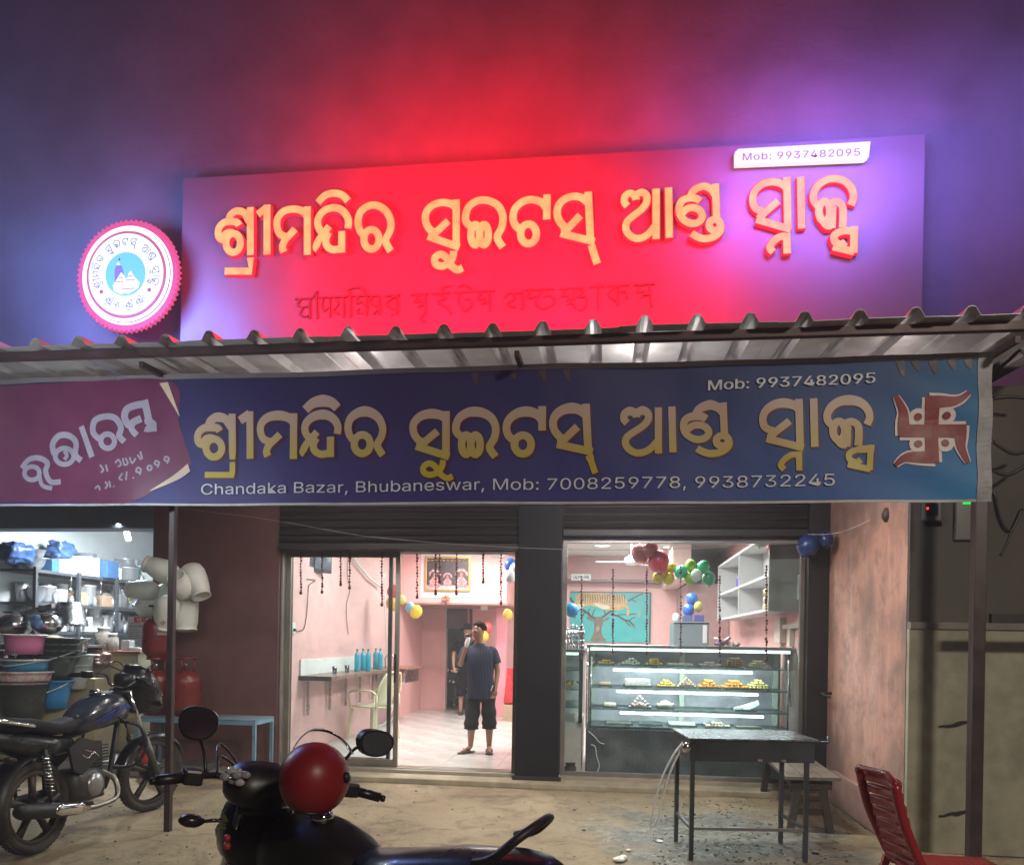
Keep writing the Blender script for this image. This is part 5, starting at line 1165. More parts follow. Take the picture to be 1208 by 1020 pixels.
q = MB(); q.bar((x0-.05, 1.26, 1.32), (x0+.14, 1.26, 1.42), .03, .01); q.build('paper_strip', m_white, pr)

# kitchen items and things at the rear right
for k, (px, py, w_, h_, c, l) in enumerate(((532, 800, 10, 14, (.25, .27, .25), 'pale steel kitchen rack seen through the rear doorway'), (533, 826, 13, 9, (.1, .1, .1), 'dark crate on the kitchen floor in the rear doorway'))):
    a = pt(px-w_/2, py+h_/2, YB+.6); b_ = pt(px+w_/2, py-h_/2, YB+.6); q = MB()
    for z_ in (a.z, (a.z+b_.z)/2, b_.z): q.box((a.x, a.y, z_), (b_.x, a.y+.3, z_+.02))
    for x_ in (a.x, b_.x-.02): q.box((x_, a.y, FZ), (x_+.02, a.y+.02, b_.z))
    one('kitchen_rack' if k == 0 else 'crate', q, mat('rack_%d' % k, c, .4), l, 'rack' if k == 0 else 'crate')
for k in range(5):
    p_ = pt(528+k*2.3, (793, 806, 794, 807, 795)[k], YB+.55); q = MB(); q.lathe([(.05, 0), (.07, .05), (.06, .1)], p_, 10); one('kitchen_pot', q, m_steel, 'steel pot on the kitchen rack beyond the rear doorway', 'pot', 'steel pots on the kitchen rack')
# red chair back + carton
m_redp = mat('red_plastic_chair', (.42, .015, .02), .3, var=.06)
a = pt(604, 812, 5.0)
rc = thing('stacked_chair', 'red plastic chair standing on a carton by the rear right doorway jamb', 'chair', tuple(pt(604, 830, 5.0)))
q = MB(); z0_, z1_ = Z(604, 829, 5.0), Z(604, 788, 5.0); xl_, xr_ = X(594.5, 5), X(613, 5)
q.add([(xl_, 5.0, z0_), (xr_, 5.05, z0_), (xr_, 5.1, z0_+.25), (xl_+.13, 5.1, z1_), (xl_+.04, 5.1, z1_), (xl_, 5.03, z0_), (xl_, 5.04, z0_), (xr_, 5.09, z0_), (xr_, 5.14, z0_+.25), (xl_+.13, 5.14, z1_), (xl_+.04, 5.14, z1_)], [[0, 1, 2, 3, 4], [10, 9, 8, 7, 6], [0, 4, 10, 6], [4, 3, 9, 10], [3, 2, 8, 9]]); q.build('backrest', m_redp, rc)
q = MB(); q.box((xl_, 5.06, z0_-.02), (xr_+.1, 5.45, z0_+.02), .01); q.build('seat', m_redp, rc)
q = MB(); q.box((X(594, 5), 5.0, FZ), (X(614, 5), 5.45, z0_-.03), .006); one('carton', q, mat('carton_brown', (.42, .28, .19), .8), 'brown cardboard carton on the floor under the red chair', 'carton')

# ================================================================== SWEET COUNTERS
DY = .34
m_base = mat('granite_black', (.05, .055, .06), .25, var=.25, scale=60)
m_shf = mat('steel_shelf_edge', (.20, .26, .27), .3, metal=.6)
m_mir = mat('case_back_panel', (.50, .48, .54), .35, var=.5, scale=1.6)
cx0, cx1 = X(692, DY), X(940, DY); czb = Z(815, 862, DY); czt = Z(815, 765, DY)
dc = thing('display_case', 'long lit glass sweet counter with four shelves behind the shopfront glass', 'display case', ((cx0+cx1)/2, DY+.3, FZ))
q = MB(); q.box((cx0, DY, FZ), (cx1+.1, DY+.75, czb-.003), .008); q.build('base', m_base, dc)
q = MB(); q.box((cx0-.01, DY+.18, czt), (cx1+.04, DY+.8, czt+.03), .006); q.build('top', mat('case_top_steel', (.28, .30, .30), .25, metal=.5), dc)
q = MB(); q.box((cx0, DY+.74, czb), (cx1, DY+.76, czt-.001)); q.build('back_panel', m_mir, dc)
q = MB(); q.box((cx0+.03, DY+.21, czt-.035), (cx1-.02, DY+.26, czt-.006)); q.build('top_lamp', emis('case_top_lamp', (.9, 1, .93), 3.), dc)
for x_ in (cx0+.02, (cx0+cx1)/2-.04, cx1-.09):
    q = MB(); q.box((x_, DY+.68, czb), (x_+.055, DY+.735, czt-.001)); q.build('post', mat('case_post', (.60, .66, .56), .35), dc)
for x_ in (cx0+.045, cx1-.06):
    q = MB(); q.tube([(x_, DY+.1, czb), (x_, DY+.1, czt-.10)], .010, 8); q.build('front_rod', m_steel, dc)
prof = [(DY+.02, czb), (DY+.005, czb+.12), (DY+.015, czb+.35), (DY+.05, czb+.58), (DY+.11, czt-.10), (DY+.2, czt-.003)]
pc_ = cr(prof, n=4)
q = MB(); vs = [(x_, y, z) for x_ in (cx0+.004, cx1+.03) for y, z in pc_]; n_ = len(pc_); q.add(vs, [[i, n_+i, n_+i+1, i+1] for i in range(n_-1)], True); q.build('curved_glass', m_cglass, dc)
for x_ in (cx0+.003, cx1+.034):
    q = MB(); q.tube([(x_, y, z) for y, z in pc_], .008, 6); q.build('glass_edge', m_dark if x_ > 0 else m_steel, dc)
q = MB(); q.add([(cx1+.03, y, z) for y, z in pc_]+[(cx1+.03, DY+.73, czt-.003), (cx1+.03, DY+.73, czb)], [list(range(n_+2))]); q.build('side_glass', m_cglass, dc)
shz = [Z(815, y_, DY+.12) for y_ in (787, 812.5, 838, 858.5)]
for k, z_ in enumerate(shz):
    q = MB(); q.box((cx0+.03, DY+.10, z_-.012), (cx1-.04, DY+.66, z_), .002); q.build('shelf', m_shf, dc)
    if k < 3:
        area('case_tube_light', ((cx0+cx1)/2-.05, DY+.15, z_-.03), (0, 1, -.55), 1.7, .03, 10, (.9, 1, .98))
        q = MB(); q.tube([(cx0+.28+.04*k, DY+.12, z_-.042), (cx1-.42+.06*k, DY+.12, z_-.042)], .012, 8); q.build('lamp_tube', m_tube, dc)
# sweets on trays
def tray(px, k, w_, heap, col, l, h_=.08, r=.016, name='sweet_tray', cat='tray', depth=.28):
    c = pt(px, 800, DY+.28); z = shz[k]+.001
    t = thing(name, l, cat, (c.x, DY+.3, z))
    q = MB(); w2 = w_/2
    q.box((c.x-w2, DY+.16, z), (c.x+w2, DY+.16+depth, z+.008)); q.box((c.x-w2, DY+.155, z+.0081), (c.x+w2, DY+.165, z+.022)); q.box((c.x-w2, DY+.155+depth, z+.0081), (c.x+w2, DY+.165+depth, z+.022)); q.build('tray', m_steel, t)
    q = MB(); q.cur = 0
    mcol = mat('sweet_%d_%d' % (int(col[0]*100), int(col[1]*100)), col, .35, var=.35, scale=40)
    if heap == 'heap':
        n1 = int(w_/(r*1.9))
        for j in range(5):
            for i in range(n1):
                u = (i+.5)/n1*2-1; hh = h_*(1-u*u)
                for lv in range(int(hh/(r*1.5))+1):
                    if lv > 1 and (lv+i+j) % 1 : continue
                    q.ball((c.x+u*w2*(1-.04*lv)+random.uniform(-.3, .3)*r, DY+.2+j*depth/6+lv*.004, z+.01+r*.8+lv*r*1.45), r*random.uniform(.85, 1.08), 6, 4)
    elif heap == 'block': q.box((c.x-w2*.9, DY+.18, z+.01), (c.x+w2*.9, DY+.38, z+h_), .012)
    elif heap == 'bowl':
        q.lathe([(w2*.5, 0), (w2*.8, .01), (w2, .045), (w2*.97, .05), (w2*.7, .03)], (c.x, DY+.28, z+.01), 14)
        for i in range(16): an = i*2.4; q.ball((c.x+w2*.6*math.cos(an)*(i/16), DY+.28+w2*.6*math.sin(an)*(i/16), z+.055+.02*(1-i/16)), .018, 6, 4)
    elif heap == 'fan':
        for i in range(9): q.bar((c.x-w2+i*.012, DY+.22, z+.012), (c.x-w2*.2+i*.022, DY+.3, z+h_*(.3+.09*i)), .015, .05)
    elif heap == 'tri':
        for i in range(9):
            u = i/8*2-1; q.ball((c.x+u*w2*.9, DY+.22, z+.02+h_*(1-abs(u))), r, 7, 5)
        for i in range(5):
            q.ball((c.x+(i-2)*.03, DY+.25, z+.03+.012*(2-abs(i-2))), .022, 7, 5)
    q.build('sweets', mcol, t, kind='stuff'); return t
yl, og, wh, br, pk = (.66, .42, .08), (.70, .28, .05), (.70, .68, .60), (.16, .07, .04), (.55, .40, .38)
for a in ((715, 0, .17, 'heap', yl, 'top shelf tray of yellow sweets at the far left', .035), (744, 0, .20, 'heap', wh, 'top shelf tray of white sweets, second from left', .05), (771, 0, .18, 'heap', yl, 'top shelf tray of bright yellow laddus, third from left', .06), (802, 0, .26, 'heap', (.6, .5, .4), 'flat top shelf tray of pale sweets before the middle post', .02), (837, 0, .22, 'heap', pk, 'flat top shelf tray right of the middle post', .03), (866, 0, .25, 'heap', (.36, .17, .10), 'top shelf tray heaped high with brown sweets', .085), (894, 0, .22, 'heap', (.50, .38, .22), 'top shelf tray of tan sweets at the right end', .06),
          (714, 1, .14, 'block', (.62, .40, .26), 'second shelf peach coloured block sweet at left', .045), (752, 1, .30, 'block', (.66, .60, .56), 'second shelf long pale slab of sweet on a tray', .09), (786, 1, .20, 'heap', yl, 'second shelf tray of yellow sweets left of the pyramid', .05), (809, 1, .20, 'tri', (.62, .40, .24), 'second shelf pyramid of sweets in front of the middle post', .09, .014), (836, 1, .22, 'heap', og, 'second shelf heap of orange laddus right of the pyramid', .075, .019), (866, 1, .26, 'heap', og, 'second shelf biggest heap of orange laddus', .08, .019), (894, 1, .20, 'heap', (.58, .45, .16), 'second shelf heap of dull yellow sweets at the right end', .08),
          (720, 2, .15, 'block', (.68, .52, .42), 'third shelf small pale loaf sweet at left', .05), (755, 2, .24, 'tri', (.62, .42, .38), 'third shelf triangular pile of pinkish sweets', .11, .014), (785, 2, .18, 'bowl', wh, 'third shelf round bowl of white sweets'), (878, 2, .22, 'fan', (.66, .70, .68), 'third shelf folded white sheets leaning at the right', .09),
          (731, 3, .30, 'block', (.10, .10, .09), 'bottom shelf dark tray at the left', .03), (768, 3, .26, 'block', (.05, .07, .07), 'bottom shelf steel pan left of the middle', .035), (805, 3, .30, 'block', (.50, .62, .56), 'bottom shelf pale green box in the middle', .045), (846, 3, .26, 'heap', (.3, .25, .2), 'bottom shelf tray of brown pieces right of the middle', .03), (882, 3, .26, 'block', (.12, .12, .11), 'bottom shelf dark tray at the right', .03)):
    tray(*a)
# second case at the left, running back
ex0, ex1 = X(664, .4), X(688, .4)
d2 = thing('display_case', 'second narrower sweet counter seen at the far left behind the glass', 'display case', ((ex0+ex1)/2, .8, FZ))
e_zb, e_zt = Z(676, 852, .4), Z(676, 769, .4)
q = MB(); q.box((ex0-.3, .45, FZ), (ex1-.01, 1.6, e_zb-.003)); q.build('base', mat('case_base_pink', (.50, .42, .38), .4), d2)
q = MB(); q.box((ex0-.3, .40, e_zt), (ex1, 1.6, e_zt+.03)); q.build('top', m_shf, d2)
q = MB(); q.box((ex1-.045, .40, e_zb), (ex1-.005, .44, e_zt-.001)); q.build('post', m_dark, d2)
q = MB(); q.box((ex0-.3, 1.55, e_zb), (ex1-.01, 1.57, e_zt-.001)); q.build('back_panel', mat('case_back_pale', (.52, .6, .56), .4), d2)
q = MB(); q.box((ex0-.3, .5, e_zt-.03), (ex1-.06, .53, e_zt-.005)); q.build('top_lamp', emis('case_top_lamp', (.9, 1, .93), 3.), d2)
for y_ in (789.5, 812, 833):
    z_ = Z(676, y_, .5); q = MB(); q.box((ex0-.3, .44, z_-.012), (ex1-.05, 1.5, z_)); q.build('shelf', m_shf, d2)
q = MB(); q.box((ex0-.3, .405, e_zb), (ex1-.046, .411, e_zt-.001)); q.build('pane', m_cglass, d2)
z_ = Z(676, 812, .5)
q = MB()
for i in range(26): q.ball((ex0+.06+random.uniform(-.1, .1), .6+random.uniform(0, .2), z_+.02+random.uniform(0, .05)), .02, 6, 4)
one('sweet_heap', q, mat('sweet_66_42', yl, .4), 'small heap of yellow sweets in the far left case', 'sweets')
# steel cups on the second case
for k in range(7):
    for j in range(2):
        q = MB(); x_ = ex0-.0+.034*k; h0 = e_zt+.031+j*.105
        q.lathe([(.014, 0), (.019, .10), (.017, .10), (.012, .004)], (x_, .55+.03*(k % 2), h0), 9, cap=False)
        one('steel_cup', q, m_steel, 'small steel cup in the stacked rows on the far left case', 'cup', 'steel cups stacked on the far left case')
q = MB()
for i in range(14): q.ball((ex0+.1+random.uniform(-.1, .1), .6, e_zt+.25+random.uniform(0, .05)), .018, 6, 4, (1, 1, .7))
one('spoon_heap', q, m_steel, 'heap of shiny steel lids on top of the stacked cups', 'lids')
pb = pt(669, 913, .12); q = MB(); q.lathe([(.035, 0), (.06, .03), (.062, .06), (.045, .085), (.05, .10), (.058, .105)], (pb.x+.03, .17, FZ+.0), 14); one('clay_pot', q, mat('clay_pot_dark', (.04, .022, .015), .7), 'little dark clay pot on the floor at the foot of the glass front', 'pot')
# loose wires by the case base
for P, l in (([(694, 862), (701, 868), (707, 875), (713, 877)], 'short white wire end on top of the counter base'), ([(697, 878), (702, 880), (704, 892), (707, 903), (703, 913)], 'white wire hanging down the black counter base at the left')):
    q = MB(); q.tube(cr([tuple(pt(x, y, DY-.02)) for x, y in P], n=4), .005, 5); one('wire', q, m_white, l, 'wire')
# ================================================================== OUTSIDE FURNITURE
m_tab = mat('table_dark_blue_grey', (.05, .06, .075), .35, metal=.3, var=.25, bump=.05)
# steel work table (from its leg feet)
fl_, fr_ = gz(813, 1014), gz(953, 1016.5); bl_, br_ = gz(806, 999), gz(940, 1000.5)
tc_ = (fl_+fr_+bl_+br_)/4; tzz = .82
tb = thing('work_table', 'dark steel work table with a deep apron standing on the damp ground', 'table', (tc_.x, tc_.y, 0))
ex = (fr_-fl_).normalized(); tw_ = (fr_-fl_).length; ey = Vector((-ex.y, ex.x, 0)); td_ = .50
def TT(u, v, z): return fl_+ex*u+ey*v+Vector((0, 0, z))
def tbox(u0, v0, z0, u1, v1, z1, nm, m, par, T=TT, **k):
    q = MB(); q.add([T(u, v, z) for z in (z0, z1) for u, v in ((u0, v0), (u1, v0), (u1, v1), (u0, v1))], [[3, 2, 1, 0], [4, 5, 6, 7], [0, 1, 5, 4], [1, 2, 6, 5], [2, 3, 7, 6], [3, 0, 4, 7]]); return q.build(nm, m, par, **k)
lw = .028
for u, v in ((0, 0), (tw_-lw, 0), (0, td_-lw), (tw_-lw, td_-lw)): tbox(u, v, 0, u+lw, v+lw, tzz-.156, 'leg', m_tab, tb)
tbox(-.01, -.01, tzz-.155, tw_+.03, td_+.01, tzz-.012, 'apron', m_tab, tb)
tbox(-.02, -.03, tzz-.0115, tw_+.06, td_+.04, tzz, 'table_top', mat('table_top_steel', (.18, .20, .22), .28, metal=.6, var=.3), tb)
tbox(lw, .004, .20, tw_-lw, .022, .22, 'stretcher', mat('stretcher_grey', (.2, .2, .2), .4, metal=.4), tb)
for u in (.004, tw_-.022): tbox(u, lw, .20, u+.018, td_-lw, .22, 'stretcher', m_tab, tb)
for u, v in ((.56, -.012), (.76, -.012)): tbox(tw_*u, v, tzz-.15, tw_*u+.03, v+.001, tzz-.135, 'clip', m_steel, tb)
hk = TT(-.06, -.02, tzz-.03)
q = MB(); q.tube([TT(tw_+.07, .02, tzz-.02), TT(tw_+.13, .02, tzz-.02), TT(tw_+.13, .02, tzz+.02)], .012, 6); q.build('hook', m_tab, tb)
q = MB(); q.tube(cr([hk, hk+Vector((-.06, -.02, -.08)), hk+Vector((-.14, -.03, -.25)), hk+Vector((-.20, -.04, -.5)), hk+Vector((-.2, -.04, -.56)), hk+Vector((-.16, -.04, -.5)), hk+Vector((-.09, -.03, -.22)), hk+Vector((0, 0, -.02))], n=6), .007, 6)
one('cable_loop', q, mat('white_cable', (.62, .66, .7), .4), 'white cable looped and hanging from the left corner of the steel table', 'cable')
q = MB(); q.ball(hk+Vector((.02, -.03, -.03)), .035, 8, 6, (1, .6, 1)); one('cable_knot', q, m_steel, 'crumpled tape knot tying the white cable to the steel table corner', 'tape')
# wooden bench behind it
bf0, bf1 = gz(929, 980), gz(984, 982); bb = gz(898, 940)
bn_ = thing('bench', 'dark wooden bench with splayed legs behind the steel table', 'bench', tuple((bf0+bf1)/2))
bx = (bf1-bf0).normalized(); by_ = (bb-bf0); by_.z = 0; bl2 = by_.length; by_.normalize(); bwid = (bf1-bf0).length
def BT(u, v, z): return bf0+bx*u+by_*v+Vector((0, 0, z))
bz = .44
m_ben_ = mat('bench_dark_wood', (.03, .024, .02), .5, var=.4, scale=12, stretch=(1, 1, 6)); m_bent = mat('bench_top_wood', (.15, .125, .10), .45, var=.3, dirt=(.08, .07, .05), dirtamt=.6)
L2 = bl2+.1
for v in (.0, L2-.06):
    for u, s_ in ((0, 1), (bwid-.05, -1)):
        q = MB(); q.bar(BT(u+.02, v, 0), BT(u+.02+s_*.055, v+.03, bz-.11), .055, .05); q.build('leg', m_ben_, bn_)
    tbox(.04, v+.005, .13, bwid-.04, v+.035, .175, 'rung', m_ben_, bn_, BT)
    tbox(.02, v+.0, bz-.11, bwid-.02, v+.06, bz-.026, 'end_rail', m_ben_, bn_, BT)
for u in (.03, bwid-.07): tbox(u, .061, bz-.10, u+.03, L2-.061, bz-.026, 'side_rail', m_ben_, bn_, BT)
nb_ = 3; ww = (bwid+.06)/nb_
for k in range(nb_): tbox(-.03+k*ww, -.08, bz-.025, -.03+(k+1)*ww-.006, L2+.06, bz, 'seat_plank', m_bent, bn_, BT)
# red plastic chair front right: its back towards us, seat hidden to the right
m_rch = mat('dark_red_plastic', (.27, .014, .02), .28, var=.15)
ch0 = gz(1070, 1075)
def px_at(px, py, dep):   # point at a given depth along the view axis
    return CAM+ray(px, py)*dep
cdp_ = 3.75
rch = thing('red_chair', 'dark red plastic chair with ribbed back beside the stained wall', 'chair', tuple(gz(1075, 1110)))
c0 = gz(1075, 1110)
ca = R(-48)     # direction the chair faces (to the right and a little away)
fx_ = Vector((math.cos(ca+R(48)+R(8)), math.sin(ca+R(48)+R(8)), 0)); fy_ = Vector((-fx_.y, fx_.x, 0))
A = px_at(1018, 907, 3.78); B = px_at(1057, 923, 3.36)      # top corners of the backrest
A.z = B.z = .84
u_ = (B-A); u_.z = 0; wch = u_.length; u_.normalize(); f_ = Vector((-u_.y, u_.x, 0)); 
if f_.dot(RGT) < 0: f_ = -f_
def CT(u, v, z): return Vector((A.x, A.y, 0))+u_*u+f_*v+Vector((0, 0, z))
# ribbed back: stepped louvres
wch = max(wch, .46)
rib = 8; zt, zb_ = .84, .40
for k in range(rib):
    a0 = zt-(zt-zb_)*k/rib; a1 = zt-(zt-zb_)*(k+1)/rib+.004; v0 = .12*(k/rib)**1.2; v1 = .12*((k+1)/rib)**1.2
    q = MB(); n_ = 8; vs = []
    for (vv, zz) in ((v0-.0, a0), (v1-.012, a1+.006), (v1+.012, a1), (v0+.024, a0)):
        for i in range(n_+1):
            t = i/n_; vs.append(CT(.035+(wch-.07)*t, vv-.05*math.sin(math.pi*t)*-1, zz))
    q.add(vs, [[r_*(n_+1)+i, r_*(n_+1)+i+1, ((r_+1) % 4)*(n_+1)+i+1, ((r_+1) % 4)*(n_+1)+i] for r_ in range(4) for i in range(n_)], True); q.build('back_slat', m_rch, rch)
for u in (0, wch):
    q = MB(); q.tube(cr([CT(u, -.02, zt+.015), CT(u, .03, .66), CT(u, .12, .46), CT(u, .16, .40)], n=5), .022, 8); q.build('back_post', m_rch, rch)
    q = MB(); q.bar(CT(u, .12, .42), CT(u+(-.02 if u == 0 else .02), .02, 0), .05, .03); q.build('leg', m_rch, rch)
    q = MB(); q.bar(CT(u, .52, .42), CT(u, .60, 0), .05, .03); q.build('leg', m_rch, rch)
q = MB(); q.tube([CT(-.005, -.02, zt+.012), CT(wch*.5, .03, zt+.02), CT(wch+.005, -.02, zt+.012)], .015, 8); q.build('top_rail', m_rch, rch)
q = MB(); n_ = 8
vs = [CT(-.02+(wch+.04)*i/n_, .12+.46*j/n_, .43-.02*math.sin(math.pi*i/n_)*math.sin(math.pi*j/n_)-k) for k in (0, .02) for j in range(n_+1) for i in range(n_+1)]
q.add(vs, [[j*9+i, j*9+i+1, (j+1)*9+i+1, (j+1)*9+i] for j in range(8) for i in range(8)]+[[81+j*9+i, 81+(j+1)*9+i, 82+(j+1)*9+i, 82+j*9+i] for j in range(8) for i in range(8)]
      + [[i, 81+i, 82+i, i+1] for i in range(8)]+[[72+i, 73+i, 154+i, 153+i] for i in range(8)]+[[9*j, 9*j+9, 90+9*j, 81+9*j] for j in range(8)]+[[9*j+8, 89+9*j, 98+9*j, 17+9*j] for j in range(8)], True); q.build('seat', m_rch, rch)

# ================================================================== METERS ON THE DARK WALL
my = YN+.10
def boxat(px0, py0, px1, py1, y0, y1, nm, m, par, bev=.006):
    a, b_ = pt(px0, py1, y0), pt(px1, py0, y0); q = MB(); q.box((a.x, y0, a.z), (b_.x, y1, b_.z), bev); return q.build(nm, m, par)
m_met = mat('meter_case', (.05, .05, .048), .35, var=.1)
mt = thing('electric_meter', 'dark electric meter with a small red light under the banner corner', 'meter', tuple(pt(1098, 612, my)))
boxat(1088, 590, 1111, 614, my-.12, my-.001, 'case', m_met, mt); boxat(1092, 594, 1107, 608, my-.124, my-.121, 'window', mat('meter_window', (.02, .02, .022), .1), mt, .001)
q = MB(); q.ball(pt(1094.3, 599.5, my-.128), .008, 10, 6); q.build('indicator', emis('red_led', (1, .02, .02), 6), mt)
boxat(1090, 614.2, 1112, 622, my-.10, my-.001, 'terminal_cover', m_black, mt)
mt2 = thing('electric_meter', 'taller dark electric meter with a green glowing display beside the right post', 'meter', tuple(pt(1140, 637, my)))
boxat(1127, 584, 1158, 637, my-.13, my-.001, 'case', m_met, mt2); boxat(1136, 588.5, 1152, 594.5, my-.136, my-.131, 'display', emis('green_display', (.0, .85, .08), 1.3), mt2, .001)
q = MB(); q.ball(pt(1146, 596.5, my-.136), .005, 8, 6); q.build('indicator', emis('green_led', (.1, 1, .1), 5), mt2)
for i, (P, r_, l) in enumerate((([(1105, 618), (1108, 632), (1118, 640), (1135, 642), (1150, 639)], .012, 'black cable drooping from the red lit meter to the green lit one'), ([(1150, 636), (1158, 650), (1166, 655), (1180, 653), (1188, 640), (1190, 628), (1182, 626), (1170, 632)], .014, 'thick black cable looping right of the post'), ([(1196, 618), (1188, 640), (1180, 655)], .010, 'black cable coming down from the top at the right edge'), ([(1174, 580), (1180, 610), (1192, 626), (1206, 600)], .008, 'thin dark cable sagging at the right edge below the banner'))):
    q = MB(); q.tube(cr([tuple(pt(x, y, my-.06-.02*i)) for x, y in P], n=6), r_, 7); one('cable', q, m_black, l, 'cable')
q = MB()
for P in ([(1172, 470), (1190, 468), (1215, 470)], [(1170, 440), (1190, 425), (1215, 400)], [(1170, 520), (1195, 535), (1215, 530)], [(1172, 555), (1190, 560), (1215, 545)]):
    q = MB(); q.tube(cr([tuple(pt(x, y, my-.3)) for x, y in P], n=5), .012, 6); one('overhead_cable', q, m_black, 'dark cable running off right at the height y of the banner end' if 0 else ('dark cable leaving right, level with the banner top' if P[0][1] == 470 else 'dark cable rising right towards the awning corner' if P[0][1] == 440 else 'dark cable leaving right at mid banner height' if P[0][1] == 520 else 'dark cable leaving right near the banner bottom corner'), 'cable')

# ================================================================== BLUE BENCH AND GAS CYLINDERS
m_blu = mat('pale_blue_paint', (.12, .25, .36), .45, var=.25, dirt=(.2, .15, .12), dirtamt=.4)
gy = -.42
gb0, gb1 = X(166, gy-.15), X(306, gy-.15)
bt_z = Z(260, 849, gy-.2)
gb = thing('blue_stand', 'pale blue painted angle iron stand along the maroon wall', 'stand', ((gb0+gb1)/2, gy, 0))
y0, y1 = gy-.22, gy+.2
q = MB(); q.box((gb0, y0, bt_z-.004), (gb1, y1, bt_z+.012)); q.build('top', mat('blue_top_dusty', (.13, .18, .22), .5, var=.3), gb)
for y_ in (y0-.003, y1-.03):
    q = MB(); q.box((gb0, y_, bt_z-.04), (gb1, y_+.033, bt_z-.0045)); q.build('rail', m_blu, gb)
q = MB(); q.box((gb1-.03, y0+.031, bt_z-.038), (gb1+.002, y1-.031, bt_z-.0046)); q.build('rail', m_blu, gb)
for x_ in (gb0, gb1-.03):
    for y_ in (y0, y1-.03): q = MB(); q.box((x_, y_, .11), (x_+.03, y_+.03, bt_z-.041)); q.build('leg', m_blu, gb)
def cylinder(px, zb, y, l, s=1., m=None):
    x_ = X(px, y); m = m or mat('gas_cylinder_red', (.15, .016, .012), .32, var=.15, dirt=(.12, .03, .02), dirtamt=.4)
    t = thing('gas_cylinder', l, 'gas cylinder', (x_, y, zb)); c = (x_, y, zb)
    q = MB(); q.lathe([(.11*s, .001), (.11*s, .03*s), (.13*s, .045*s), (.155*s, .08*s), (.16*s, .12*s), (.16*s, .34*s), (.155*s, .38*s), (.12*s, .43*s), (.05*s, .455*s), (.0, .46*s)], c, 22); q.build('body', m, t)
    q = MB(); q.lathe([(.02*s, .45*s), (.02*s, .51*s), (.028*s, .515*s), (.028*s, .53*s), (0, .535*s)], c, 10); q.build('valve', m_steel, t)
    q = MB()
    for k in range(3): an = k*2.1+.5; q.tube([(c[0]+.07*s*math.cos(an), y+.07*s*math.sin(an), zb+.44*s), (c[0]+.085*s*math.cos(an), y+.085*s*math.sin(an), zb+.58*s)], .011*s, 6)
    q.tube([(c[0]+.09*s*math.cos(a_), y+.09*s*math.sin(a_), zb+.585*s) for a_ in [2*math.pi*i/18 for i in range(18)]], .011*s, 6, closed=True); q.build('collar', m, t); return t
cylinder(219, bt_z+.012, gy, 'red gas cylinder right of the thin awning post on the blue stand', 1.0)
c2 = cylinder(184, bt_z+.012, gy+.02, 'red gas cylinder left of the awning post, underneath another', .98)
t = cylinder(185, bt_z+.012+.575, gy+.03, 'topmost red gas cylinder stacked at the shop corner', .92)
q = MB(); x_ = X(190, gy-.13); zc = bt_z+.012+.575+.27; q.box((x_-.06, gy+.03-.150, zc-.03), (x_+.07, gy+.03-.146, zc+.0)); q.build('label_band', mat('faded_white_print', (.42, .3, .28), .6), t)
q = MB(); zc += .10; q.prism([(x_, zc-.035), (x_+.035, zc), (x_, zc+.035), (x_-.035, zc)], gy+.03-.151, gy+.03-.147, lambda u, v, w_: Vector((u, w_, v))); q.build('label_diamond', mat('faded_white_print', (.42, .3, .28), .6), t)
cylinder(172, .112, gy-.05, 'small red gas cylinder on the step below the blue stand', .55, mat('bright_red_cylinder', (.42, .02, .015), .35))

# ================================================================== HANGING WHITE JERRY CANS
m_can = mat('milky_plastic', (.86, .86, .78), .5, var=.12, scale=5, trans=.15)
hy = -.45
for i, (px, py, ang, tip, L_, r_, l) in enumerate(((192, 673, 158, .2, .36, .115, 'top left milky plastic can, mouth to the left'), (170, 696, 175, -.1, .34, .105, 'leftmost milky can in the bunch, mouth facing left'), (184, 708, 218, .25, .42, .12, 'lower left milky can pointing down left'),
        (214, 691, 95, .85, .28, .12, 'round bottomed milky can facing us beside the post'), (231, 685, -60, .2, .38, .12, 'right milky can leaning down right against the wall'), (219, 720, -85, .1, .42, .13, 'lowest milky can hanging straight down right of the post'), (196, 722, -110, -.2, .34, .12, 'milky can hanging down behind the post, left of the lowest'))):
    c = pt(px, py, hy+.09*(i % 3)); an = R(ang); d = Vector((math.cos(an)*math.cos(tip), -math.sin(tip), math.sin(an)*math.cos(tip))).normalized()
    t = thing('plastic_can', l, 'can', tuple(c), 0, 'milky cans hung in a bunch beside the shop opening')
    q = MB(); q.lathe([(0, -L_/2), (r_*.55, -L_/2+.005), (r_*.85, -L_/2+.035), (r_, -L_/2+.09), (r_*1.02, 0), (r_*.92, L_/2-.09), (r_*.80, L_/2-.04), (r_*.76, L_/2-.02), (r_*.83, L_/2-.015), (r_*.83, L_/2), (r_*.68, L_/2), (r_*.64, L_/2-.03), (0, L_/2-.035)], c, 22, d); q.v = [v+Vector((1, 1, 1))*.012*noise.noise(v*6) for v in q.v]; q.build('body', m_can, t)
q = MB(); q.tube([pt(205, 655, hy+.05), pt(205, 600, hy+.05)], .004, 5); one('hanging_rope', q, m_dark, 'dark rope from which the bunch of milky cans hangs', 'rope')

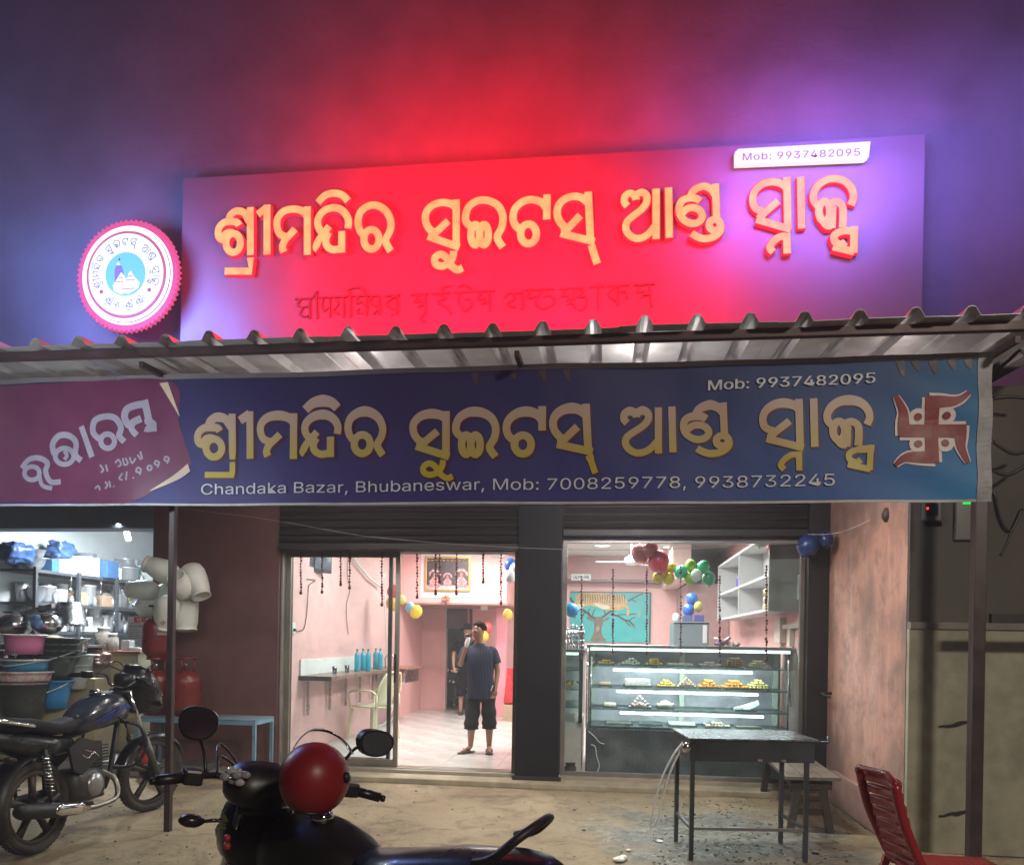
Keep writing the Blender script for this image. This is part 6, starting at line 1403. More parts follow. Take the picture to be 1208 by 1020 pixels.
# ================================================================== NEIGHBOUR'S STOCK
m_rack = mat('rack_grey', (.07, .08, .09), .5, metal=.3)
rk = thing('storage_rack', 'long grey metal rack along the left wall of the utensil shop', 'rack', (NX0+.2, 1.5, .1))
rx0, rx1 = NX0+.005, NX0+.42
zsr = [.95, Z(0, 745, -.1)+.02, Z(0, 707, -.1), Z(0, 666, -.1)]
for z_ in zsr:
    q = MB(); q.box((rx0, .32, z_-.035), (rx1, 3.3, z_)); q.build('shelf', m_rack, rk)
for y_ in (.32, 1.05, 1.8, 2.5, 3.26):
    q = MB(); q.box((rx1+.001, y_, .11), (rx1+.04, y_+.04, zsr[-1]+.02)); q.build('upright', m_rack, rk)
rk2 = thing('storage_rack', 'shorter grey rack across the back wall of the utensil shop', 'rack', (-5.2, 3.2, .1))
for z_ in (1.3, Z(155, 690, 3.1)+.0, Z(155, 712, 3.1), 1.0, Z(155, 676, 3.1)):
    q = MB(); q.box((-6.3, 2.95, z_-.035), (NR-.01, 3.39, z_)); q.build('shelf', m_rack, rk2)
for x_ in (-6.3, -5.7, NR-.05): q = MB(); q.box((x_, 2.90, .11), (x_+.04, 2.949, 2.35)); q.build('upright', m_rack, rk2)
m_steelb = mat('satin_steel', (.66, .68, .70), .35, metal=.75, var=.15, scale=12)
kinds = [
 ('steel_pot', 'pot', [(0, 0), (.8, 0), (1, .15), (1, .9), (1.08, .95), (1.0, 1.0)], m_steelb), ('steel_tumbler', 'tumbler', [(.6, 0), (.65, .02), (.9, 1), (.84, 1)], m_steelb),
 ('steel_bowl', 'bowl', [(.4, 0), (.8, .35), (1, .8), (1.05, .82)], m_steelb), ('glass_jar', 'jar', [(.8, 0), (.9, .05), (.9, .75), (.6, .85), (.65, .86), (.65, 1), (0, 1)], mat('clear_plastic_jar', (.45, .5, .48), .2, trans=.5)),
 ('plastic_tub', 'tub', [(.7, 0), (.9, 1), (.95, 1), (0, .98)], m_white), ('grey_tin', 'tin', [(.8, 0), (.8, .95), (0, 1)], mat('dull_grey_tin', (.22, .24, .25), .4, metal=.4)),
 ('blue_box', 'box', None, mat('blue_box', (.05, .14, .30), .5)), ('carton_box', 'box', None, mat('small_carton', (.35, .24, .16), .8)), ('white_box', 'box', None, mat('white_box', (.55, .58, .6), .5)), ('green_tin', 'tin', [(.8, 0), (.8, .95), (0, 1)], mat('dull_green_tin', (.10, .2, .18), .4))]
protos = {}
def goods(k, x, y, z, s, lab, grp):
    nm, cat, prof, m = kinds[k]; key = k
    if key not in protos:
        q = MB()
        if prof: q.lathe([(r_*.5, h_) for r_, h_ in prof], (0, 0, 0), 14, cap=False)
        else: q.box((-.55, -.45, 0), (.55, .45, .8), .02)
        o = q.build(nm, m); protos[key] = o; first_ = True
    else: o = protos[key].copy(); COL.objects.link(o)
    o.location = (x, y, z+.001); o.scale = (s[0], s[0], s[1]); o.rotation_euler = (0, 0, random.uniform(0, 3)); o['label'] = lab; o['category'] = cat; o['group'] = grp
nm_sh = ['lowest long shelf', 'third long shelf', 'second long shelf', 'top long shelf']
shelf_pref = [[0, 2, 4, 5, 9], [1, 3, 4, 5, 2, 0, 8], [0, 2, 7, 7, 5, 1, 8], [8, 6, 6, 0, 3, 2, 8, 9]]
adj = {'steel_pot': 'steel pot', 'steel_tumbler': 'steel tumbler', 'steel_bowl': 'open steel bowl', 'glass_jar': 'clear jar', 'plastic_tub': 'white plastic tub', 'grey_tin': 'grey tin', 'blue_box': 'blue box', 'carton_box': 'brown carton', 'white_box': 'white box', 'green_tin': 'green tin'}
pos = ['front end', 'front middle', 'middle', 'rear middle', 'rear end']
for si, z_ in enumerate(zsr):
    y_ = .45
    while y_ < 3.2:
        k = random.choice(shelf_pref[si]); w_ = random.uniform(.14, .26) if kinds[k][0] not in ('steel_tumbler',) else .09; h_ = w_*random.uniform(.7, 1.3) if w_ > .1 else .15
        if si == 3: h_ *= 1.15; w_ *= 1.25
        pz = pos[min(4, int((y_-.45)/2.8*5))]
        goods(k, rx0+.26+random.uniform(-.05, .04), y_+w_/2, z_, (w_, h_), '%s on the %s of the utensil shop rack, %s' % (adj[kinds[k][0]], nm_sh[si], pz), 'goods on the %s of the utensil shop rack' % nm_sh[si])
        if random.random() < .45 and h_ < .2 and kinds[k][2]:
            goods(k, rx0+.24, y_+w_/2, z_+h_*.8, (w_*.85, h_*.8), '%s stacked on another on the %s, %s' % (adj[kinds[k][0]], nm_sh[si], pz), 'goods on the %s of the utensil shop rack' % nm_sh[si])
        k2 = random.choice(shelf_pref[si])
        goods(k2, rx0+.10, y_+w_*.4, z_, (w_*.8, h_*random.uniform(1.0, 1.5)), '%s at the back of the %s, %s' % (adj[kinds[k2][0]], nm_sh[si], pz), 'goods on the %s of the utensil shop rack' % nm_sh[si])
        if random.random() < .5: goods(random.choice([1, 1, 3]), rx1-.06, y_+w_*.5, z_, (.07, .11), 'small vessel at the front edge of the %s, %s' % (nm_sh[si], pz), 'goods on the %s of the utensil shop rack' % nm_sh[si])
        y_ += w_*.85
for z_, nm2 in ((Z(155, 676, 3.1), 'top shelf'), (Z(155, 690, 3.1), 'second shelf'), (Z(155, 712, 3.1), 'third shelf'), (1.3, 'fourth shelf')):
    x_ = -6.0
    while x_ < NR-.2:
        k = random.choice([0, 1, 2, 3, 4, 8, 5]); w_ = random.uniform(.10, .2); h_ = w_*random.uniform(.7, 1.1)
        side = 'left half' if x_ < -5.5 else 'right half'
        goods(k, x_+w_/2, 3.12, z_, (w_, h_), '%s on the %s of the back rack, %s' % (adj[kinds[k][0]], nm2, side), 'goods on the %s of the back rack' % nm2); x_ += w_
# hanging ladles
for i in range(9):
    y_ = .6+i*.28; q = MB(); x_ = rx1+.06; z_ = zsr[2+(i % 2)]-.04; q.tube([(x_, y_, z_), (x_, y_, z_-.14)], .006, 5); q.ball((x_, y_, z_-.17), .035, 8, 6, (.5, 1, 1)); one('ladle', q, m_steel, 'steel ladle hanging from the rack edge in the utensil shop', 'ladle', 'ladles hanging along the rack edge')
for i, px in enumerate((147, 152)):
    p_ = pt(px, 712, 2.5); q = MB(); q.lathe([(0, 0), (.05, .03), (.055, .1), (.02, .15), (0, .16)], p_, 10); one('yellow_bottle', q, mat('yellow_plastic', (.62, .45, .02), .35), ('left' if i == 0 else 'right')+' one of the two yellow containers hanging by the back rack', 'container')
# blue bundle on top shelf
for i, (px, py, s_, c, l) in enumerate(((18, 652, .26, (.05, .11, .27), 'big blue plastic wrapped bundle at the far left of the top shelf'), (72, 650, .24, (.05, .11, .25), 'blue plastic wrapped bundle in the middle of the top shelf'), (100, 664, .2, (.35, .38, .38), 'clear plastic bag of goods on the top shelf'), (150, 672, .22, (.42, .44, .42), 'pale plastic bag bulging at the right end of the top shelf'), (118, 668, .15, (.40, .40, .40), 'grey wrapped packet beside the clear bag on the top shelf'))):
    xx = rx0+.22; p_ = xp(px, py, xx) if px < 130 else pt(px, py, 2.9); q = MB(); n_, m_ = 26, 18; vs = []
    for a_ in range(m_+1):
        th = math.pi*a_/m_
        for b_ in range(n_):
            ph = 2*math.pi*b_/n_; d = Vector((math.sin(th)*math.cos(ph)*.6, math.sin(th)*math.sin(ph)*1.05, math.cos(th)*.5)); d = Vector([math.copysign(abs(c_i)**.75, c_i) for c_i in d]); d *= s_*.72*(1+.4*noise.noise(d*2.5+Vector((i*3, 0, 0)))+.3*noise.noise(d*7+Vector((i*5, 1, 0)))); vs.append(p_+d)
    q.add(vs, [[a_*n_+b_, (a_+1)*n_+b_, (a_+1)*n_+(b_+1) % n_, a_*n_+(b_+1) % n_] for a_ in range(m_) for b_ in range(n_)], True); one('wrapped_bundle', q, mat('bundle_%d' % int(c[0]*100+c[2]*10), c, .35, var=.4, scale=9, bump=.8, bscale=14), l, 'bundle')
# counter and crates
m_cb = mat('beige_board', (.42, .36, .22), .6, var=.08)
def boxp(px0, py0, px1, py1, y, dep, nm, m, l, cat, zb=None):
    a, b_ = pt(px0, py1, y), pt(px1, py0, y); q = MB(); q.box((a.x, y, a.z if zb is None else zb), (b_.x, y+dep, b_.z), .008); return one(nm, q, m, l, cat)
ct = thing('shop_counter', 'beige counter with a red edged top in the utensil shop', 'counter', tuple(pt(135, 840, .3)))
a, b_ = pt(100, 850, .3), pt(163, 768, .3)
q = MB(); q.box((a.x, .3, .11), (b_.x, .75, b_.z-.03), .006); q.build('body', m_cb, ct)
q = MB(); q.box((a.x-.03, .27, b_.z-.029), (b_.x+.04, .78, b_.z), .004); q.build('top', mat('counter_top_red_brown', (.22, .10, .07), .35), ct)
q = MB(); q.box((a.x+.02, .285, b_.z-.42), (a.x+.17, .299, b_.z-.28)); q.build('recess_shade_panel', mat('recess_shade', (.03, .02, .02), .8), ct)  # dark slab on the front stands in for the shade inside a recess
q = MB(); q.box((a.x+.32, .288, .5), (b_.x-.02, .299, b_.z-.06)); q.build('front_panel', mat('yellow_board', (.50, .45, .27), .5), ct)
zct = b_.z
boxp(39, 837, 112, 900, -.28, .35, 'display_box', m_cb, 'low beige box in front of the utensil shop, behind the motorcycle tank', 'box', .105)
boxp(78, 800, 112, 838, .0, .28, 'display_box', m_cb, 'upper beige box between the blue bucket and the counter', 'box', .11)
boxp(-30, 838, 38, 900, -.40, .5, 'display_box', mat('beige_board_dim', (.30, .26, .17), .6), 'beige box carrying the big dark tub at the left edge', 'box', .105)
# jars and papers on the counter
for px, s_, h_, l in ((121, .085, .24, 'large clear jar of sweets on the counter'), (132.5, .062, .17, 'smaller clear jar right of the large one on the counter')):
    p_ = Vector((X(px, .45), .45, zct+.001)); t = thing('jar', l, 'jar', tuple(p_)); q = MB(); q.lathe([(s_*.95, 0), (s_, .02), (s_, h_*.8), (s_*.7, h_*.9), (s_*.7, h_)], p_, 14); q.build('body', mat('jar_frosted', (.52, .46, .40), .25, trans=.4, var=.3, scale=30), t); q = MB(); q.lathe([(s_*.75, h_), (s_*.75, h_+.03), (0, h_+.03)], p_, 12); q.build('lid', m_white, t)
cl = thing('wall_calendar', 'white hanging calendar with a red header and V2 mark above the counter', 'calendar', tuple(pt(161, 755, .2)))
a, b_ = pt(150, 755, .2), pt(173, 727, .2); q = MB(); q.box((a.x, .2, a.z), (b_.x, .205, b_.z)); q.build('sheet', mat('calendar_white', (.72, .73, .72), .5), cl)
q = MB(); a2, b2 = pt(158, 733.5, .197), pt(172, 727.5, .197); q.box((a2.x, .196, a2.z), (b2.x, .199, b2.z)); q.build('header', mat('calendar_red', (.60, .04, .04), .5), cl)
q = text_mb('V2', .062, lambda u, v, d: Vector((a2.x+.035+u, .1945, a2.z+.008+v)), bold=.003); [i_.build('letter', m_white, cl) for i_ in islands(q)]
for k in range(9):
    q = MB(); z_ = a.z+.025+k*.021; q.box((a.x+.02, .197, z_), (b_.x-.03-(k % 3)*.02, .199, z_+.007 if k != 6 else z_+.013)); q.build('print_row', mat('calendar_grey', (.28, .28, .3), .6), cl)
for px, py, w_, h_, c, l in ((147, 757, .10, .12, (.62, .63, .62), 'white paper stack leaning below the calendar'), (157, 762, .16, .04, (.55, .56, .55), 'flat white papers on the counter below the calendar')):
    p_ = Vector((X(px, .4), .4, zct+.001)); q = MB(); q.box((p_.x-w_/2, .4, p_.z), (p_.x+w_/2, .5, p_.z+h_), .004); one('papers', q, mat('paper_%d' % int(c[0]*100), c, .6), l, 'papers')
q = MB(); p_ = pt(117, 776, .22)
for k in range(18): q.ball(p_+Vector((random.uniform(-.12, .14), random.uniform(-.03, .03), random.uniform(-.06, .05))), .035, 7, 5, (1.2, 1, .6))
one('printed_bag', q, mat('printed_bag', (.5, .38, .34), .35, var=.5, scale=14, dirt=(.35, .04, .04), dirtamt=.8, dirtscale=9), 'crumpled cream and red plastic bag hanging over the counter front', 'bag')
# ---- buckets and tubs
def bucket(px, pyb, rb, rt, h, y, col, l, nm='bucket', rim=True, handle=True, m=None, rimcol=None, upside=False):
    p_ = pt(px, pyb, y); m = m or mat('plastic_%d_%d_%d' % tuple(int(v*99) for v in col), col, .32, var=.06)
    t = thing(nm, l, nm.replace('_', ' '), tuple(p_)); q = MB()
    pr_ = [(0, 0), (rb, 0), (rb+(rt-rb)*.5, h*.5), (rt, h), (rt+.012, h), (rt+.012, h-.02), (rt+.004, h-.022)]
    if upside: pr_ = [(0, h), (rb, h), (rt, .03), (rt+.015, .03), (rt+.015, 0), (rt, 0)]
    q.lathe(pr_, p_, 26, cap=False); q.build('body', m, t)
    if not upside: q = MB(); q.lathe([(rb*.97, .01), (rt-.008, h-.001)], p_, 24, cap=False); q.build('inside', m, t)
    if rim and not upside: q = MB(); q.tube([(p_.x+(rt+.012)*math.cos(a_), p_.y+(rt+.012)*math.sin(a_), p_.z+h-.008) for a_ in [2*math.pi*i/26 for i in range(26)]], .011, 6, closed=True); q.build('rim', m if rimcol is None else mat('rim_%d' % int(rimcol[0]*99), rimcol, .35), t)
    if handle: q = MB(); q.tube(cr([(p_.x-rt-.01, p_.y-.01, p_.z+h*.93), (p_.x-rt*.7, p_.y-rt*.8, p_.z+h*.7), (p_.x, p_.y-rt-.06, p_.z+h*.52), (p_.x+rt*.7, p_.y-rt*.8, p_.z+h*.7), (p_.x+rt+.01, p_.y-.01, p_.z+h*.93)], n=5), .006, 6); q.build('handle', mat('bucket_handle', (.5, .52, .5), .3, metal=.3), t)
    return t
by0 = -.55
bucket(27, 851, .17, .25, .43, by0, (.035, .04, .035), 'big dark grey tub carrying the stack at the left edge', 'tub', handle=False)
bucket(27, 806, .24, .265, .13, by0-.02, (.55, .38, .38), 'whitish washing bowl with red flower print on the dark tub', 'washing_bowl', handle=False, m=mat('flowery_plastic', (.60, .55, .54), .35, var=.05, dirt=(.45, .03, .05), dirtamt=.9, dirtscale=9))
bucket(30, 792, .20, .21, .13, by0-.02, (.05, .24, .42), 'blue bucket with striped rim inside the flower print bowl', rimcol=(.55, .52, .52))
bucket(29, 771, .165, .185, .20, by0-.02, (.65, .20, .38), 'pink bucket with a white rim at the top of the stack', rimcol=(.62, .5, .52), handle=False)
bucket(63, 835, .13, .17, .30, by0+.25, (.02, .20, .50), 'bright blue bucket below the dark green ones')
for k in range(4):
    bucket(66+k*.3, 800-k*7.2, .15, .20, .24, by0+.27, (.04, .055, .05), ('lowest', 'second', 'third', 'uppermost')[k]+' dark green tub nested in the stack behind the pink bucket', 'tub', handle=(k == 1))
q = MB(); q.lathe([(.0, 0), (.10, .0), (.15, .03), (.14, .05), (.05, .085), (.0, .09)], pt(62, 764, by0+.27)+Vector((0, 0, .05)), 16); one('rope_coil', q, mat('cream_coil', (.52, .47, .36), .7, var=.3), 'cream coiled mat lying on the uppermost dark green tub', 'mat')
bucket(88, 778, .10, .145, .24, by0+.5, (.6, .6, .6), 'steel bucket with a ring handle right of the green tubs', m=m_steel)
bucket(98, 795, .08, .105, .22, by0+.55, (.5, .55, .52), 'tall pale translucent jug right of the steel bucket', 'jug', handle=False, m=mat('pale_translucent', (.5, .56, .52), .25, trans=.2))
bucket(91, 812, .09, .12, .26, by0+.5, (.5, .55, .52), 'pale grey bin below the steel bucket', 'bin', handle=False, m=mat('pale_grey_bin', (.42, .46, .45), .3))
bucket(82, 738, .12, .17, .26, by0+.55, (.6, .6, .6), 'large tapered steel vessel, upside down above the steel bucket', 'vessel', m=m_steel, handle=False, upside=True)
for px, py, r_, l in ((18, 737, .17, 'round steel pot at far left above the pink bucket'), (56, 735, .16, 'steel basin right of the round pot'), (8, 775, .12, 'steel pot half hidden at the left edge beside the pink bucket')):
    p_ = pt(px, py, by0+.35); q = MB(); q.ball(p_, r_, 20, 12, (1, 1, .78)); q.lathe([(r_*.6, r_*.72), (r_*.75, r_*.85), (r_*.78, r_*.86)], p_, 20, cap=False); one('steel_pot', q, m_steel, l, 'pot')
q = MB(); p_ = pt(40, 722, by0+.45); q.bar(p_+Vector((-.32, 0, -.08)), p_+Vector((.28, 0, .07)), .18, .05); one('long_packet', q, mat('brown_grey_wrap', (.22, .19, .17), .35, var=.4, scale=9), 'long grey brown packet lying across the pots at the left', 'packet')
q = MB(); p_ = pt(42, 733, by0+.2)
for k in range(6): q.ball(p_+Vector((random.uniform(-.05, .05), 0, random.uniform(-.07, .07))), .045, 8, 6)
one('blue_bag', q, mat('pale_blue_film', (.12, .28, .48), .3), 'small pale blue plastic bag between the two steel pots', 'bag')
q = MB(); a, b_ = pt(-30, 758, by0+.6), pt(100, 756, by0+.6); q.box((a.x, by0+.42, a.z-.03), (b_.x, by0+.9, a.z), .004); q.box((a.x, by0+.9, .1), (b_.x, by0+.93, a.z)); one('display_table', q, mat('display_table_grey', (.12, .12, .12), .6), 'grey table behind the bucket stacks carrying steel pots', 'table')
# ================================================================== MOTORCYCLES
def make_bike(nm, label, pose, cols, steer, helmet=None, style=0, sc=1.):
    """local frame: x forward, y left, z up, origin under the rear axle"""
    m_tank, m_body, m_frame, m_seat = cols[:4]
    loc, rz, lean = pose
    t = thing(nm, label, 'motorcycle', loc, 0); Wt = Matrix.Translation(Vector(loc)) @ Matrix.Rotation(rz, 4, 'Z') @ Matrix.Rotation(lean, 4, 'X')
    if helmet is not None:
        tgt = helmet; cur = Wt @ (Vector((.90, 0, 1.05))*sc); Wt = Matrix.Translation(Vector((tgt.x-cur.x, tgt.y-cur.y, 0))) @ Wt; loc = Wt.translation; t.location = loc
    Wt = Wt @ Matrix.Scale(sc, 4)
    t.scale = (sc,)*3
    t.rotation_euler = Wt.to_euler(); WM[t.as_pointer()] = Wt
    hp = Vector((.93, 0, 1.0)); ax_ = (Vector((1.27, 0, .30))-hp).normalized()
    St = Matrix.Translation(hp) @ Matrix.Rotation(steer, 4, -ax_) @ Matrix.Translation(-hp)
    def B(mb, name, m, par=None, st=False, **k):
        M_ = (Wt @ St) if st else Wt
        mb.v = [M_ @ v for v in mb.v]; return mb.build(name, m, par or t, **k)
    # wheels
    for cx_, st in ((0, False), (1.27, True)):
        rt_ = .30 if not st else .318; tw = .048 if not st else .040
        q = MB(); n = 40; pr = [(rt_-.062, -tw*.55), (rt_-.045, -tw*.95), (rt_-.02, -tw), (rt_-.004, -tw*.6), (rt_, 0), (rt_-.004, tw*.6), (rt_-.02, tw), (rt_-.045, tw*.95), (rt_-.062, tw*.55)]
        q.lathe(pr, (cx_, 0, rt_), n, (0, 1, 0), cap=False); w_ = B(q, 'wheel', m_rubber, st=st)
        q = MB()
        for k in range(60):
            a_ = 2*math.pi*k/60
            for s_ in (-1, 1):
                c_ = Vector((cx_+(rt_-.001)*math.cos(a_), s_*tw*.45, rt_+(rt_-.001)*math.sin(a_))); tn = Vector((-math.sin(a_), s_*.5, math.cos(a_))).normalized()
                q.bar(c_-tn*.009, c_+tn*.009, .016, .006, (math.cos(a_), 0, math.sin(a_)))
        B(q, 'tread', m_rubber, w_, st=st, kind='stuff')
        q = MB(); q.lathe([(rt_-.088, -tw*.5), (rt_-.062, -tw*.62), (rt_-.058, -tw*.5), (rt_-.075, -tw*.3), (rt_-.075, tw*.3), (rt_-.058, tw*.5), (rt_-.062, tw*.62), (rt_-.088, tw*.5)], (cx_, 0, rt_), n, (0, 1, 0), cap=False); B(q, 'rim', cols[4] if len(cols) > 4 else m_frame, w_, st=st)
        for k in range(5):
            a_ = 2*math.pi*k/5+.3; d = Vector((math.cos(a_), 0, math.sin(a_))); c_ = Vector((cx_, 0, rt_)); q = MB(); q.loft([(.03, 0, 0, .028, .018), (.12, 0, 0, .020, .020), (rt_-.08, 0, 0, .016, .030)], 10, 3, Matrix.Translation(c_) @ Matrix.Rotation(-a_, 4, 'Y') ); B(q, 'spoke', cols[4] if len(cols) > 4 else m_frame, w_, st=st)
        q = MB(); q.lathe([(0, -.07), (.03, -.07), (.06, -.05), (.065, .05), (.03, .07), (0, .07)], (cx_, 0, rt_), 18, (0, 1, 0)); B(q, 'hub', m_dark, w_, st=st)
    # fenders
    def fender(cx_, r_, a0, a1, hw, z0, st, nm_, m):
        q = MB(); n = 16; vs = []
        for i in range(n+1):
            a_ = R(a0+(a1-a0)*i/n)
            for s_ in (-1, -.7, 0, .7, 1): vs.append(Vector((cx_+(r_+(.02 if abs(s_) < 1 else -.015)-(.008 if abs(s_) == .7 else 0))*math.cos(a_), s_*hw, z0+(r_+(.02 if abs(s_) < 1 else -.015)-(.008 if abs(s_) == .7 else 0))*math.sin(a_))))
        vs2 = [v-Vector((0, 0, .004)) for v in vs]; k = len(vs)
        f1 = [[i*5+j, i*5+j+1, (i+1)*5+j+1, (i+1)*5+j] for i in range(n) for j in range(4)]
        q.add(vs+vs2, f1+[[k+f for f in r__[::-1]] for r__ in f1], True); B(q, nm_, m, st=st)
    fender(1.27, .335, 25, 158, .058, .30, True, 'front_fender', m_body)
    fender(0, .335, 60, 205, .075, .32, False, 'rear_fender', m_black)
    # fork
    for s_ in (-1, 1):
        o_ = Vector((0, s_*.085, 0)); q = MB(); q.tube([Vector((1.275, 0, .28))+o_, hp+ax_*.42+o_], [.026, .028], 10); B(q, 'fork_leg', mat('fork_grey', (.10, .10, .10), .4, metal=.5), st=True)
        q = MB(); q.tube([hp+ax_*.43+o_, hp-ax_*.02+o_], .017, 10); B(q, 'fork_tube', m_chrome, st=True)
    q = MB(); q.tube([hp+Vector((0, -.1, 0)), hp+Vector((0, .1, 0))], .022, 8); q.tube([hp+ax_*.16+Vector((0, -.1, 0)), hp+ax_*.16+Vector((0, .1, 0))], .02, 8); B(q, 'fork_clamp', m_dark, st=True)
    # handlebar
    hb = [Vector((.90, 0, 1.045)), Vector((.90, .08, 1.05)), Vector((.93, .16, 1.11)), Vector((.88, .26, 1.115)), Vector((.83, .36, 1.10))]
    bar = [Vector((p.x, -p.y, p.z)) for p in hb[::-1]]+hb[1:]
    q = MB(); q.tube(cr([tuple(p) for p in bar], n=4), .012, 8); B(q, 'handlebar', m_dark if style else m_chrome, st=True)
    for s_ in (-1, 1):
        g0 = Vector((.865, s_*.285, 1.112)); g1_ = Vector((.825, s_*.375, 1.10)); dd = (g1_-g0).normalized()
        q = MB(); q.tube([g0, g1_+dd*.03], .019, 12); q.tube([g1_+dd*.03, g1_+dd*.034, g1_+dd*.05], [.009, .014, .012], 8); B(q, 'grip', m_black, st=True)
        q = MB(); q.box((g0.x-.04, g0.y-.035, 1.085), (g0.x+.035, g0.y+.03, 1.14), .01); B(q, 'switch_gear', m_black, st=True)
        q = MB(); q.tube(cr([tuple(g0+Vector((.03, -s_*.02, 0))), tuple(g0+Vector((.06, s_*.03, 0))), tuple(g1_+Vector((.05, 0, -.005))), tuple(g1_+dd*.03+Vector((.05, 0, -.01)))], n=4), .006, 6); B(q, 'lever', m_steel if not style else m_dark, st=True)
    # cables
    for k in range(4):
        s_ = -1 if k % 2 else 1; q = MB(); q.tube(cr([(.87, s_*.2, 1.12), (.98+.03*k, s_*.18, 1.18+.02*k), (1.06, s_*.05, 1.08), (1.02, 0, .9)], n=5), .005, 5); B(q, 'cable', m_black, st=True)
    # instruments + fairing with headlight
    q = MB(); q.loft([(.86, .03, 1.06, .05, .04), (.89, .03, 1.08, .11, .075), (.95, .03, 1.09, .13, .09), (1.02, .03, 1.08, .12, .085), (1.06, .03, 1.05, .06, .04)] if style else [(.90, 0, 1.08, .05, .03), (.93, 0, 1.10, .085, .045), (1.0, 0, 1.10, .08, .05)], 20, 2.6); B(q, 'instrument_cluster', m_black, st=True)
    dzf = -.10 if style else 0
    q = MB(); q.loft([(x_, 0, z_+dzf, a_, b_) for x_, z_, a_, b_ in ((.95, 1.0, .10, .11), (1.02, 1.01, .12, .15), (1.12, 1.0, .12, .14), (1.2, .95, .10, .10), (1.24, .93, .05, .05))] if style else [(.95, 0, 1.00, .10, .13), (1.02, 0, 1.01, .135, .19), (1.12, 0, 1.00, .145, .185), (1.21, 0, .95, .125, .145), (1.27, 0, .90, .09, .09), (1.29, 0, .885, .05, .04)], 24, 2.8); B(q, 'headlight_fairing', m_body, st=True)
    q = MB(); q.loft([(1.0, 0, 1.0, .06, .008), (1.03, 0, 1.01, .07, .01)] if style else [(1.0, 0, 1.18, .06, .008), (1.03, 0, 1.20, .09, .01), (1.10, 0, 1.165, .085, .012), (1.16, 0, 1.11, .06, .012)], 14, 3); B(q, 'visor', m_body, st=True)
    q = MB(); q.ball((1.20 if style else 1.225, 0, .965+dzf), .095, 16, 10, (.55, 1.2, .75)); hl = B(q, 'headlight', mat('headlight_lens', (.65, .68, .7), .08, metal=.6, var=.4, scale=20), st=True)
    for s_ in (-1, 1):
        q = MB(); q.tube([(1.08, s_*.1, .93), (1.08, s_*.19, .92)], .008, 6); q.ball((1.08, s_*.225, .92), .042, 12, 8, (.75, 1.15, .62)); B(q, 'indicator', mat('indicator_smoked', (.02, .012, .01), .25), st=True)
    # mirrors
    if helmet is not None or style:
        for s_ in (-1, 1):
            c_ = Vector((.84, -.36 if s_ < 0 else .30, 1.30)); q = MB(); q.tube(cr([(.875, s_*.24, 1.13), (.89, s_*.255, 1.20), (.87, s_*.29, 1.27), tuple(c_+Vector((.015, -s_*.03, -.02)))], n=4), .0065, 7); B(q, 'mirror_stem', m_black, st=True)
            F = Matrix.Translation(c_) @ Matrix.Rotation(-s_*R(12), 4, 'Z') @ Matrix.Rotation(R(-4), 4, 'Y')
            poly_ = [(.075, .0), (.066, .034), (.03, .05), (-.03, .05), (-.07, .03), (-.078, -.008), (-.05, -.042), (0, -.053), (.05, -.042)]
            P2 = cr(poly_, True, 3)
            if s_ > 0: P2 = [(x*.85, y*1.12) for x, y in P2]
            q = MB(); q.prism([(x*1.0, y*1.0) for x, y in P2], -.004, .03, lambda u, v, w_: F @ Vector((w_, u, v))); mo = B(q, 'mirror', m_black, st=True)
            q = MB(); q.prism([(x*.88, y*.86) for x, y in P2], -.0065, -.0042, lambda u, v, w_: F @ Vector((w_, u, v))); B(q, 'mirror_glass', mat('mirror_glass', (.75, .78, .8), .02, metal=1, var=.02) if s_ > 0 else mat('mirror_dark_reflection', (.05, .055, .07), .25), mo, st=True)  # right glass coloured dark to stand for a dim reflection
    # tank, seat, tail
    tk = [(.34, 0, .79, .06, .06), (.40, 0, .81, .095, .09), (.50, 0, .845, .13, .115), (.62, 0, .87, .15, .13), (.76, 0, .89, .15, .13), (.86, 0, .87, .115, .10), (.92, 0, .85, .06, .06)]
    q = MB(); q.loft(tk, 28, 2.5); tko = B(q, 'fuel_tank', m_tank)
    q = MB(); q.lathe([(0, .02), (.035, .018), (.042, .0), (.042, -.02)], (.64, 0, 1.018), 16); B(q, 'fuel_cap', m_chrome, tko)
    if not style:
        for s_ in (-1, 1):
            for k in range(3):
                q = MB(); q.ribbon(cr([(.84-.02*k, .88+.015*k), (.72, .90-.012*k), (.58, .86-.03*k), (.46, .80-.02*k)], n=5), [.002]+[.012+.004*k]*8+[.02]*7+[.002], .001, lambda u, v, d: Vector((u, s_*(.158-.035*abs((u-.67)/.25)**2-.05*max(0, abs(v-.885)/.12)**2+.004), v))); B(q, 'decal', mat('tank_blue_decal', (.03, .05, .25), .3), tko)
    q = MB()
    if style: q.loft([(-.24, 0, 1.035, .07, .03), (-.16, 0, 1.05, .11, .05), (-.03, 0, 1.055, .13, .06), (.08, 0, 1.03, .135, .06), (.18, 0, .985, .13, .06), (.30, 0, .955, .115, .06), (.42, 0, .94, .10, .06), (.54, 0, .93, .08, .05)], 22, 3)
    else: q.loft([(-.32, 0, .865, .075, .03), (-.25, 0, .865, .11, .05), (-.05, 0, .84, .125, .05), (.12, 0, .80, .13, .045), (.28, 0, .80, .11, .05), (.38, 0, .83, .07, .04)], 22, 3); B(q, 'seat', m_seat)
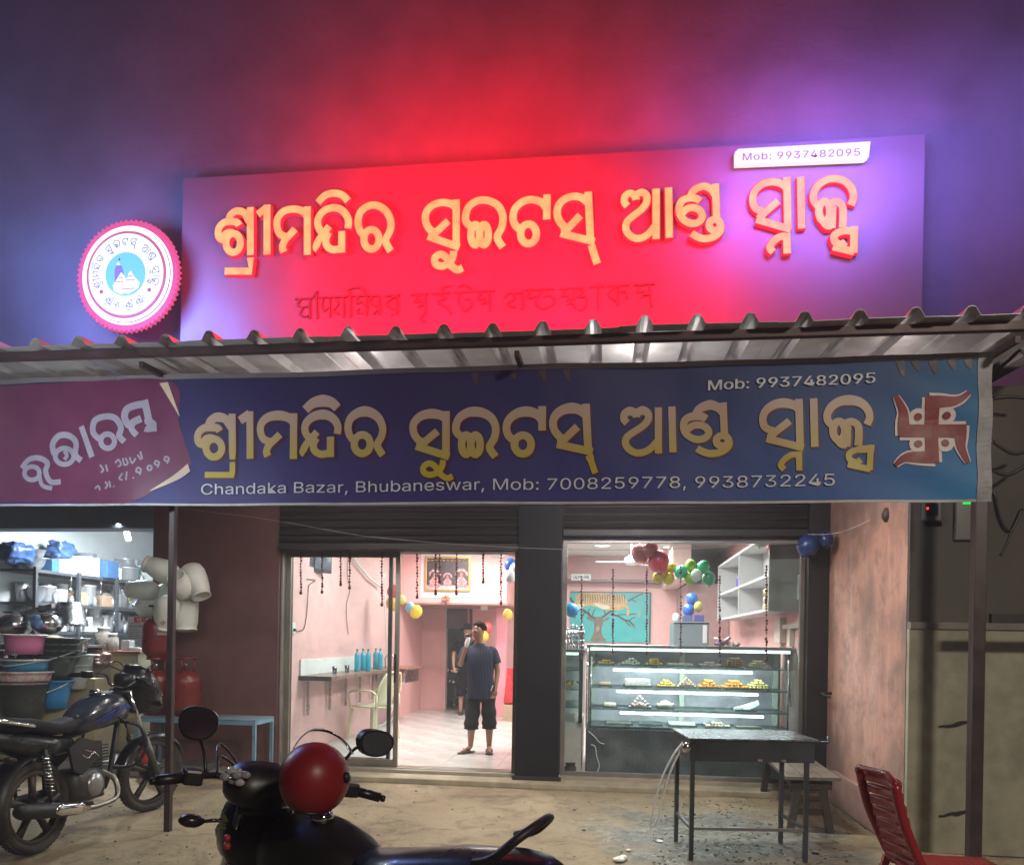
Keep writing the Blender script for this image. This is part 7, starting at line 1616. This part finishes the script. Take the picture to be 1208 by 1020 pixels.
    q = MB(); q.loft([(-.30, 0, .96, .04, .03), (-.25, 0, .95, .075, .055), (-.15, 0, .90, .11, .11), (.05, 0, .84, .12, .15), (.25, 0, .80, .12, .15), (.45, 0, .78, .11, .14)] if style else [(-.46, 0, .80, .04, .03), (-.40, 0, .79, .075, .055), (-.2, 0, .745, .11, .075), (.05, 0, .69, .12, .08), (.25, 0, .68, .12, .06)], 20, 3); B(q, 'side_cover', m_body)
    q = MB(); q.loft([(-.485, 0, .785, .03, .02), (-.46, 0, .79, .05, .035), (-.44, 0, .79, .055, .04)], 14, 2.5); B(q, 'tail_light', mat('tail_light_red', (.3, .01, .01), .2))
    gz_ = .11 if style else 0
    q = MB(); q.tube(cr([(-.08, .125, .90+gz_), (-.15, .13, .925+gz_), (-.22, .10, .985+gz_), (-.25, 0, 1.01+gz_), (-.22, -.10, .985+gz_), (-.15, -.13, .925+gz_), (-.08, -.125, .90+gz_)] if style else [(-.10, .12, .84), (-.25, .145, .87), (-.42, .12, .91), (-.47, 0, .92), (-.42, -.12, .91), (-.25, -.145, .87), (-.10, -.12, .84)], n=5), .014, 8); B(q, 'grab_rail', m_dark if style else m_chrome)
    for s_ in (-1, 1):
        q = MB(); q.tube([(-.36, s_*.07, .66), (-.36, s_*.13, .66)], .007, 6); q.ball((-.36, s_*.165, .66), .038, 12, 8, (.75, 1.1, .65)); B(q, 'indicator', mat('indicator_smoked', (.02, .012, .01), .25))
    # frame, engine
    q = MB(); q.tube([(.90, 0, .86), (.78, 0, .42), (.70, 0, .30)], .02, 8); q.tube([(.88, 0, .82), (.5, 0, .74), (.1, 0, .70), (-.3, 0, .74)], .02, 8); q.tube([(.1, 0, .7), (.12, 0, .35), (.3, 0, .25), (.68, 0, .26)], .018, 8)
    for s_ in (-1, 1): q.tube([(.14, s_*.07, .36), (0, s_*.085, .30)], .022, 8)
    B(q, 'frame', m_dark)
    en = MB(); en.loft([(.28, 0, .38, .08, .08), (.34, 0, .38, .115, .12), (.48, 0, .37, .12, .125), (.58, 0, .37, .10, .10)], 18, 3.2); eo = B(en, 'engine', mat('engine_grey', (.07, .07, .07), .45, metal=.5, var=.3))
    q = MB()
    for k in range(8): q.box((.47, -.075, .47+k*.022), (.66, .075, .478+k*.022))
    B(q, 'cylinder_fins', mat('engine_fin_black', (.03, .03, .03), .5), eo, kind='stuff')
    q = MB(); q.box((.50, -.05, .46), (.63, .05, .66), .01); B(q, 'cylinder', m_dark, eo)
    for s_ in (-1, 1):
        q = MB(); q.lathe([(0, .02), (.06, .02), (.085, .0), (.09, -.03)], (.46, s_*.115, .37), 18, (0, s_, 0)); B(q, 'engine_cover', mat('engine_cover_silver', (.36, .37, .38), .35, metal=.7, var=.15), eo)
        q = MB(); q.tube([(.02, s_*.125, .31), (-.0, s_*.125, .40), (-.02, s_*.125, .68)], .012, 8); q.v = q.v
        sp = [(.02-.06*i/60, s_*.125+.024*math.cos(i*.95), .40+.24*i/60+0) for i in range(61)]
        sp = [(.01-.035*i/72+.024*math.sin(i*.9), s_*.125+.024*math.cos(i*.9), .40+.24*i/72) for i in range(73)]
        B(q, 'shock_absorber', m_dark); q = MB(); q.tube(sp, .0052, 5); B(q, 'shock_spring', m_chrome)
        q = MB(); q.tube([(.25, s_*.08, .27), (.27, s_*.19, .27)], .009, 6); q.tube([(.27, s_*.15, .27), (.27, s_*.23, .275)], .014, 8); B(q, 'foot_peg', m_rubber)
        # leg guard
        q = MB(); q.tube(cr([(.74, s_*.05, .44), (.80, s_*.20, .46), (.83, s_*.27, .60), (.82, s_*.22, .74), (.80, s_*.08, .78)], n=5), .012, 8); B(q, 'leg_guard', m_dark)
        q = MB(); P_ = [(.22, .44), (.30, .40), (.48, .50), (.50, .60), (.30, .66), (.18, .60)]
        q.prism(P_, s_*.115, s_*.135, lambda u, v, w_: Vector((u, w_, v+.06))); B(q, 'side_panel', m_black)
    if not style:
        q = MB(); q.tube(cr([(.30, -.137, .60), (.36, -.137, .57), (.42, -.137, .60), (.47, -.137, .565)], n=3), .006, 5); q.tube([(.33, -.137, .63), (.43, -.137, .60)], .004, 5); B(q, 'emblem', m_chrome)
    # exhaust on the right side
    q = MB(); q.tube(cr([(.62, -.03, .44), (.70, -.09, .36), (.66, -.13, .24), (.45, -.15, .22), (.25, -.16, .235)], n=5), .019, 10); B(q, 'exhaust_pipe', mat('exhaust_pipe_steel', (.30, .28, .25), .35, metal=.9, var=.4))
    q = MB(); q.tube([(.28, -.16, .235), (.2, -.165, .25), (-.10, -.175, .30), (-.30, -.18, .335), (-.33, -.18, .34)], [.022, .042, .05, .05, .038], 14); mu_ = B(q, 'muffler', m_dark)
    q = MB(); q.loft([(-.12, 0, 0, .008, .02), (-.08, 0, 0, .012, .038), (.12, 0, 0, .012, .038), (.2, 0, 0, .006, .015)], 10, 3, Matrix.Translation((.06, -.218, .275)) @ Matrix.Rotation(R(9), 4, 'Y')); B(q, 'heat_shield', m_chrome, mu_)
    # stands, chain cover, plate
    q = MB(); q.tube([(.33, .09, .22), (.38, .21, .012)], .011, 8); q.bar((.35, .215, .006), (.42, .215, .006), .035, .01); B(q, 'side_stand', m_dark)
    q = MB(); q.loft([(-.03, .10, .32, .012, .055), (.2, .10, .33, .014, .05), (.3, .10, .34, .014, .07)], 12, 4); B(q, 'chain_cover', m_black)
    q = MB(); q.box((-.44, -.085, .47), (-.435, .085, .60), .003); B(q, 'number_plate', mat('plate_plain', (.30, .30, .28), .5))
    return t, Wt, Wt @ St
m_bblk = mat('glossy_black_paint', (.008, .009, .011), .3, var=.2, coat=.15, spec=.35)
m_tankm = mat('dark_steel_blue_paint', (.022, .028, .04), .22, var=.2, coat=.4)
m_seatm = mat('black_seat_vinyl', (.016, .016, .017), .62, bump=.35, bscale=120, spec=.22)
m_wheel_d = mat('dusty_dark_alloy', (.06, .05, .042), .5, metal=.4, var=.3)
rw_, fw_ = gz(40, 1006), gz(176, 957)
d_ = fw_-rw_; rz_ = math.atan2(d_.y, d_.x)
make_bike('motorcycle', 'dark blue and black motorcycle parked before the utensil shop, front wheel near the thin post', ((rw_.x, rw_.y, .0), rz_, R(-3)), (m_tankm, m_bblk, m_dark, m_seatm, m_wheel_d), R(-14))
# foreground bike, only its upper half in view, helmet hung at the bars
hpos = px_at(318, 925, 2.5); tpos = px_at(640, 1000, 2.0)
dd_ = Vector((hpos.x-tpos.x, hpos.y-tpos.y, 0)); rz2 = math.atan2(dd_.y, dd_.x)
hd = dd_.normalized(); org = Vector((hpos.x, hpos.y, 0))-hd*.90
m_flat = mat('black_paint_dusty', (.010, .008, .008), .5, var=.3, spec=.25)
bk2, Wb, Ws = make_bike('motorcycle', 'black motorcycle in silhouette in the foreground with a red helmet on it', ((org.x, org.y, 0), rz2, R(-6)), (m_flat, m_bblk, m_dark, m_seatm), R(-34), helmet=hpos, style=1, sc=.88)
# helmet
hc = px_at(371, 918, 2.2); HR = .099
hm = thing('helmet', 'glossy red open face helmet with a raised clear visor hung on the foreground motorcycle', 'helmet', tuple(hc-Vector((0, 0, HR))))
Fh = Matrix.Translation(hc) @ Matrix.Rotation(math.atan2(FWD.y, FWD.x)-R(25), 4, 'Z') @ Matrix.Rotation(R(10), 4, 'Y')
def hv(th, ph, r): return Fh @ Vector((r*1.08*math.sin(th)*math.cos(ph), r*.97*math.sin(th)*math.sin(ph), r*1.06*math.cos(th)))
q = MB(); n_, m_ = 40, 26; vs = [hv(math.pi*.86*i/m_, 2*math.pi*k/n_, HR) for i in range(m_+1) for k in range(n_)]
fs = []
for i in range(m_):
    for k in range(n_):
        th = math.pi*.86*(i+.5)/m_; ph = (2*math.pi*(k+.5)/n_+math.pi) % (2*math.pi)-math.pi
        if abs(ph) < 1.0 and .95 < th < 3: continue
        fs.append([i*n_+k, (i+1)*n_+k, (i+1)*n_+(k+1) % n_, i*n_+(k+1) % n_])
q.add(vs, fs, True); q.build('shell', mat('helmet_red', (.21, .012, .016), .42, var=.1, spec=.35), hm)
q = MB(); vs = [hv(math.pi*.85*i/m_, 2*math.pi*k/n_, HR*.94) for i in range(m_+1) for k in range(n_)]; q.add(vs, [f[::-1] for f in fs], True); q.build('lining', mat('helmet_lining', (.02, .02, .02), .9), hm)
q = MB(); q.tube([hv(.35+.095*i, math.pi*.80, HR*1.003) for i in range(20)], .0012, 5); q.build('seam', m_black, hm)
q = MB(); edge = [hv(math.pi*.86, 2*math.pi*k/n_, HR*1.0) for k in range(6, 35)]; q.tube(edge, .005, 6); q.build('edge_trim', m_black, hm)
# visor raised above the shell
q = MB(); vs = []; fs2 = []; nn = 20; mmn = 10
for i in range(mmn+1):
    for k in range(nn+1):
        ph = -1.45+2.9*k/nn; th = .12+.95*i/mmn; c2_ = Fh @ Vector((0, 0, HR*.06)); v = hv(th, ph, HR*1.20); vs.append(v+Vector((0, 0, .018)))
for i in range(mmn):
    for k in range(nn): fs2.append([i*(nn+1)+k, (i+1)*(nn+1)+k, (i+1)*(nn+1)+k+1, i*(nn+1)+k+1])
q.add(vs, fs2, True); q.build('visor', glass_mat('visor_clear', (.95, .94, .93), .06), hm)
q = MB(); q.tube([vs[k] for k in range(nn+1)]+[vs[i*(nn+1)+nn] for i in range(1, mmn+1)], .0024, 5); q.build('visor_edge', mat('visor_edge', (.7, .68, .66), .3), hm)
for s_ in (-1, 1):
    q = MB(); q.lathe([(0, .006), (.014, .005), (.016, 0), (.016, -.006)], hv(1.45, s_*1.35, HR*1.04), 12, (hv(1.45, s_*1.35, 2)-hc)); q.build('visor_pivot', m_black, hm)
# plastic film scrap tied at the bars and leaf at the indicator
q = MB(); p_ = px_at(277, 912, 2.42)
for k in range(9): q.ball(p_+Vector((random.uniform(-.03, .035), random.uniform(-.02, .02), random.uniform(-.028, .025))), .016, 7, 5, (1.2, .6, .8))
one('plastic_film', q, mat('cloudy_film', (.34, .33, .33), .25, var=.5, scale=40), 'crumpled clear plastic film wrapped at the left of the foreground handlebar', 'plastic')
q = MB()
for k in range(7):
    p_ = px_at(258+k*1.5, 972+random.uniform(-5, 5), 2.40); q.bar(p_, p_+Vector((random.uniform(-.02, .02), 0, random.uniform(-.02, .02))), .014, .003)
one('green_leaves', q, mat('dull_leaf', (.08, .10, .02), .6), 'few dull green leaves tucked beside the left front indicator', 'leaves')
q = MB(); p_ = px_at(268, 988, 2.4); q.ball(p_, .012, 8, 6); q.ball(p_+Vector((0, 0, -.025)), .013, 8, 6); one('red_flower', q, mat('dull_red_flower', (.3, .03, .02), .5), 'two small red flower buds below the green leaves', 'flower')

# ================================================================== PEOPLE
def skin(nm, V, E, m, parent, sub=2):
    """V: list of (pos, radius); E: edges; returns applied smooth mesh part"""
    me = bpy.data.meshes.new(nm); me.from_pydata([tuple(p) for p, r in V], E, []); o = bpy.data.objects.new(nm, me); COL.objects.link(o)
    md = o.modifiers.new('s', 'SKIN'); md.use_smooth_shade = True
    for i, (p, r) in enumerate(V):
        sv = me.skin_vertices[0].data[i]; sv.radius = (r, r) if not isinstance(r, tuple) else r; sv.use_root = (i == 0)
    o.modifiers.new('u', 'SUBSURF').levels = sub
    dg = bpy.context.evaluated_depsgraph_get(); m2 = bpy.data.meshes.new_from_object(o.evaluated_get(dg))
    bpy.data.objects.remove(o); bpy.data.meshes.remove(me)
    q = MB(); q.add([parentM @ v.co if False else v.co for v in m2.vertices], [list(p.vertices) for p in m2.polygons], True); bpy.data.meshes.remove(m2)
    inv = q; return q
def person(label, base, face, J, mats, shirt=True):
    """J: joints in local metres (x right in picture, y away, z up)"""
    m_skin, m_shirt, m_short, m_hair = mats
    t = thing('person', label, 'person', tuple(base)); O = Vector(base)
    V = []; E = []
    def add(p, r, par=None):
        V.append((O+Vector(p), r)); 
        if par is not None: E.append((par, len(V)-1))
        return len(V)-1
    pel = add(J['pelvis'], .11); ch = add(J['belly'], .10, pel); cs = add(J['chest'], .12, ch); nk = add(J['neckb'], .058, cs); n2 = add(J['neck'], .050, nk)
    hd_ = Vector(J['head']); f = Vector(face).normalized()
    h1 = add(hd_-Vector((0, 0, .045))+f*.012, (.066, .072), n2); h2 = add(hd_+Vector((0, 0, .035)), (.078, .086), h1); h3 = add(hd_+Vector((0, 0, .085)), (.045, .05), h2)
    add(hd_+f*.10+Vector((0, 0, -.012)), .012, h1)
    ends = {}
    for s in ('l', 'r'):
        sh = add(J['sh'+s], .052, cs); el = add(J['el'+s], .036, sh); wr = add(J['wr'+s], .024, el); ha = Vector(J['ha'+s]); w = Vector(J['wr'+s]); d = (ha-w).normalized(); pm = add(ha, (.034, .018), wr)
        side = d.cross(Vector((0, 1, 0))).normalized(); cu = Vector(J['curl'+s])
        for k in range(4):
            off = side*(.024-.016*k); L_ = (.030, .036, .034, .026)[k]
            a1 = add(ha+d*.03+off, .0092, pm); a2 = add(ha+d*(.03+L_)+off*1.1+cu*.018, .0085, a1); add(ha+d*(.03+L_*1.35)+off*1.1+cu*.042, .0075, a2)
        th = add(ha+side*.038+d*.0+cu*.012, .0105, pm); add(ha+side*.05+d*.028+cu*.03, .009, th)
        hp_ = add(J['hp'+s], .082, pel); kn = add(J['kn'+s], .056, hp_); cf = add(Vector(J['kn'+s]).lerp(Vector(J['an'+s]), .35), .050, kn); an = add(J['an'+s], .031, cf); ft = add(J['ft'+s], (.036, .022), an); tp = add(Vector(J['ft'+s])+(Vector(J['ft'+s])-Vector(J['an'+s]))*.45*Vector((1, 1, 0)).length/1.414, (.034, .014), ft)
    q = skin('body', V, E, m_skin, t); bo = q.build('body', m_skin, t)
    # shirt: tapered tube of cloth with an uneven hem, and two sleeves
    TZ = Matrix(((0, 1, 0, 0), (0, 0, 1, 0), (1, 0, 0, 0), (0, 0, 0, 1)))
    px_, bx_, cx__, nx_ = [Vector(J[k]) for k in ('pelvis', 'belly', 'chest', 'neckb')]
    TT_ = Matrix.Translation(O) @ TZ
    zs_ = px_.z-.09
    q = MB(); q.loft([(zs_, px_.x, px_.y, .172, .118), (zs_+.012, px_.x, px_.y, .176, .122), (px_.z+.03, px_.x, px_.y, .170, .120), (bx_.z, bx_.x, bx_.y, .160, .120), (cx__.z-.06, cx__.x, cx__.y, .172, .122), (cx__.z+.05, cx__.x, cx__.y, .182, .115), (cx__.z+.11, (cx__.x+nx_.x)/2, nx_.y, .176, .095), (nx_.z-.035, nx_.x, nx_.y, .145, .080), (nx_.z+.0, nx_.x, nx_.y, .075, .066), (nx_.z+.022, nx_.x, nx_.y, .060, .058)], 28, 2.4, TT_)
    q.v = [v+Vector((0, 0, .0))+Vector((noise.noise(v*9)*.010, noise.noise(v*9+Vector((5, 0, 0)))*.012, 0)) for v in q.v]
    for s in ('l', 'r'):
        a_ = Vector(J['sh'+s]); e_ = Vector(J['el'+s]); P__ = cr([tuple(O+a_.lerp(cx__, .45)+Vector((0, 0, .015))), tuple(O+a_+(a_-cx__).normalized()*.0+Vector((0, 0, -.028))), tuple(O+a_.lerp(e_, .42)), tuple(O+a_.lerp(e_, .70))], n=5); q.tube(P__, [.060+.006*min(1, i/8) for i in range(len(P__))], 16)
    q.build('shirt', m_shirt, t)
    q = MB(); q.loft([(px_.z-.12, px_.x, px_.y, .155, .108), (px_.z-.02, px_.x, px_.y, .158, .11), (px_.z+.05, px_.x, px_.y, .14, .10)], 24, 2.4, TT_)
    for s in ('l', 'r'):
        h_ = Vector(J['hp'+s]); k_ = Vector(J['kn'+s]); n__ = k_.lerp(Vector(J['an'+s]), .25)
        pts_ = cr([tuple(O+h_+Vector((0, 0, .05))), tuple(O+h_.lerp(k_, .5)), tuple(O+k_), tuple(O+n__)], n=5); q.tube(pts_, [.088+.006*math.sin(i*1.3) for i in range(len(pts_))], 18)
    q.build('shorts', m_short, t)
    # hair cap
    q = MB(); n_, m_ = 18, 10; vs = []
    for i in range(m_+1):
        for k in range(n_):
            th = math.pi*.62*i/m_; ph = 2*math.pi*k/n_; d = Vector((math.sin(th)*math.cos(ph)*.092, math.sin(th)*math.sin(ph)*.098, math.cos(th)*.085)); 
            fr_ = d.normalized().dot(f)
            if i > m_*.55 and fr_ > .1: d = d*.80
            vs.append(O+hd_+Vector((0, 0, .042))-f*.014+d*(1+.05*noise.noise(d*60)))
    q.add(vs, [[i*n_+k, (i+1)*n_+k, (i+1)*n_+(k+1) % n_, i*n_+(k+1) % n_] for i in range(m_) for k in range(n_)], True); q.build('hair', m_hair, t)
    if 'eyes' in J:
        sd = f.cross(Vector((0, 0, 1))).normalized(); upf = sd.cross(f).normalized()
        for s_ in (-1, 1):
            q = MB(); q.ball(O+hd_+f*.080+sd*s_*.028+upf*.012, .0115, 10, 6, (1, 1, .6)); q.build('eye', mat('eye_dark', (.06, .045, .04), .3), t)
            q = MB(); q.bar(O+hd_+f*.079+sd*s_*.016+upf*.033, O+hd_+f*.074+sd*s_*.045+upf*.034, .006, .007); q.build('eyebrow', m_hair, t)
        q = MB(); q.tube([O+hd_+f*.080+sd*k*.008-upf*(.048+.001*abs(k)) for k in range(-3, 4)], .0045, 6); q.build('mouth', mat('lips', (.18, .07, .06), .5), t)
        q = MB(); q.bar(O+hd_+f*.083-sd*.022-upf*.038, O+hd_+f*.083+sd*.022-upf*.038, .004, .006); q.build('moustache', m_hair, t)
    for s in ('l', 'r'):
        a = Vector(J['an'+s]); b_ = Vector(J['ft'+s]); d = (b_-a); d.z = 0; d.normalize(); sd = Vector((-d.y, d.x, 0)); c0_ = O+Vector((a.x, a.y, .001))-d*.05
        P_ = [(0, -.032), (.05, -.036), (.13, -.034), (.2, -.045), (.25, -.025), (.262, 0), (.25, .025), (.2, .045), (.13, .034), (.05, .036), (0, .032), (-.015, 0)]
        q = MB(); q.prism(P_, 0, .016, lambda u, v, w_: c0_+d*u+sd*v+Vector((0, 0, w_))); sn = q.build('sandal', mat('sandal_sole', (.05, .04, .035), .7), t)
        q = MB()
        for k in (-1, 1): q.tube(cr([c0_+d*.19+Vector((0, 0, .02)), c0_+d*.14+sd*k*.03+Vector((0, 0, .055)), c0_+d*.09+sd*k*.04+Vector((0, 0, .018))], n=4), .007, 6)
        q.build('strap', mat('sandal_strap', (.04, .03, .03), .6), sn)
    return t, O
def shirt_mat():
    m = bpy.data.materials.new('navy_dashed_print'); m.use_nodes = True; nt = m.node_tree; L = nt.links; b = nt.nodes['Principled BSDF']
    tc = nd(nt, 'ShaderNodeTexCoord'); mp = nd(nt, 'ShaderNodeMapping'); mp.inputs['Rotation'].default_value = (0, R(35), 0); mp.inputs['Scale'].default_value = (24, .01, 42); L.new(tc.outputs['Object'], mp.inputs[0])
    br = nd(nt, 'ShaderNodeTexBrick'); br.inputs['Scale'].default_value = 1; br.inputs['Mortar Size'].default_value = .0; 
    sp = nd(nt, 'ShaderNodeSeparateXYZ'); L.new(mp.outputs[0], sp.inputs[0])
    def M(op, a, b_=None):
        n = nd(nt, 'ShaderNodeMath', operation=op); L.new(a, n.inputs[0]) if not isinstance(a, float) else setattr(n.inputs[0], 'default_value', a)
        if b_ is not None: (L.new(b_, n.inputs[1]) if not isinstance(b_, float) else setattr(n.inputs[1], 'default_value', b_))
        return n.outputs[0]
    fz = M('FRACT', sp.outputs[2]); fl = M('FLOOR', sp.outputs[2]); fx = M('FRACT', M('ADD', sp.outputs[0], M('MULTIPLY', fl, .37)))
    msk = M('MULTIPLY', M('LESS_THAN', fz, .28), M('LESS_THAN', fx, .55))
    x = nd(nt, 'ShaderNodeMix', data_type='RGBA'); L.new(msk, x.inputs[0]); x.inputs[6].default_value = (.007, .011, .032, 1); x.inputs[7].default_value = (.055, .07, .115, 1)
    L.new(x.outputs[2], b.inputs[0]); b.inputs['Roughness'].default_value = .85; nt.nodes.remove(br); return m
m_skin = mat('brown_skin', (.30, .155, .095), .5, var=.08); m_hair = mat('black_hair', (.008, .007, .007), .8, spec=.15)
mb_ = gz(563, 888, FZ)
fd = Vector((-.42, -.85, .30))
J = dict(pelvis=(.03, 0, .74), belly=(.02, .0, .93), chest=(.01, .01, 1.13), neckb=(-.005, .015, 1.30), neck=(-.01, .01, 1.37), head=(-.012, 0, 1.465), eyes=1,
  shl=(-.155, .01, 1.255), ell=(-.235, -.03, 1.04), wrl=(-.155, -.13, 1.22), hal=(-.125, -.15, 1.30), curll=(.8, .3, .5),
  shr=(.150, .02, 1.25), elr=(.225, .03, 1.00), wrr=(.215, -.04, .80), har=(.205, -.06, .73), curlr=(-.8, -.2, .2),
  hpl=(-.055, 0, .66), knl=(-.075, -.04, .37), anl=(-.085, -.02, .065), ftl=(-.15, -.12, .03), hpr=(.115, 0, .66), knr=(.135, -.0, .38), anr=(.135, .03, .065), ftr=(.155, -.09, .03))
mn, O_ = person('man in navy dashed T-shirt and dark knee shorts, one hand raised to his mouth', (mb_.x, mb_.y+.03, FZ+.004), fd, J, (m_skin, shirt_mat(), mat('charcoal_cloth', (.009, .010, .010), .9, var=.2), m_hair))
q = MB(); h_ = O_+Vector((-.115, -.175, 1.34)); q.lathe([(.018, -.07), (.026, -.03), (.026, .03), (.02, .05), (.0, .052)], h_, 12, (.25, .0, 1)); one('paper_cup', q, mat('cup_white', (.75, .76, .8), .4), 'small white wrapper held up at the mouth by the man', 'wrapper')
q = MB(); q.ball(h_+Vector((0, -.0, .07)), .028, 10, 6, (1.2, 1, .8)); one('dark_cap', q, m_black, 'dark top piece above the white wrapper at the man\'s face', 'cap')
q = MB(); h_ = O_+Vector((.165, -.09, .76)); q.bar(h_, h_+Vector((.02, 0, .06)), .045, .01); one('mobile_phone', q, mat('phone_pale', (.6, .62, .66), .2), 'pale mobile phone held low in the other hand of the man', 'phone')
# second person behind, in black, back turned
b2_ = gz(541, 842, FZ)
J2 = dict(J); 
J2.update(pelvis=(0, 0, .82), belly=(0, 0, 1.0), chest=(0, 0, 1.2), neckb=(0, 0, 1.37), neck=(0, 0, 1.43), head=(0, .01, 1.53), shl=(-.17, 0, 1.33), ell=(-.24, -.02, 1.07), wrl=(-.22, -.1, .88), hal=(-.2, -.14, .82), shr=(.17, 0, 1.33), elr=(.23, .0, 1.06), wrr=(.22, -.05, .85), har=(.21, -.07, .78),
  hpl=(-.08, 0, .74), knl=(-.09, 0, .44), anl=(-.1, 0, .07), ftl=(-.11, .1, .03), hpr=(.08, 0, .74), knr=(.09, 0, .44), anr=(.1, 0, .07), ftr=(.12, .1, .03)); J2.pop('eyes')
blk = mat('black_cloth', (.003, .003, .004), .9, spec=.1)
person('person dressed in black mostly hidden behind the man, facing the rear doorway', (b2_.x+.17, b2_.y-.2, FZ+.004), Vector((0, 1, 0)), J2, (m_skin, blk, blk, m_hair))
# ================================================================== AIR: thin fog added to imitate lens bloom round the lamps
hz = bpy.data.materials.new('bloom_haze_air'); hz.use_nodes = True; nt = hz.node_tree; nt.nodes.clear()
o_ = nd(nt, 'ShaderNodeOutputMaterial'); v_ = nd(nt, 'ShaderNodeVolumePrincipled'); v_.inputs['Density'].default_value = .0075; v_.inputs['Color'].default_value = (.9, .9, .95, 1)
v_.inputs['Anisotropy'].default_value = 0
nt.links.new(v_.outputs[0], o_.inputs['Volume'])
MB().box((-65, -65, -1.2), (65, 65, 14)).build('bloom_haze', hz, kind='stuff')
